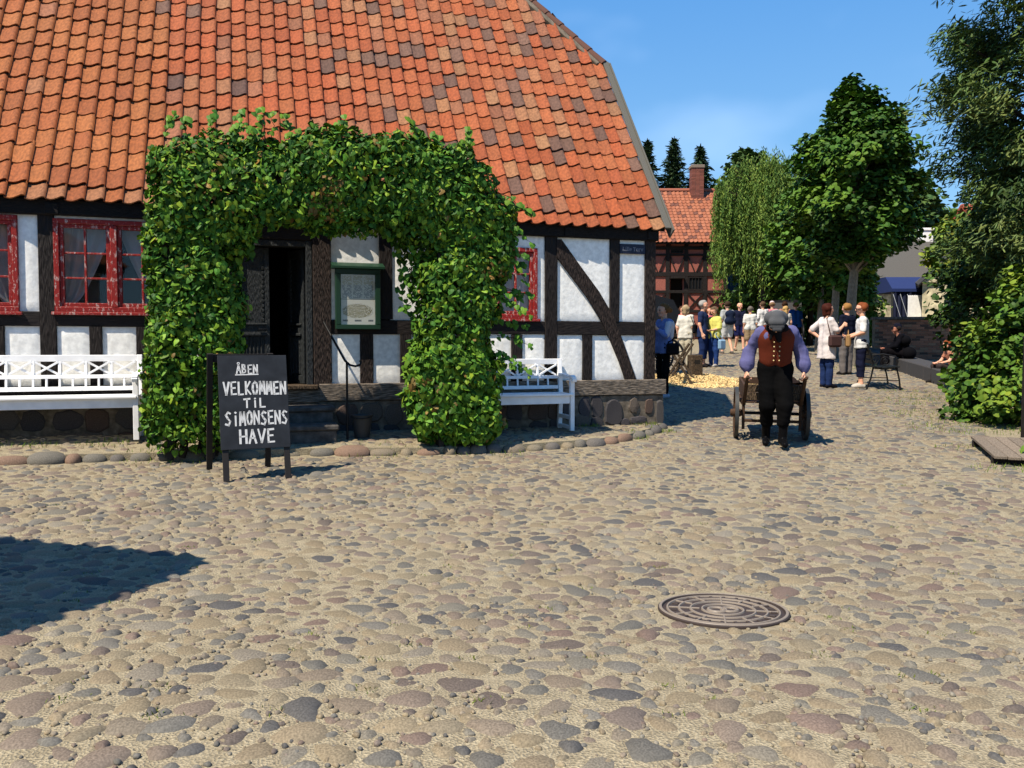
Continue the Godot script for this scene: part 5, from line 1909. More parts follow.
func build_carter() -> void:
	# the man who pulls a hand cart towards the camera
	var at := on_ground(3.09, -9.74)
	var J := {"pelvis": Vector3(0, 0.98, -0.04), "waist": Vector3(0, 1.13, 0.0), "chest": Vector3(0, 1.31, 0.06), "neck": Vector3(0, 1.44, 0.13), "head": Vector3(-0.02, 1.515, 0.25),
		"shl": Vector3(0.19, 1.405, 0.06), "shr": Vector3(-0.19, 1.405, 0.06), "ell": Vector3(0.305, 1.15, -0.06), "elr": Vector3(-0.305, 1.15, -0.06), "wrl": Vector3(0.335, 0.93, -0.01), "wrr": Vector3(-0.335, 0.93, -0.01),
		"hil": Vector3(0.09, 0.94, -0.03), "hir": Vector3(-0.09, 0.94, -0.03), "knl": Vector3(0.105, 0.52, 0.13), "knr": Vector3(-0.09, 0.51, 0.03), "anl": Vector3(0.085, 0.11, 0.12), "anr": Vector3(-0.085, 0.10, -0.18), "tol": Vector3(0.10, 0.06, 0.29), "tor": Vector3(-0.10, 0.04, -0.02)}
	var t := person("bowed man in brown waistcoat, blue shirt and grey cap pulling a cart", at, -0.22, {"j": J, "scale": 0.965, "w": 1.06, "cell": 0.013, "look": Vector3(0.0, -0.97, 0.30), "hair": "short", "haircol": srgb(150, 148, 144), "top": srgb(108, 108, 156), "sleeve": 1.0, "puff": 0.038, "hem": 0.0, "bottom": srgb(13, 13, 14), "blen": 0.74, "loose": 0.022, "shoe": srgb(18, 18, 20), "shoe_rough": 0.28, "boot": 0.72, "curl": 1.25, "thumbl": Vector3(-0.3, 0, 1), "thumbr": Vector3(0.3, 0, 1)})
	# waistcoat over the shirt
	var v := MB.new()
	var tp := torso(J, 0.024, 1.06)
	tp[0] = [J.shl + Vector3(-0.075, 0.01, 0), J.shr + Vector3(0.075, 0.01, 0), 0.072, 0.072]
	blob(v, [tp[0], tp[1], tp[3]] + [[J.waist + Vector3(0.06, 0, 0), J.waist + Vector3(0.062, -0.06, -0.01), 0.127, 0.128], [J.waist + Vector3(-0.06, 0, 0), J.waist + Vector3(-0.062, -0.06, -0.01), 0.127, 0.128]], 0.013, 0.03, [], Color.WHITE, -99.0, 0.003)
	put("waistcoat", v.mesh(), cloth(srgb(112, 52, 36)), t)
	for i in 5:
		for e in [-1.0, 1.0]:
			var q := MB.new()
			q.lathe(Transform3D(Basis(Vector3.RIGHT, PI / 2 - 0.15), Vector3(0.032 * e, 1.06 + i * 0.055, 0.128 + i * 0.0165)), [Vector2(0.009, 0.0), Vector2(0.0085, 0.005), Vector2(0.0, 0.007)], 8)
			put("button", q.mesh(), mat(srgb(190, 170, 120), 0.35), t)
	# neckcloth and flat cap
	v = MB.new()
	blob(v, [[Vector3(-0.07, 1.44, 0.13), Vector3(0.07, 1.44, 0.13), 0.068, 0.068], [Vector3(0.0, 1.42, 0.20), Vector3(0.02, 1.30, 0.205), 0.05, 0.03], [Vector3(-0.06, 1.43, 0.20), Vector3(-0.075, 1.32, 0.20), 0.03, 0.018]], 0.011, 0.025)
	put("neckcloth", v.mesh(), cloth(srgb(32, 30, 32)), t)
	v = MB.new()
	var H: Vector3 = J.head
	blob(v, [[H + Vector3(-0.055, 0.045, 0.005), H + Vector3(0.055, 0.045, 0.005), 0.085, 0.085], [H + Vector3(0, 0.06, -0.035), H + Vector3(0, 0.05, 0.07), 0.092, 0.088], [H + Vector3(-0.045, -0.005, 0.12), H + Vector3(0.045, -0.005, 0.12), 0.055, 0.055]], 0.009, 0.03)
	put("cap", v.mesh(), cloth(srgb(92, 94, 98)), t)
	v = MB.new()
	blob(v, [[H + Vector3(-0.06, -0.06, 0.145), H + Vector3(0.06, -0.06, 0.145), 0.024, 0.024], [H + Vector3(-0.035, -0.095, 0.16), H + Vector3(0.035, -0.095, 0.16), 0.02, 0.02]], 0.007, 0.02)
	put("cap_peak", v.mesh(), cloth(srgb(70, 72, 76)), t)

	# --- the hand cart
	var cx := 3.225
	var cz := -10.345
	var c := thing("hand_cart", "small two-wheeled wooden hand cart pulled by the capped man", "cart")
	c.transform = Transform3D(Basis(Vector3.RIGHT, 0.046) * Basis(Vector3.UP, -0.22), on_ground(cx, cz))
	for s in [-1.0, 1.0]:
		var w := Node3D.new()
		w.name = numbered(c, "wheel")
		c.add_child(w, true)
		w.position = Vector3(0.415 * s, 0.322, 0.0)
		w.rotation.z = PI / 2
		var r := MB.new()
		r.lathe(Transform3D(), [Vector2(0.318, -0.024), Vector2(0.318, 0.024), Vector2(0.268, 0.020), Vector2(0.268, -0.020), Vector2(0.318, -0.024)], 30)
		put("rim", r.mesh(), M.cartwood, w)
		r = MB.new()
		r.lathe(Transform3D(), [Vector2(0.323, -0.022), Vector2(0.323, 0.022), Vector2(0.317, 0.022), Vector2(0.317, -0.022)], 30)
		put("tyre", r.mesh(), M.steel, w)
		r = MB.new()
		r.lathe(Transform3D(), [Vector2(0, -0.07), Vector2(0.04, -0.07), Vector2(0.052, -0.02), Vector2(0.052, 0.02), Vector2(0.04, 0.07), Vector2(0, 0.07)], 14)
		put("hub", r.mesh(), M.cartwood, w)
		for k in 10:
			var a := TAU * k / 10.0
			var d := Vector3(cos(a), 0, sin(a))
			var sp := MB.new()
			sp.tube([d * 0.045, d * 0.272], [0.014, 0.011], 6)
			put("spoke", sp.mesh(), M.cartwood, w)
	var b := MB.new()
	b.tube([Vector3(-0.41, 0.322, 0), Vector3(0.41, 0.322, 0)], [0.02], 8)
	put("axle", b.mesh(), M.iron, c)
	for k in 6:
		b = MB.new()
		b.bx(-0.31 + k * 0.105, -0.21 + k * 0.105, 0.47, 0.49, -0.95, 0.22, 0.003)
		put("floor_board", b.mesh(), M.cartwood, c)
	for s in [-1.0, 1.0]:
		b = MB.new()
		b.bx(0.33 * s - 0.014, 0.33 * s + 0.014, 0.50, 0.70, -0.95, 0.22, 0.004)
		put("side_board", b.mesh(), M.cartwood, c)
		b = MB.new()
		b.bar(Vector3(0.335 * s, 0.43, -1.0), Vector3(0.335 * s, 0.47, 0.2), 0.05, 0.06, 0.006)
		b.bar(Vector3(0.335 * s, 0.47, 0.2), Vector3(0.325 * s, 0.80, 0.60), 0.042, 0.045, 0.008)
		b.bar(Vector3(0.325 * s, 0.80, 0.60), Vector3(0.325 * s, 0.835, 0.75), 0.036, 0.036, 0.008)
		put("shaft", b.mesh(), M.cartwood, c)
		b = MB.new()
		b.bar(Vector3(0.335 * s, 0.45, 0.17), Vector3(0.335 * s, 0.14, 0.19), 0.035, 0.035, 0.005)
		put("prop_leg", b.mesh(), M.cartwood, c)
	for k in 2:
		b = MB.new()
		b.bx(-0.316, 0.316, 0.505 + k * 0.1, 0.598 + k * 0.1, 0.19, 0.215, 0.003)
		put("front_board", b.mesh(), M.oldwood, c)
		b = MB.new()
		b.bx(-0.316, 0.316, 0.505 + k * 0.1, 0.598 + k * 0.1, -0.945, -0.92, 0.003)
		put("tail_board", b.mesh(), M.cartwood, c)
	b = MB.new()
	b.bx(-0.33, 0.33, 0.23, 0.265, 0.165, 0.195, 0.004)
	put("cross_bar", b.mesh(), M.cartwood, c)
	var cl := thing("dark_cloth", "dark cloth draped over the right side of the hand cart", "cloth")
	cl.transform = c.transform
	b = MB.new()
	var P := []
	for i in 13:
		var row := []
		var ti := i / 12.0
		for k in 15:
			var tk := k / 14.0
			var x := lerpf(0.12, 0.36, minf(tk * 1.8, 1.0)) + maxf(0.0, tk - 0.55) * 0.14
			var y := 0.725 - maxf(0.0, tk - 0.5) * (0.55 + 0.16 * sin(ti * 9.0)) + 0.012 * sin(ti * 17.0 + tk * 5.0)
			row.append(Vector3(x + 0.02 * sin(ti * 14.0) * tk, y, lerpf(-0.6, 0.16, ti)))
		P.append(row)
	for i in 12:
		for k in 14:
			var nn: Vector3 = (P[i][k + 1] - P[i][k]).cross(P[i + 1][k] - P[i][k])
			if nn.y + nn.x < 0.0: nn = -nn
			b.quad(P[i][k], P[i + 1][k], P[i + 1][k + 1], P[i][k + 1], nn)
			var dn := nn.normalized() * -0.006
			b.quad(P[i][k] + dn, P[i + 1][k] + dn, P[i + 1][k + 1] + dn, P[i][k + 1] + dn, -nn)
	put("sheet", b.mesh(), cloth(srgb(44, 34, 30)), cl)

func build_people() -> void:
	build_carter()
	var away := PI
	var right := PI / 2
	var left := -PI / 2
	# woman at the house corner, seen from the side, hands up to her face
	var t := person("woman in pale blue top and black leggings at the house corner", on_ground(2.74, -15.01), left + 0.35, {"scale": 0.965, "j": {"ell": Vector3(0.22, 1.16, 0.10), "wrl": Vector3(0.12, 1.32, 0.25), "elr": Vector3(-0.22, 1.16, 0.10), "wrr": Vector3(-0.12, 1.33, 0.25)}, "cell": 0.018, "hair": "bun", "haircol": srgb(132, 92, 54), "top": srgb(126, 146, 208), "sleeve": 0.8, "hem": 0.12, "bottom": srgb(18, 18, 22), "loose": 0.0, "shoe": srgb(190, 205, 228), "thumbl": Vector3(0, 1, 0), "thumbr": Vector3(0, 1, 0), "curl": 0.9})
	var cg := MB.new()
	blob(cg, [[Vector3(-0.15, 1.39, -0.03), Vector3(0.15, 1.39, -0.03), 0.085, 0.085], [Vector3(0.12, 1.35, -0.06), Vector3(0.10, 1.16, -0.07), 0.09, 0.07], [Vector3(-0.12, 1.35, -0.06), Vector3(-0.10, 1.16, -0.07), 0.09, 0.07], [Vector3(0.19, 1.38, 0), Vector3(0.23, 1.18, 0.08), 0.068, 0.06]], 0.018, 0.03)
	put("shawl", cg.mesh(), cloth(srgb(226, 230, 244)), t)
	var stp := MB.new()
	stp.tube([Vector3(-0.15, 1.45, 0.03), Vector3(0.0, 1.25, -0.165), Vector3(0.17, 0.98, -0.10)], [0.014], 5)
	put("strap", stp.mesh(), cloth(srgb(24, 24, 34)), t)
	shoulder_bag(t, Vector3(0.24, 0.92, -0.05), Vector3(0.1, 0.22, 0.26), srgb(24, 24, 30), Vector3(0.2, 1.05, -0.06))
	# the group by the wood chips
	t = person("woman in white blouse and cream trousers beside the wood chips", on_ground(4.78, -22.9), away - 0.5, {"scale": 0.96, "w": 1.05, "hair": "bob", "haircol": srgb(186, 162, 126), "top": srgb(236, 232, 218), "sleeve": 0.45, "hem": 0.14, "bottom": srgb(214, 204, 178), "loose": 0.02, "shoe": srgb(160, 140, 110)})
	shoulder_bag(t, Vector3(-0.27, 1.08, 0.0), Vector3(0.1, 0.26, 0.26), srgb(26, 26, 30), Vector3(-0.17, 1.45, 0.0))
	t = person("grey-haired woman in navy top and navy cropped trousers", on_ground(5.21, -22.7), right - 0.5, {"scale": 1.03, "w": 1.03, "hair": "short", "haircol": srgb(168, 164, 158), "top": srgb(46, 58, 92), "sleeve": 0.45, "hem": 0.16, "bottom": srgb(34, 50, 92), "blen": 0.86, "loose": 0.024, "shoe": srgb(36, 34, 36), "j": {"ell": Vector3(0.21, 1.14, 0.05), "wrl": Vector3(0.16, 1.02, 0.26)}})
	t = person("woman in pale yellow top and blue jeans carrying light blue bags", on_ground(5.53, -22.76), left + 0.6, {"scale": 0.93, "w": 1.16, "hair": "short", "haircol": srgb(110, 92, 72), "look": Vector3(0, -0.45, 1), "top": srgb(232, 226, 120), "sleeve": 0.62, "hem": 0.10, "bottom": srgb(44, 72, 132), "shoe": srgb(190, 184, 176), "j": {"ell": Vector3(0.23, 1.14, 0.02), "wrl": Vector3(0.12, 1.08, 0.22), "elr": Vector3(-0.23, 1.12, 0.0), "wrr": Vector3(-0.16, 1.06, 0.21)}})
	shoulder_bag(t, Vector3(0.30, 0.66, 0.0), Vector3(0.12, 0.30, 0.28), srgb(150, 186, 214), Vector3(0.2, 0.98, 0.1))
	shoulder_bag(t, Vector3(-0.28, 0.70, 0.02), Vector3(0.10, 0.30, 0.24), srgb(168, 200, 222), Vector3(-0.2, 1.0, 0.1))
	t = person("man in white shorts with a navy backpack walking away", on_ground(7.53, -29.1), away + 0.25, {"scale": 1.04, "w": 1.08, "hair": "short", "haircol": srgb(70, 54, 42), "top": srgb(186, 190, 190), "sleeve": 0.45, "bottom": srgb(232, 232, 230), "blen": 0.46, "loose": 0.03, "shoe": srgb(120, 112, 104), "j": {"knl": Vector3(0.10, 0.50, 0.10), "anl": Vector3(0.10, 0.09, 0.13), "anr": Vector3(-0.10, 0.10, -0.16)}})
	var bp := MB.new()
	blob(bp, [[Vector3(-0.08, 1.34, -0.19), Vector3(0.08, 1.34, -0.19), 0.10, 0.10], [Vector3(-0.09, 1.10, -0.20), Vector3(0.09, 1.10, -0.20), 0.115, 0.115], [Vector3(0, 1.34, -0.19), Vector3(0, 1.10, -0.20), 0.13, 0.13]], 0.02, 0.04)
	put("backpack", bp.mesh(), cloth(srgb(34, 44, 68)), t)
	person("bald man in navy polo shirt and navy shorts walking nearer", on_ground(8.48, -31.0), 0.2, {"scale": 1.02, "w": 1.12, "hair": "none", "top": srgb(34, 38, 62), "sleeve": 0.45, "bottom": srgb(36, 40, 84), "blen": 0.46, "loose": 0.03, "shoe": srgb(150, 130, 110), "j": {"knl": Vector3(0.10, 0.50, 0.09), "anl": Vector3(0.10, 0.09, 0.12), "anr": Vector3(-0.10, 0.10, -0.14)}})
	person("grey-haired person in white tee and beige shorts, seen from behind", on_ground(8.36, -29.2), away, {"scale": 0.94, "w": 1.1, "hair": "short", "haircol": srgb(120, 112, 104), "top": srgb(236, 236, 232), "sleeve": 0.48, "bottom": srgb(168, 146, 116), "blen": 0.5, "loose": 0.03, "shoe": srgb(90, 80, 70)})
	person("person in long white shirt beside the pink-capped visitor", on_ground(10.0, -33.2), away + 0.3, {"scale": 1.05, "hair": "short", "haircol": srgb(96, 76, 58), "top": srgb(238, 238, 240), "sleeve": 0.8, "hem": 0.12, "bottom": srgb(60, 62, 76)})
	t = person("visitor in pink shirt and white cap in the crowd", on_ground(10.68, -34.2), away - 0.2, {"scale": 1.05, "w": 1.08, "hair": "short", "haircol": srgb(150, 120, 90), "top": srgb(222, 132, 150), "sleeve": 0.48, "bottom": srgb(90, 90, 100)})
	var cap := MB.new()
	blob(cap, [[Vector3(0, 1.705, 0.0), Vector3(0, 1.715, 0.02), 0.098, 0.09], [Vector3(-0.04, 1.685, 0.12), Vector3(0.04, 1.685, 0.12), 0.025, 0.025]], 0.012, 0.03)
	put("cap", cap.mesh(), cloth(srgb(236, 214, 218)), t)
	person("long-haired blonde woman in black and white top, seen from behind", on_ground(10.05, -30.6), away + 0.1, {"scale": 0.95, "hair": "long", "haircol": srgb(206, 170, 112), "top": srgb(210, 208, 206), "sleeve": 0.3, "bottom": srgb(70, 44, 42), "blen": 0.45, "shoe": srgb(60, 50, 46)})
	person("man in bright blue tee and dark shorts, seen from behind", on_ground(10.80, -31.7), away, {"scale": 1.03, "w": 1.15, "hair": "short", "haircol": srgb(112, 84, 60), "top": srgb(34, 84, 156), "sleeve": 0.48, "hem": 0.12, "bottom": srgb(26, 28, 38), "blen": 0.5, "loose": 0.03, "shoe": srgb(40, 38, 40)})
	person("small figure in pink top standing before the red house", on_ground(5.72, -28.0), 0.4, {"scale": 0.94, "hair": "short", "haircol": srgb(90, 60, 44), "top": srgb(226, 96, 112), "sleeve": 0.48})
	person("figure in rose and white top behind the yellow-topped woman", on_ground(7.20, -30.4), 0.0, {"scale": 0.92, "hair": "bob", "haircol": srgb(120, 70, 50), "top": srgb(214, 110, 126), "sleeve": 0.48, "bottom": srgb(200, 196, 190)})
	person("dark-haired visitor in tan shirt between the pink cap and the blonde", on_ground(10.72, -33.6) + Vector3(0.28, 0, 0), away, {"scale": 1.05, "hair": "short", "haircol": srgb(66, 46, 34), "top": srgb(178, 130, 110), "sleeve": 0.48})
	# two women talking
	t = person("woman in white tunic and jeans with hand on hip and brown bag", on_ground(6.40, -16.9), right + 0.25, {"scale": 0.97, "cell": 0.016, "w": 1.04, "hair": "bob", "haircol": srgb(74, 36, 28), "top": srgb(238, 228, 226), "sleeve": 0.48, "hem": 0.34, "bottom": srgb(38, 56, 100), "shoe": srgb(26, 26, 34), "j": {"ell": Vector3(0.33, 1.20, -0.16), "wrl": Vector3(0.17, 1.03, -0.02), "elr": Vector3(-0.24, 1.17, 0.08), "wrr": Vector3(-0.17, 1.30, 0.27)}, "thumbl": Vector3(0, 1, 0)})
	shoulder_bag(t, Vector3(-0.25, 0.98, 0.02), Vector3(0.11, 0.25, 0.30), srgb(84, 62, 60), Vector3(-0.10, 1.46, 0.0))
	t = person("woman with sunglasses in white tee and navy cropped trousers holding tan bag", on_ground(7.10, -16.87), left - 0.3, {"scale": 0.98, "cell": 0.016, "w": 1.02, "hair": "short", "haircol": srgb(140, 78, 46), "top": srgb(240, 240, 240), "sleeve": 0.48, "hem": 0.13, "bottom": srgb(30, 34, 58), "blen": 0.85, "shoe": srgb(206, 200, 190), "j": {"ell": Vector3(0.25, 1.15, 0.0), "wrl": Vector3(0.13, 1.05, 0.24), "elr": Vector3(-0.25, 1.15, 0.0), "wrr": Vector3(-0.12, 1.08, 0.25)}, "curl": 0.9})
	var sg := MB.new()
	sg.bx(-0.066, -0.012, 1.615, 1.65, 0.112, 0.126, 0.004)
	sg.bx(0.012, 0.066, 1.615, 1.65, 0.112, 0.126, 0.004)
	sg.bx(-0.014, 0.014, 1.636, 1.646, 0.118, 0.127)
	sg.bx(0.066, 0.100, 1.636, 1.644, 0.02, 0.122)
	sg.bx(-0.100, -0.066, 1.636, 1.644, 0.02, 0.122)
	put("sunglasses", sg.mesh(), mat(srgb(16, 16, 18), 0.2), t)
	var bag := MB.new()
	bag.box(Transform3D(Basis(), Vector3(0.02, 0.98, 0.27)), Vector3(0.30, 0.26, 0.10), 0.03)
	bag.tube([Vector3(-0.11, 1.10, 0.27), Vector3(-0.06, 1.2, 0.27), Vector3(0.08, 1.2, 0.27), Vector3(0.13, 1.10, 0.27)], [0.010], 6)
	put("bag", bag.mesh(), cloth(srgb(176, 140, 96), 0.7), t)
	person("person in dark jacket and grey trousers half hidden behind the trunk", on_ground(8.13, -20.2), away + 0.4, {"scale": 0.98, "hair": "short", "haircol": srgb(166, 122, 70), "top": srgb(28, 32, 50), "sleeve": 1.0, "hem": 0.1, "bottom": srgb(120, 114, 112), "loose": 0.025, "shoe": srgb(40, 38, 36)})
	# seated on the stone edge
	var sit := {"pelvis": Vector3(0, 0.42, -0.05), "waist": Vector3(0, 0.56, -0.03), "chest": Vector3(0, 0.74, 0.04), "neck": Vector3(0, 0.88, 0.10), "head": Vector3(0, 1.03, 0.16), "shl": Vector3(0.18, 0.84, 0.07), "shr": Vector3(-0.18, 0.84, 0.07), "ell": Vector3(0.22, 0.60, 0.20), "elr": Vector3(-0.22, 0.60, 0.20), "wrl": Vector3(0.08, 0.54, 0.40), "wrr": Vector3(-0.08, 0.55, 0.40), "hil": Vector3(0.09, 0.40, 0.0), "hir": Vector3(-0.09, 0.40, 0.0), "knl": Vector3(0.14, 0.47, 0.42), "knr": Vector3(-0.14, 0.47, 0.42), "anl": Vector3(0.12, 0.09, 0.40), "anr": Vector3(-0.12, 0.09, 0.46)}
	t = person("man in black coat and dark cap sitting hunched on the stone edge", on_ground(10.02, -21.3) + Vector3(0, 0.04, 0), left - 0.25, {"j": sit, "w": 1.12, "hair": "short", "haircol": srgb(40, 36, 34), "skin": lin(150, 100, 82), "top": srgb(16, 16, 22), "sleeve": 1.0, "hem": 0.06, "bottom": srgb(20, 18, 22), "shoe": srgb(40, 34, 32), "look": Vector3(0, -0.2, 1)})
	var sc := MB.new()
	blob(sc, [[Vector3(0, 1.09, 0.13), Vector3(0, 1.10, 0.15), 0.10, 0.095], [Vector3(-0.05, 1.07, 0.26), Vector3(0.05, 1.07, 0.26), 0.022, 0.022]], 0.012, 0.03)
	put("cap", sc.mesh(), cloth(srgb(24, 26, 40)), t)
	var ct := MB.new()
	blob(ct, [[Vector3(-0.15, 0.74, -0.02), Vector3(0.15, 0.74, -0.02), 0.14, 0.14], [Vector3(-0.17, 0.42, -0.12), Vector3(0.17, 0.42, -0.12), 0.17, 0.17]], 0.02, 0.06)
	put("coat", ct.mesh(), cloth(srgb(16, 16, 20)), t)
	var sit2 := sit.duplicate()
	person("auburn-haired person seated on the stone edge behind the bush", on_ground(9.50, -17.9) + Vector3(0, 0.0, 0), left, {"j": sit2, "scale": 0.80, "hair": "bob", "haircol": srgb(136, 74, 42), "top": srgb(190, 130, 104), "sleeve": 0.3, "bottom": srgb(70, 60, 60), "look": Vector3(0.3, -0.3, 1)})
# ---------------------------------------------------------------- trees and shrubs
# prof: [height, radius] pairs of the crown's outline, heights above the foot
func tree(called: String, label: String, cat: String, at: Vector3, trunk_h: float, trunk_r: float, prof: Array, clumps: int, per: int, cr: float, kind: String, ls: float, greens: Array, bark: Material, o := {}) -> Node3D:
	var t := thing(called, label, cat, at, 0.0, o.get("group", ""))
	var top: float = prof[-1][0]
	var low: float = prof[0][0]
	var off: Vector2 = o.get("off", Vector2.ZERO)
	var radius := func(y: float) -> float:
		for i in prof.size() - 1:
			if y <= prof[i + 1][0]:
				return lerpf(prof[i][1], prof[i + 1][1], (y - prof[i][0]) / (prof[i + 1][0] - prof[i][0]))
		return 0.1
	if trunk_h > 0.0:
		var pts := []
		var rad := []
		var n := 9
		var th := lerpf(trunk_h, top, 0.55)
		for i in n:
			var f := float(i) / (n - 1)
			pts.append(Vector3(off.x * f + 0.05 * sin(f * 7.0 + at.x), -0.1 + (th + 0.1) * f, off.y * f + 0.05 * cos(f * 6.0 + at.z)))
			rad.append(trunk_r * (1.25 if i == 0 else 1.0) * lerpf(1.0, 0.35, f))
		var b := MB.new()
		b.tube(pts, rad, 12)
		put("trunk", b.mesh(), bark, t)
	var limbs := MB.new()
	var xfs := []
	var cols := []
	var sq: float = o.get("squash", 1.0)
	for c in clumps:
		var y := 0.0
		var r := 0.0
		for k in 8:
			y = rng.randf_range(low, top)
			r = radius.call(y)
			if rng.randf() * float(o.get("rmax", 2.2)) < r: break
		var a := rng.randf() * TAU
		var rr := r * lerpf(0.35, 1.0, sqrt(rng.randf())) * (1.0 + 0.42 * fnl.get_noise_3d(cos(a) * 70.0 + at.x * 90.0, y * 55.0, sin(a) * 70.0))
		var f := y / top
		var cc := Vector3(cos(a) * rr + off.x * f, y, sin(a) * rr * sq + off.y * f)
		var R := cr * rng.randf_range(0.6, 1.3)
		if c % 4 == 0 and trunk_h > 0.0:
			var hy := clampf(y - rr * 0.7, trunk_h * 0.8, lerpf(trunk_h, top, 0.5))
			var st := Vector3(off.x * hy / top, hy, off.y * hy / top)
			limbs.tube([st, st.lerp(cc, 0.5) + Vector3(0, 0.15, 0), cc], [trunk_r * 0.28, trunk_r * 0.17, 0.012], 6, false)
		var g: Color = greens[rng.randi() % greens.size()]
		var cen := Vector3(off.x * f, y * 0.9, off.y * f)
		var outw := (cc - cen).normalized()
		for k in per:
			var d := rdir()
			var p := cc + Vector3(d.x, d.y * 0.75, d.z) * R * pow(rng.randf(), 0.45)
			if kind == "narrow":
				p.y -= 0.25 * R * rng.randf()
			var nn := outw * 0.5 + Vector3(0, 0.75, 0) + rdir() * 0.8
			xfs.append(leaf_at(p, nn, Vector3(0, -0.6, 0) + rdir() * 0.7 + outw * 0.5, ls * rng.randf_range(0.7, 1.3)))
			cols.append(green(g, 0.2))
	if limbs.v.size() > 0: put("limbs", limbs.mesh(), bark, t)
	many("crown", leaf_shape(kind), o.get("mat", M.leafdull), xfs, cols, t)
	return t

func weeping_willow() -> void:
	var at := on_ground(11.15, -37.0)
	var t := thing("weeping_willow", "weeping willow with long hanging fronds in front of the red house", "tree", at)
	var b := MB.new()
	b.tube([Vector3(0, -0.1, 0), Vector3(0.1, 2.0, 0), Vector3(0.0, 4.2, 0.1), Vector3(0.1, 6.6, 0)], [0.38, 0.3, 0.24, 0.08], 12)
	put("trunk", b.mesh(), M.barkdark, t)
	b = MB.new()
	var xfs := []
	var cols := []
	var gs := [lin(92, 116, 50), lin(80, 106, 46), lin(104, 126, 58), lin(66, 92, 40)]
	for i in 900:
		var a := rng.randf() * TAU
		var r := 2.1 * sqrt(rng.randf())
		var lobes := 1.0 + 0.2 * sin(a * 5.0)
		var st := Vector3(cos(a) * r * lobes, 8.25 - 0.42 * r * r + rng.randf_range(-0.3, 0.15) + 0.3 * sin(a * 4.0 + r), sin(a) * r * lobes)
		if i % 9 == 0:
			b.tube([Vector3(0.05, 5.0 + rng.randf(), 0), Vector3(st.x * 0.6, st.y * 0.97, st.z * 0.6), st], [0.07, 0.04, 0.012], 5, false)
		var L := rng.randf_range(1.6, 4.6) * (0.55 + 0.45 * r / 2.1)
		var g: Color = gs[rng.randi() % 4]
		var drift := Vector3(cos(a), 0, sin(a)) * rng.randf_range(0.05, 0.35)
		var n := int(L * 22.0)
		for k in n:
			var f := float(k) / n
			var p := st + drift * sqrt(f) + Vector3(0.04 * sin(f * 9.0 + i), -L * f, 0.04 * cos(f * 8.0 + i)) + rdir() * 0.06
			if p.y < 0.9: break
			xfs.append(leaf_at(p, rdir() + Vector3(0, 0.3, 0.5), Vector3(0, -1, 0) + rdir() * 0.45, rng.randf_range(0.10, 0.18)))
			cols.append(green(g, 0.2))
	put("limbs", b.mesh(), M.barkdark, t)
	many("fronds", leaf_shape("narrow"), M.leafdull, xfs, cols, t)
	print("willow ", xfs.size())

func conifer(label: String, at: Vector3, h: float, r: float) -> void:
	var t := thing("conifer", label, "tree", at, 0.0, "dark conifers behind the red house")
	var b := MB.new()
	b.tube([Vector3(0, -0.2, 0), Vector3(0, h, 0)], [0.3, 0.03], 8)
	put("trunk", b.mesh(), M.barkdark, t)
	var xfs := []
	var cols := []
	var tiers := int(h * 2.4)
	for i in tiers:
		var y := lerpf(h * 0.25, h * 0.995, float(i) / tiers)
		var rr := r * (1.0 - pow(y / h, 2.2)) * rng.randf_range(0.75, 1.2) + 0.15
		for k in 9:
			var a := TAU * k / 9.0 + rng.randf() * 0.7
			var l := rr * rng.randf_range(0.6, 1.15)
			for m in int(l * 16.0) + 3:
				var f := rng.randf()
				var p := Vector3(cos(a) * l * f, y - 0.28 * l * f + 0.1 * f * f * l, sin(a) * l * f) + rdir() * 0.16
				xfs.append(leaf_at(p, Vector3.UP + rdir() * 0.8, Vector3(cos(a), -0.4, sin(a)) + rdir() * 0.5, rng.randf_range(0.35, 0.65)))
				cols.append(green(lin(44, 62, 40), 0.3))
	many("crown", leaf_shape("narrow"), M.leafdull, xfs, cols, t)

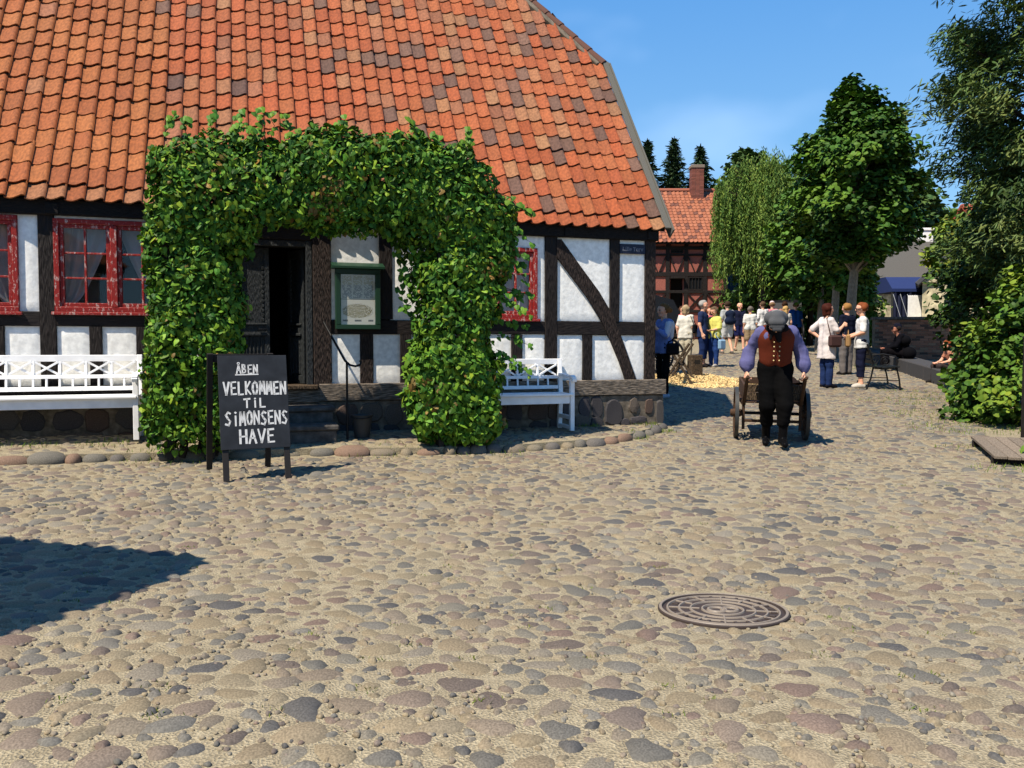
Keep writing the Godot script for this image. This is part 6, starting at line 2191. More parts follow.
func build_trees() -> void:
	var lin_g := [lin(64, 96, 34), lin(54, 84, 30), lin(78, 108, 38), lin(48, 74, 28)]
	tree("linden_tree", "tall linden with full dark green crown beside the two talking women", "tree", on_ground(9.50, -23.2), 2.9, 0.165, [[2.75, 0.6], [3.2, 1.0], [4.0, 1.5], [5.0, 1.72], [5.9, 1.45], [6.8, 0.85], [7.6, 0.35], [7.9, 0.1]], 270, 130, 0.40, "round", 0.125, lin_g, M.bark, {"mat": M.leaf, "rmax": 1.75})
	tree("linden_tree", "slimmer linden trunk left behind the tallest tree", "tree", on_ground(10.3, -26.6), 2.8, 0.15, [[2.3, 0.7], [3.2, 1.3], [4.6, 1.4], [6.0, 1.0], [7.0, 0.3]], 110, 90, 0.5, "round", 0.16, lin_g, M.bark, {"rmax": 1.8})
	tree("linden_tree", "farther linden in the row, third trunk from the bench", "tree", on_ground(11.25, -30.4), 2.6, 0.14, [[2.0, 0.9], [3.0, 1.7], [4.4, 1.7], [5.6, 1.1], [6.4, 0.3]], 100, 85, 0.52, "round", 0.17, lin_g, M.bark, {"rmax": 1.7})
	tree("linden_tree", "farthest linden in the row, beside the black carriage", "tree", on_ground(12.7, -35.5), 2.4, 0.15, [[1.7, 1.0], [3.0, 1.9], [4.4, 1.8], [5.6, 1.0], [6.2, 0.3]], 110, 85, 0.55, "round", 0.18, [lin(78, 104, 40), lin(92, 116, 46), lin(60, 86, 34)], M.barkdark, {"rmax": 1.9})
	weeping_willow()
	for q in [[11.6, -72.0, 16.6, 2.4, "leftmost dark conifer rising behind the red roof"], [14.1, -73.0, 17.0, 3.0, "second dark conifer from the left behind the red roof"], [16.6, -74.0, 16.6, 2.8, "dark conifer just right of the brick chimney"]]:
		conifer(q[4], on_ground(q[0], q[1]), q[2], q[3])
	tree("round_tree", "rounded dark tree behind the red roof, left of the willow", "tree", on_ground(19.6, -71.0), 5.0, 0.3, [[5.0, 2.4], [9.0, 2.6], [13.0, 2.0], [15.4, 0.5]], 130, 60, 1.0, "round", 0.4, [lin(46, 68, 36), lin(54, 76, 40)], M.barkdark, {"rmax": 2.6})
	tree("round_tree", "grey-green tree behind the linden crown on its right", "tree", on_ground(26.0, -56.0), 3.5, 0.3, [[2.5, 2.4], [5.0, 3.0], [8.0, 2.6], [10.6, 0.8]], 150, 60, 1.0, "round", 0.34, [lin(70, 96, 50), lin(62, 86, 46)], M.barkdark, {"rmax": 3.0})
	tree("round_tree", "bushy green tree behind the thatched roof", "tree", on_ground(29.5, -58.0), 2.5, 0.3, [[1.5, 3.2], [4.0, 3.6], [6.6, 2.6], [8.2, 0.8]], 170, 60, 1.1, "round", 0.34, [lin(84, 108, 46), lin(72, 98, 40)], M.barkdark, {"rmax": 3.6})
	tree("round_tree", "yellow-green tree right of the thatched roof", "tree", on_ground(21.4, -39.0), 2.0, 0.22, [[0.8, 1.5], [3.0, 1.7], [4.8, 1.5], [6.0, 0.5]], 170, 80, 0.6, "round", 0.2, [lin(104, 122, 44), lin(92, 112, 44), lin(116, 116, 46)], M.barkdark, {"rmax": 1.7})
	tree("round_tree", "dark tree between the linden row and the thatched house", "tree", on_ground(19.0, -55.0), 2.6, 0.25, [[1.6, 2.4], [4.0, 3.2], [6.4, 2.4], [7.8, 0.6]], 140, 60, 1.0, "round", 0.32, [lin(56, 80, 36), lin(66, 92, 40)], M.barkdark, {"rmax": 3.2})
	tree("bush", "light green bush left of the blue stall behind the brick wall", "bush", on_ground(12.75, -30.6), 0.0, 0.0, [[0.3, 0.5], [1.2, 0.65], [2.2, 0.6], [3.0, 0.2]], 70, 90, 0.42, "round", 0.13, [lin(92, 116, 46), lin(78, 104, 42)], M.bark, {"rmax": 1.2})
	tree("bush", "dark bush under the willow fronds", "bush", on_ground(12.6, -39.5), 0.0, 0.0, [[0.2, 1.6], [1.6, 2.2], [3.2, 1.9], [4.6, 0.8]], 110, 80, 0.6, "round", 0.18, [lin(74, 100, 40), lin(96, 116, 46), lin(60, 86, 36)], M.bark, {"rmax": 2.2})
	# the green mass at the right
	var sil := [lin(76, 96, 50), lin(62, 84, 42), lin(90, 106, 60), lin(50, 70, 36)]
	tree("willow_tree", "tall silvery-leaved willow at the right edge", "tree", on_ground(9.0, -13.2), 2.0, 0.16, [[1.9, 1.2], [3.2, 1.75], [5.0, 2.0], [7.5, 2.1], [10.0, 1.6], [12.0, 0.5]], 480, 280, 0.46, "narrow", 0.11, sil, M.barkdark, {"mat": M.leaf, "rmax": 2.1})
	tree("leafy_bush", "dark leafy bush beside the brick wall, under the willow", "bush", on_ground(9.65, -15.4), 0.6, 0.07, [[0.25, 0.9], [1.2, 1.45], [2.4, 1.6], [3.4, 1.2], [4.1, 0.4]], 190, 110, 0.42, "round", 0.085, [lin(60, 84, 32), lin(72, 96, 36), lin(46, 68, 28), lin(92, 106, 40)], M.barkdark, {"mat": M.leaf, "rmax": 1.6})
	tree("leafy_bush", "bright green large-leaved bush spilling over the path edge", "bush", on_ground(7.45, -11.9), 0.4, 0.05, [[0.05, 0.95], [0.5, 1.05], [1.1, 0.85], [1.7, 0.5], [2.2, 0.15]], 170, 75, 0.25, "round", 0.08, [lin(78, 106, 36), lin(64, 92, 32), lin(96, 118, 40), lin(50, 76, 28)], M.barkdark, {"mat": M.leaf, "rmax": 1.05})
	tree("leafy_bush", "bush of narrow silvery leaves beside the wooden deck post", "bush", on_ground(8.35, -11.6), 0.6, 0.06, [[0.2, 0.7], [1.0, 1.0], [2.2, 1.05], [3.3, 0.7], [4.0, 0.2]], 150, 150, 0.32, "narrow", 0.10, sil, M.barkdark, {"mat": M.leaf, "rmax": 1.05})
	tree("ground_ivy", "low bright leaves growing beside the wooden deck", "plant", on_ground(5.95, -8.75), 0.0, 0.0, [[0.02, 0.5], [0.12, 0.4], [0.2, 0.2]], 40, 22, 0.13, "ivy", 0.085, [lin(86, 116, 44), lin(70, 98, 40)], M.bark, {"mat": M.leaf, "rmax": 0.5})

func build_grass() -> void:
	var xfs := []
	var cols := []
	var spots := [[house_point(-1.15, 0.06, 0.12), 0.10, 70], [house_point(-0.32, 0.02, 0.14), 0.12, 80], [house_point(-0.25, -0.02, 0.42), 0.16, 90], [house_point(-0.75, -0.04, 0.82), 0.14, 60], [house_point(-6.9, 0.13, 0.55), 0.2, 90], [house_point(-7.5, 0.13, 0.5), 0.15, 60], [house_point(-7.9, 0.13, 0.45), 0.15, 50], [house_point(-2.9, 0.0, 1.3), 0.3, 80], [house_point(-4.1, -0.05, 1.15), 0.3, 60], [house_point(-6.3, -0.03, 1.12), 0.3, 80], [on_ground(6.6, -12.6), 0.7, 420], [on_ground(6.2, -11.2), 0.6, 420], [on_ground(6.9, -14.4), 0.6, 260], [on_ground(7.6, -16.0), 0.4, 100], [on_ground(8.1, -15.0), 0.7, 300], [on_ground(5.3, -9.6), 0.25, 70], [on_ground(5.0, -8.4), 0.25, 70], [on_ground(5.6, -8.3), 0.4, 120], [on_ground(9.5, -23.0), 0.4, 160], [on_ground(9.0, -22.0), 0.5, 160]]
	for s in spots:
		for i in s[2]:
			var a := rng.randf() * TAU
			var r: float = s[1] * sqrt(rng.randf())
			var p: Vector3 = s[0] + Vector3(cos(a) * r * 1.5, 0, sin(a) * r)
			var hp := to_house(p)
			if hp.x > -0.02 or hp.z > kerb_z(hp.x) + 0.05: p.y = ground_y(p.x, p.z)
			elif hp.z > 0.06: p.y = HC.y + pave_h(hp.x, hp.z)
			var h := rng.randf_range(0.02, 0.065)
			var y := (Vector3.UP + rdir() * 0.55).normalized()
			var x := y.cross(rdir()).normalized()
			xfs.append(Transform3D(Basis(x * h * 1.6, y * h, x.cross(y) * h), p))
			cols.append(green(lin(96, 112, 48), 0.3))
	# specks of moss and seedlings in the joints of the paving
	for k in 90:
		var d := 2.8 + pow(rng.randf(), 1.4) * 7.0
		var cx := rng.randf_range(-1.0, 1.0) * 0.6 * d
		var hp := to_house(Vector3(cx, 0.5, -d))
		if hp.x < 0.1 and hp.z < kerb_z(hp.x) + 0.1: continue
		if Vector2(cx - 1.10, -d + 4.30).length() < 0.42: continue
		for i in 16:
			var p := Vector3(cx, 0, -d) + Vector3(rng.randfn() * 0.035, 0, rng.randfn() * 0.02)
			p.y = ground_y(p.x, p.z) + 0.004
			var h := rng.randf_range(0.008, 0.02)
			var y := (Vector3.UP + rdir() * 0.8).normalized()
			var x := y.cross(rdir()).normalized()
			xfs.append(Transform3D(Basis(x * h * 3.0, y * h, x.cross(y) * h), p))
			cols.append(green(lin(92, 104, 44), 0.3))
	var g := many("grass", leaf_shape("blade"), M.leaf, xfs, cols)
	tag(g, "tufts of green grass along the kerb and the path edge", "grass")

# ---------------------------------------------------------------- far buildings and things
func build_red_house() -> void:
	# front wall at z = -42, facing the camera
	var gx := 7.2
	var base := ground_y(10.0, -42.0)
	var t := thing("red_house", "red half-timbered brick house with tiled roof at the street's end", "house", Vector3(0, 0, -42.0))
	var x0 := 2.5
	var x1 := 10.86
	var b := MB.new()
	b.bx(x0, 7.98, base - 0.5, 6.75, -0.30, -0.04)
	b.bx(8.02, 8.64, 5.2, 6.75, -0.30, -0.04)
	b.bx(8.64, x1, base - 0.5, 6.75, -0.30, -0.04)
	b.bx(x1 - 0.3, x1, base - 0.5, 6.75, -7.0, -0.30)
	b.bx(x0, x1, base - 0.5, 6.75, -7.3, -7.0)
	b.bx(x0, x0 + 0.3, base - 0.5, 6.75, -7.0, -0.30)
	put("wall", b.mesh(), M.redbrick, t)
	for x in [2.6, 3.7, 4.8, 5.9, 6.9, 7.84, 8.76, 9.72, 10.76]:
		var p := MB.new()
		p.bx(x - 0.10, x + 0.10, base - 0.1, 6.7, -0.06, 0.02, 0.01)
		put("post", p.mesh(), M.timber, t)
	for q in [[6.52, 0.16], [6.18, 0.10], [5.21, 0.22], [4.33, 0.14], [3.35, 0.14], [2.15, 0.2]]:
		var p := MB.new()
		p.bx(x0, x1 + 0.02, q[0] - q[1] * 0.5, q[0] + q[1] * 0.5, -0.05, 0.026, 0.01)
		put("rail", p.mesh(), M.timber_h, t)
	var bays := [[2.7, 3.6], [3.8, 4.7], [4.9, 5.8], [6.0, 6.8], [7.0, 7.74], [7.94, 8.66], [8.86, 9.62], [9.82, 10.66]]
	for i in bays.size():
		var a: float = bays[i][0]
		var c: float = bays[i][1]
		for s in [0, 1]:
			var m := MB.new()
			var mid := (a + c) * 0.5
			if s == 0: m.bar(Vector3(a, 6.1, 0.0), Vector3(mid - 0.05, 5.34, 0.0), 0.05, 0.10, 0.0, Vector3.BACK)
			else: m.bar(Vector3(c, 6.1, 0.0), Vector3(mid + 0.05, 5.34, 0.0), 0.05, 0.10, 0.0, Vector3.BACK)
			put("brace", m.mesh(), M.timber, t)
			if i != 5:
				m = MB.new()
				var zz := 0.004 if s == 0 else -0.004
				if s == 0: m.bar(Vector3(a, 4.24, zz), Vector3(c, 3.42, zz), 0.05, 0.10, 0.0, Vector3.BACK)
				else: m.bar(Vector3(c, 4.24, zz), Vector3(a, 3.42, zz), 0.05, 0.10, 0.0, Vector3.BACK)
				put("brace", m.mesh(), M.timber, t)
	for q in [[8.88, 9.60, 4.42, 5.08], [4.95, 5.75, 4.42, 5.08], [7.98, 8.62, 6.26, 6.44]]:
		var f := MB.new()
		f.bx(q[0], q[1], q[2], q[2] + 0.05, -0.05, 0.03)
		f.bx(q[0], q[1], q[3] - 0.05, q[3], -0.05, 0.03)
		f.bx(q[0], q[0] + 0.05, q[2] + 0.05, q[3] - 0.05, -0.05, 0.03)
		f.bx(q[1] - 0.05, q[1], q[2] + 0.05, q[3] - 0.05, -0.05, 0.03)
		var w := put("window", f.mesh(), M.timber, t)
		f = MB.new()
		f.bx(q[0] + 0.05, q[1] - 0.05, q[2] + 0.05, q[3] - 0.05, -0.038, -0.030)
		put("pane", f.mesh(), mat(srgb(26, 28, 32), 0.1), w)
		for k in 3:
			f = MB.new()
			var x := lerpf(q[0] + 0.05, q[1] - 0.05, (k + 1) / 4.0)
			f.bx(x - 0.015, x + 0.015, q[2] + 0.05, q[3] - 0.05, -0.029, 0.015)
			put("glazing_bar", f.mesh(), M.timber, w)
	b = MB.new()
	b.bx(7.98, 8.64, base, 5.08, -0.8, -0.6)
	put("door", b.mesh(), M.dark, t)
	b = MB.new()
	b.bx(7.96, 8.66, 4.98, 5.08, -0.3, 0.25, 0.01)
	put("door_hood", b.mesh(), M.timber, t)
	# roof
	var eh := 6.78
	var rise := 3.25
	var run := 3.65
	b = MB.new()
	for s in [0, 1]:
		var zf := 0.35 if s == 0 else -7.65
		var o := Vector3(0, 0.75, 0.66 if s == 0 else -0.66)
		b.quad(Vector3(x0, eh, zf), Vector3(x1 + 0.25, eh, zf), Vector3(x1 + 0.25, eh + rise, -3.65), Vector3(x0, eh + rise, -3.65), o)
		b.quad(Vector3(x0, eh - 0.1, zf), Vector3(x1 + 0.25, eh - 0.1, zf), Vector3(x1 + 0.25, eh + rise - 0.1, -3.65), Vector3(x0, eh + rise - 0.1, -3.65), -o)
		b.quad(Vector3(x0, eh, zf), Vector3(x1 + 0.25, eh, zf), Vector3(x1 + 0.25, eh - 0.1, zf), Vector3(x0, eh - 0.1, zf), Vector3(0, 0, o.z))
	b.quad(Vector3(x1 - 0.01, eh - 0.2, 0), Vector3(x1 - 0.01, eh - 0.2, -7.3), Vector3(x1 - 0.01, eh + rise - 0.1, -3.65), Vector3(x1 - 0.01, eh + rise - 0.1, -3.65), Vector3.RIGHT)
	var roof := put("roof", b.mesh(), M.eave, t)
	var up := Vector3(0, rise, -run - 0.35).normalized()
	var zz2 := Vector3.RIGHT.cross(up)
	var bs := Basis(Vector3.RIGHT, up, zz2) * Basis.from_scale(Vector3(1.15, 1.0, 1.2))
	var xfs := []
	var cols := []
	var n := int((x1 + 0.25 - x0) / 0.2185)
	for r in 17:
		for i in n:
			xfs.append(Transform3D(bs, Vector3(x0 + i * 0.2185 + rng.randf_range(-0.01, 0.01), eh, 0.35) + up * (r * 0.295 - 0.05) + zz2 * 0.01))
			var c := srgb(162, 98, 70).lerp(srgb(178, 114, 84), rng.randf())
			if rng.randf() < 0.15: c = srgb(118, 76, 62)
			cols.append(c.srgb_to_linear())
	many("roof_tiles", tile_mesh(2.0), M.tile, xfs, cols, roof)
	b = MB.new()
	b.tube([Vector3(x0, eh + rise + 0.02, -3.65), Vector3(x1 + 0.25, eh + rise + 0.02, -3.65)], [0.12], 8)
	put("ridge", b.mesh(), mat(srgb(140, 84, 66), 0.9), roof)
	var ch := put("chimney", MB.new().mesh() if false else chimney_mesh(), M.brick, t, Transform3D(Basis(), Vector3(9.95, 9.45, -3.2)))
	ch.set_meta("label", "brick chimney with pale cap on the red tiled roof")

func chimney_mesh() -> ArrayMesh:
	var b := MB.new()
	b.use_col = true
	for r in 24:
		for i in 3:
			b.col = Color(lin(150, 92, 78)) * rng.randf_range(0.7, 1.15)
			b.bx(-0.33 + i * 0.22 + 0.005, -0.33 + (i + 1) * 0.22 - 0.005, r * 0.07, r * 0.07 + 0.062, -0.3, 0.3, 0.004)
	b.col = lin(150, 134, 118)
	b.bx(-0.318, 0.318, 0.0, 1.66, -0.288, 0.288)
	b.bx(-0.37, 0.37, 1.67, 1.84, -0.34, 0.34, 0.02)
	return b.mesh()

func simple_house(called: String, label: String, at: Vector3, turn: float, w: float, d: float, eh: float, rh: float, wall: Material, roofm: Material, gable_front: bool) -> Node3D:
	# gable_front: the ridge runs along z
	var t := thing(called, label, "house", at, turn)
	var b := MB.new()
	var hw := w * 0.5
	b.bx(-hw, hw, -0.6, eh, -d, 0.0)
	if gable_front:
		b.prism(Transform3D(), PackedVector2Array([Vector2(-hw, eh), Vector2(hw, eh), Vector2(0, rh)]), -d, 0.0)
	else:
		b.prism(Transform3D(Basis(Vector3.UP, PI / 2), Vector3(-hw, 0, 0)), PackedVector2Array([Vector2(0, eh), Vector2(d, eh), Vector2(d * 0.5, rh)]), 0.0, w)
	put("wall", b.mesh(), wall, t)
	b = MB.new()
	if gable_front:
		for s in [-1.0, 1.0]:
			b.bar(Vector3(s * (hw + 0.2), eh - 0.12, -d * 0.5), Vector3(0, rh + 0.10, -d * 0.5), d + 0.5, 0.16, 0.02, Vector3(s * (rh - eh), hw, 0))
	else:
		for s in [0.0, 1.0]:
			b.bar(Vector3(0, eh - 0.15, 0.35 if s == 0.0 else -d - 0.35), Vector3(0, rh + 0.10, -d * 0.5), w + 0.6, 0.22, 0.03, Vector3(0, d * 0.5, (rh - eh) * (1.0 if s == 0.0 else -1.0)))
	put("roof", b.mesh(), roofm, t)
	return t

func carriage(label: String, at: Vector3, turn: float) -> void:
	var t := thing("black_carriage", label, "carriage", at, turn, "black hooded carriages")
	var m := mat(srgb(22, 22, 25), 0.4)
	var b := MB.new()
	b.prism(Transform3D(Basis(Vector3.UP, PI / 2), Vector3(-0.55, 0, 0)), PackedVector2Array([Vector2(-0.7, 0.75), Vector2(-0.8, 1.15), Vector2(0.75, 1.15), Vector2(0.85, 0.7), Vector2(0.3, 0.55), Vector2(-0.4, 0.55)]), 0.0, 1.1)
	put("body", b.mesh(), m, t)
	b = MB.new()
	var pr := [Vector2(-0.85, 1.16), Vector2(-0.95, 1.5), Vector2(-0.8, 1.78), Vector2(-0.3, 1.92), Vector2(0.35, 1.86), Vector2(0.30, 1.16)]
	b.prism(Transform3D(Basis(Vector3.UP, PI / 2), Vector3(-0.58, 0, 0)), PackedVector2Array(pr), 0.0, 1.16)
	put("hood", b.mesh(), m, t)
	for q in [[-0.66, 0.45, 0.62], [0.66, 0.45, 0.62], [-0.66, 0.36, -0.75], [0.66, 0.36, -0.75]]:
		var w := Node3D.new()
		w.name = numbered(t, "wheel")
		t.add_child(w, true)
		w.position = Vector3(q[0], q[1], q[2])
		w.rotation.z = PI / 2
		var r: float = q[1]
		var rm := MB.new()
		rm.lathe(Transform3D(), [Vector2(r, -0.025), Vector2(r, 0.025), Vector2(r - 0.05, 0.02), Vector2(r - 0.05, -0.02), Vector2(r, -0.025)], 26)
		rm.lathe(Transform3D(), [Vector2(0, -0.08), Vector2(0.06, -0.06), Vector2(0.06, 0.06), Vector2(0, 0.08)], 10)
		put("rim", rm.mesh(), m, w)
		for k in 10:
			var a := TAU * k / 10.0
			var sp := MB.new()
			sp.tube([Vector3(cos(a), 0, sin(a)) * 0.05, Vector3(cos(a), 0, sin(a)) * (r - 0.04)], [0.016], 5)
			put("spoke", sp.mesh(), m, w)
	b = MB.new()
	b.bar(Vector3(-0.6, 0.45, 0.62), Vector3(0.6, 0.45, 0.62), 0.05, 0.05)
	b.bar(Vector3(-0.6, 0.36, -0.75), Vector3(0.6, 0.36, -0.75), 0.05, 0.05)
	b.bar(Vector3(0, 0.5, -0.8), Vector3(0, 0.5, 0.7), 0.08, 0.08)
	put("axle_frame", b.mesh(), m, t)

func build_far_things() -> void:
	build_red_house()
	carriage("black hooded carriage behind the woman at the house corner", on_ground(3.0, -20.2), PI / 2)
	carriage("black hooded carriage under the trees beyond the crowd", on_ground(11.55, -35.2), -0.25)
	var sh := simple_house("dark_shed", "dark open timber shed under the willow", on_ground(12.3, -42.5), 0.0, 4.4, 4.0, 2.4, 3.3, M.dark, M.eave, false)
	# thatched house with a white chimney
	var th := simple_house("thatched_house", "thatched grey-roofed house with white chimney behind the brick wall", on_ground(20.6, -45.0), 0.0, 9.0, 6.0, 2.7, 5.5, M.cream, M.thatch, false)
	var b := MB.new()
	b.bx(2.85, 3.45, 4.6, 6.1, -3.3, -2.7, 0.03)
	b.bx(2.80, 3.50, 6.1, 6.25, -3.35, -2.65, 0.02)
	put("chimney", b.mesh(), M.plaster, th)
	var ch := simple_house("cream_house", "small cream gabled building right of the blue stall", on_ground(16.34, -30.7), -0.46, 2.2, 5.0, 2.62, 3.72, M.cream, mat(srgb(84, 86, 92), 0.8, texes["fine"], Vector3(3, 3, 3)), true)
	b = MB.new()
	b.bx(-1.22, -0.45, 2.55, 2.68, -0.05, 0.14, 0.02)
	b.bx(0.45, 1.22, 2.55, 2.68, -0.05, 0.14, 0.02)
	put("cornice", b.mesh(), M.cream, ch)
	b = MB.new()
	b.bx(-0.35, 0.35, 0.9, 2.1, -0.05, 0.02, 0.01)
	put("window", b.mesh(), mat(srgb(40, 44, 48), 0.15), ch)
	simple_house("red_roofed_house", "house with orange roof glimpsed through the right-hand trees", on_ground(28.2, -42.0), 0.0, 7.0, 7.0, 4.2, 7.2, M.redbrick, mat(srgb(176, 92, 66), 0.85, texes["fine"], Vector3(2, 2, 2), texes["nfine"], 0.6), false)
	# blue stall
	var st := thing("market_stall", "stall with dark blue canvas roof behind the brick wall", "stall", on_ground(15.80, -33.8))
	b = MB.new()
	b.prism(Transform3D(Basis(Vector3.UP, PI / 2), Vector3(-0.8, 0, 0)), PackedVector2Array([Vector2(-0.9, 2.32), Vector2(-0.3, 2.82), Vector2(0.9, 2.82), Vector2(0.9, 2.2), Vector2(-0.9, 2.2)]), 0.0, 1.6)
	put("canopy", b.mesh(), M.navycanvas, st)
	for s in 7:
		b = MB.new()
		b.tube([Vector3(-0.62 + s * 0.2, 0.0, 0.75 + 0.03 * sin(s * 2.0)), Vector3(-0.65 + s * 0.2, 2.2, 0.75 + 0.03 * cos(s * 2.0))], [0.115], 7)
		put("side_curtain", b.mesh(), mat(srgb(22, 28, 52), 0.85), st)
	for q in [[-0.76, 0.85], [0.76, 0.85], [-0.76, -0.85], [0.76, -0.85]]:
		b = MB.new()
		b.bx(q[0] - 0.03, q[0] + 0.03, 0, 2.2, q[1] - 0.03, q[1] + 0.03)
		put("pole", b.mesh(), M.steel, st)
	for k in 3:
		b = MB.new()
		b.tube([Vector3(-0.75 + k * 0.28, 2.1, 0.90), Vector3(-0.45 + k * 0.28, 1.2, 0.905), Vector3(0.05 + k * 0.28, 0.6, 0.90)], [0.012], 5)
		put("rope", b.mesh(), mat(srgb(190, 196, 204), 0.8), st)
	var wb := thing("white_board", "white panel with scalloped top standing before the blue stall", "board", on_ground(15.62, -32.3))
	b = MB.new()
	b.bx(-0.26, 0.26, 0.1, 2.05, -0.02, 0.02, 0.004)
	put("panel", b.mesh(), M.whitepaint, wb)
	for k in 7:
		b = MB.new()
		b.lathe(Transform3D(Basis(Vector3.RIGHT, PI / 2), Vector3(-0.225 + k * 0.075, 2.055, 0)), [Vector2(0, -0.018), Vector2(0.036, -0.018), Vector2(0.036, 0.018), Vector2(0, 0.018)], 10)
		put("scallop", b.mesh(), M.whitepaint, wb)
	# brick wall across the end of the quay
	var bwall := thing("brick_wall", "low brick wall with stone coping below the blue stall", "wall", Vector3(11.35, ground_y(12, -26.0), -26.0), -0.12)
	b = MB.new()
	b.bx(0.0, 5.0, -0.4, 1.24, -0.29, -0.012)
	put("mortar", b.mesh(), M.mortar, bwall)
	var bm := MB.new()
	bm.bx(0.004, 0.236, 0.004, 0.066, -0.14, 0.0, 0.004)
	var xfs := []
	var cols := []
	for r in 18:
		for i in 20:
			xfs.append(Transform3D(Basis(), Vector3(i * 0.245 + (0.12 if r % 2 == 1 else 0.0), r * 0.072 - 0.06, rng.randf_range(-0.004, 0.006))))
			var c := lin(160, 114, 92) * rng.randf_range(0.65, 1.2)
			if rng.randf() < 0.2: c = lin(160, 128, 104)
			if rng.randf() < 0.12: c = lin(92, 74, 66)
			cols.append(c)
	many("bricks", tinted(bm, Color.WHITE), M.brick, xfs, cols, bwall)
	for i in 6:
		b = MB.new()
		b.bx(i * 0.85 - 0.05, i * 0.85 + 0.79, 1.243, 1.33, -0.34, 0.05, 0.012)
		put("coping_stone", b.mesh(), M.greystone, bwall)
	# stone edge of the quay
	var q0 := Vector3(8.75, 0, -15.4)
	var q1 := Vector3(11.45, 0, -26.6)
	var dir := (q1 - q0).normalized()
	var ed := thing("stone_edge", "long dark stone kerb blocks along the water side of the path", "kerb", on_ground(q0.x, q0.z))
	for i in 7:
		var p := q0 + dir * (i * 1.65)
		var pe := q0 + dir * (i * 1.65 + 1.63)
		p.y = ground_y(p.x, p.z) + 0.14
		pe.y = ground_y(pe.x, pe.z) + 0.14
		b = MB.new()
		b.bar(p - ed.position, pe - ed.position, 0.55, 0.38, 0.02)
		put("stone_block", b.mesh(), mat(srgb(74, 72, 72), 0.9, texes["fine"], Vector3(2, 2, 2), texes["nfine"], 0.8) if i == 0 else (ed.get_child(0) as MeshInstance3D).material_override, ed)

func build_iron_bench() -> void:
	var t := thing("iron_bench", "black bench with iron scroll ends beside the talking women", "bench", on_ground(7.55, -17.15), 1.30)
	t.rotation.z = 0.0
	var m: Material = M.iron
	for s in [-0.72, 0.72]:
		var e := Node3D.new()
		e.name = numbered(t, "iron_end")
		t.add_child(e, true)
		e.position = Vector3(s, 0, 0)
		var gy := ground_y(7.55 + s * cos(1.30), -17.15 - s * sin(1.30)) - ground_y(7.55, -17.15)
		var b := MB.new()
		b.tube([Vector3(0, gy, 0.32), Vector3(0, 0.18, 0.30), Vector3(0, 0.36, 0.26), Vector3(0, 0.42, 0.24)], [0.020, 0.017, 0.017, 0.02], 7)
		put("leg", b.mesh(), m, e)
		b = MB.new()
		b.tube([Vector3(0, gy, -0.30), Vector3(0, 0.2, -0.22), Vector3(0, 0.42, -0.18), Vector3(0, 0.66, -0.24), Vector3(0, 0.88, -0.30)], [0.020, 0.017, 0.018, 0.018, 0.016], 7)
		put("leg", b.mesh(), m, e)
		b = MB.new()
		b.tube([Vector3(0, 0.16, -0.24), Vector3(0, 0.16, 0.30)], [0.010], 6)
		b.tube([Vector3(0, 0.40, -0.20), Vector3(0, 0.40, 0.27)], [0.016], 6)
		b.tube([Vector3(0, 0.66, -0.24), Vector3(0, 0.68, 0.0), Vector3(0, 0.64, 0.22), Vector3(0, 0.54, 0.27), Vector3(0, 0.42, 0.24)], [0.015], 7)
		var ring := []
		for k in 17:
			var a := TAU * k / 16.0
			ring.append(Vector3(0, 0.54 + sin(a) * 0.085, 0.04 + cos(a) * 0.085))
		b.tube(ring, [0.009], 5, false)
		var r2 := []
		for k in 13:
			var a := TAU * k / 12.0
			r2.append(Vector3(0, 0.54 + sin(a) * 0.04, 0.04 + cos(a) * 0.04))
		b.tube(r2, [0.008], 5, false)
		put("scroll_arm", b.mesh(), m, e)
	for i in 5:
		var b := MB.new()
		var z := -0.17 + i * 0.105
		b.bx(-0.78, 0.78, 0.418 - 0.01 * (2 - absf(i - 2)), 0.443 - 0.01 * (2 - absf(i - 2)), z - 0.046, z + 0.046, 0.004)
		put("seat_slat", b.mesh(), cloth(srgb(40, 44, 46), 0.5), t)
	for i in 4:
		var b := MB.new()
		var y := 0.52 + i * 0.105
		var z := lerpf(-0.19, -0.29, i / 3.0)
		b.box(Transform3D(Basis(Vector3.RIGHT, -0.25), Vector3(0, y, z + 0.02)), Vector3(1.56, 0.085, 0.022), 0.004)
		put("back_slat", b.mesh(), cloth(srgb(40, 44, 46), 0.5), t)

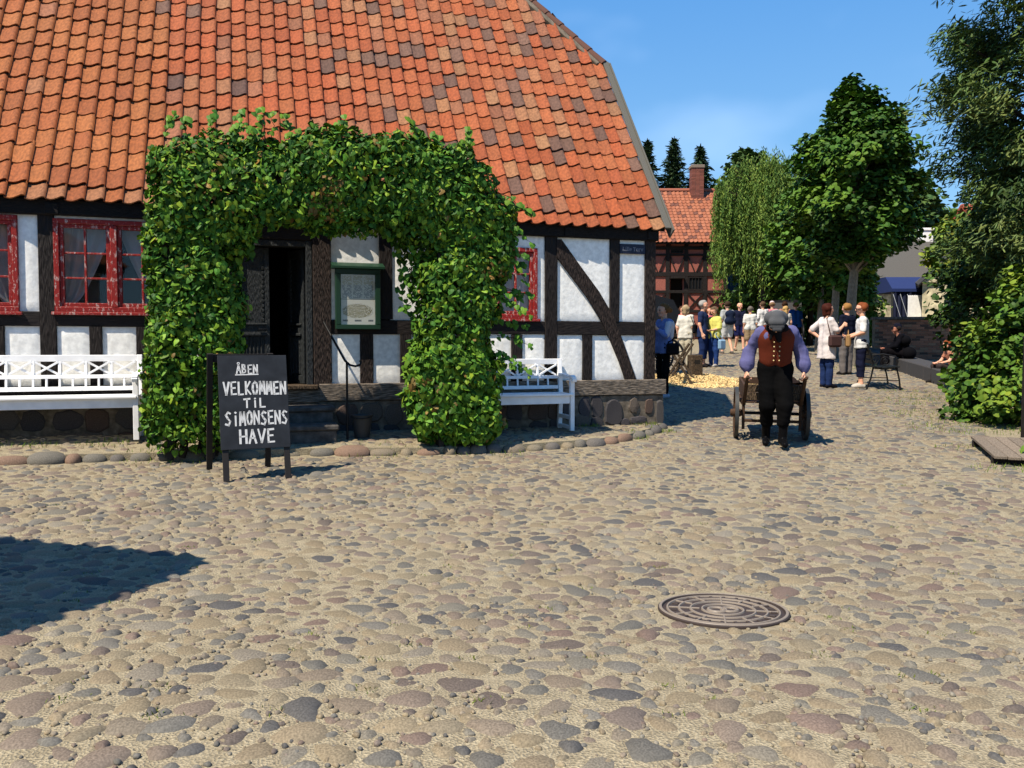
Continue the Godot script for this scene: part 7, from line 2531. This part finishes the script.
func build_deck() -> void:
	# boards run towards the camera, side by side to the right
	var a := Vector3(5.48, 0, -9.88)
	var e := Vector3(5.02, 0, -8.60)
	var dir := (e - a).normalized()
	var side := Vector3(-dir.z, 0, dir.x) * -1.0
	if side.x < 0: side = -side
	var t := thing("wooden_deck", "low deck of weathered grey boards at the right path edge", "deck", on_ground(a.x, a.z))
	var variants := []
	for k in 3:
		variants.append(mat(srgb(148 + k * 7, 134 + k * 6, 118 + k * 5), 0.88, texes["grain"], Vector3(1, 1, 0.18), texes["ngrain"], 1.2))
	for i in 14:
		var p := a + side * (0.062 + i * 0.126)
		var q := p + dir * (1.38 + rng.randf_range(-0.01, 0.01))
		p.y = ground_y(a.x, a.z) + 0.095
		q.y = ground_y(e.x, e.z) + 0.085
		var b := MB.new()
		b.bar(Vector3(0, 0, 0), Vector3(0, 0, p.distance_to(q)), 0.118, 0.032, 0.004)
		var z := (q - p).normalized()
		var x := Vector3.UP.cross(z).normalized()
		put("board", b.mesh(), variants[i % 3], t, Transform3D(Basis(x, z.cross(x), z), p - t.position + Vector3(0, rng.randf_range(-0.003, 0.003), 0)))
	for k in 2:
		var p := a + dir * (0.12 + k * 1.1)
		var q := p + side * 1.75
		p.y = ground_y(p.x, p.z) + 0.035
		q.y = p.y
		var b := MB.new()
		b.bar(p - t.position, q - t.position, 0.06, 0.085, 0.004)
		put("joist", b.mesh(), M.timber, t)
	var po := thing("wooden_post", "dark square wooden post at the right edge beside the deck", "post", on_ground(6.36, -10.2))
	var b2 := MB.new()
	b2.bx(-0.055, 0.055, -0.05, 1.25, -0.055, 0.055, 0.006)
	put("shaft", b2.mesh(), M.timber, po)
	b2 = MB.new()
	b2.bx(-0.065, 0.065, 1.252, 1.29, -0.065, 0.065, 0.01)
	put("cap", b2.mesh(), M.timber, po)

func build_chips() -> void:
	var xfs := []
	var cols := []
	for i in 5200:
		var a := rng.randf() * TAU
		var r := sqrt(rng.randf())
		var p := Vector3(4.05 + cos(a) * r * (1.25 + 0.3 * sin(a * 3.0)), 0, -18.6 + sin(a) * r * 1.75)
		var hgt := 0.16 * maxf(0.0, 1.0 - Vector2(p.x - 3.6, p.z + 18.6).length() / 1.1)
		p.y = ground_y(p.x, p.z) + 0.012 + hgt * rng.randf()
		var s := rng.randf_range(0.03, 0.09)
		xfs.append(Transform3D(Basis(rdir(), rng.randf() * TAU).orthonormalized() * Basis.from_scale(Vector3(s, s * 0.12, s * 0.4)), p))
		cols.append(lin(214, 186, 132) * rng.randf_range(0.6, 1.1))
	var m := MB.new()
	m.box(Transform3D(), Vector3.ONE)
	var g := many("wood_chips", tinted(m, Color.WHITE), M.straw, xfs, cols)
	tag(g, "pale wood chips strewn on the ground by the house corner", "wood chips")
	var t := thing("sawhorse", "wooden sawhorse with crossed legs standing in the wood chips", "sawhorse", on_ground(3.62, -17.9), -0.3)
	for z in [-0.45, 0.45]:
		for s in [-1.0, 1.0]:
			var b := MB.new()
			b.bar(Vector3(-0.30 * s, 0.0, z + s * 0.025), Vector3(0.24 * s, 0.86, z + s * 0.025), 0.05, 0.07, 0.006, Vector3.BACK)
			put("leg", b.mesh(), M.oldwood, t)
	var b3 := MB.new()
	b3.bar(Vector3(0, 0.40, -0.5), Vector3(0, 0.40, 0.5), 0.06, 0.06, 0.006)
	put("rail", b3.mesh(), M.oldwood, t)
	var bl := thing("chopping_block", "brown wooden block with a dark notch behind the sawhorse", "block", on_ground(4.32, -19.6), 0.2)
	b3 = MB.new()
	b3.bx(-0.14, 0.14, 0.0, 0.52, -0.14, 0.14, 0.015)
	put("block", b3.mesh(), M.oldwood, bl)
	b3 = MB.new()
	b3.bx(-0.07, 0.07, 0.30, 0.40, 0.12, 0.142)
	put("notch", b3.mesh(), M.dark, bl)
	for q in [[3.5, -18.6, 0.8]]:
		var lg := thing("split_log", "split log lying in the wood chips behind the sawhorse", "log", on_ground(q[0], q[1], 0.09), q[2])
		b3 = MB.new()
		b3.tube([Vector3(-0.3, 0, 0), Vector3(0.3, 0.02, 0)], [0.075, 0.07], 9)
		put("bark", b3.mesh(), M.oldwood, lg)
# ---------------------------------------------------------------- scene
func _ready() -> void:
	rng.seed = 20240611
	fnl.seed = 7
	fnl.frequency = 0.02
	fnl.fractal_octaves = 3
	# camera
	var cam := Camera3D.new()
	cam.name = "camera"
	cam.position = Vector3(0, 1.65, 0)
	cam.rotation.x = -atan(39.0 / 830.0)
	cam.fov = rad_to_deg(2.0 * atan(384.0 / 830.0))
	cam.near = 0.05
	cam.far = 600.0
	add_child(cam)
	# sky
	var sky := ProceduralSkyMaterial.new()
	sky.sky_top_color = srgb(46, 108, 172)
	sky.sky_horizon_color = srgb(148, 190, 214)
	sky.sky_curve = 0.16
	sky.ground_bottom_color = srgb(110, 100, 84)
	sky.ground_horizon_color = srgb(160, 160, 160)
	sky.sun_angle_max = 12.0
	sky.energy_multiplier = 1.0
	sky.sky_cover = cloud_cover()
	sky.sky_cover_modulate = Color(1, 1, 1, 0.10)
	var sk := Sky.new()
	sk.sky_material = sky
	var env := Environment.new()
	env.background_mode = Environment.BG_SKY
	env.sky = sk
	env.tonemap_mode = Environment.TONE_MAPPER_LINEAR
	env.tonemap_exposure = 1.85
	env.sdfgi_enabled = true
	env.ssao_enabled = true
	env.ssil_enabled = true
	var we := WorldEnvironment.new()
	we.environment = env
	we.name = "environment"
	add_child(we)
	# sun: from the left, behind the camera, 57 degrees high
	var sun := DirectionalLight3D.new()
	sun.name = "sun"
	var dir := Vector3(0.3928, -0.8377, -0.3794).normalized()
	sun.look_at_from_position(Vector3.ZERO, dir, Vector3.UP)
	sun.light_energy = 1.5
	sun.light_color = Color(1.0, 0.95, 0.87)
	sun.light_angular_distance = 0.5
	sun.shadow_enabled = true
	add_child(sun)

	make_materials()
	var t0 := Time.get_ticks_msec()
	build_ground()
	print("ground ", Time.get_ticks_msec() - t0)
	build_house()
	build_outbuilding()
	print("house ", Time.get_ticks_msec() - t0)
	build_far_things()
	build_trees()
	print("trees ", Time.get_ticks_msec() - t0)
	build_arch()
	white_bench("long white lattice bench at the left end of the house wall", house_point(-7.75, pave_h(-7.4, 0.3) + 0.012, 0.10), 2.35, 9)
	white_bench("shaded white lattice bench right of the ivy arch", house_point(-2.42, pave_h(-2.4, 0.3), 0.06), 1.72, 6)
	build_chalkboard()
	build_door_things()
	build_manhole()
	build_deck()
	build_iron_bench()
	build_chips()
	build_people()
	print("people ", Time.get_ticks_msec() - t0)
	build_grass()
	print("done ", Time.get_ticks_msec() - t0)

# thin high cloud wisps
func cloud_cover() -> ImageTexture:
	var w := 1024
	var h := 512
	var nz := FastNoiseLite.new()
	nz.seed = 5
	nz.frequency = 1.6
	nz.fractal_octaves = 5
	var d := PackedByteArray()
	d.resize(w * h * 4)
	for j in h:
		var el := PI * (0.5 - (j + 0.5) / h)
		for i in w:
			var az := TAU * i / w
			var p := Vector3(cos(az) * cos(el), sin(el) * 2.6, sin(az) * cos(el))
			var q := nz.get_noise_3dv(p) * 0.7 + 0.3 * nz.get_noise_3dv(p * 3.1)
			var a := clampf((q - 0.10) * 2.0, 0.0, 1.0)
			var k := (j * w + i) * 4
			d[k] = 255; d[k + 1] = 255; d[k + 2] = 255; d[k + 3] = int(a * 255)
	return ImageTexture.create_from_image(Image.create_from_data(w, h, false, Image.FORMAT_RGBA8, d))
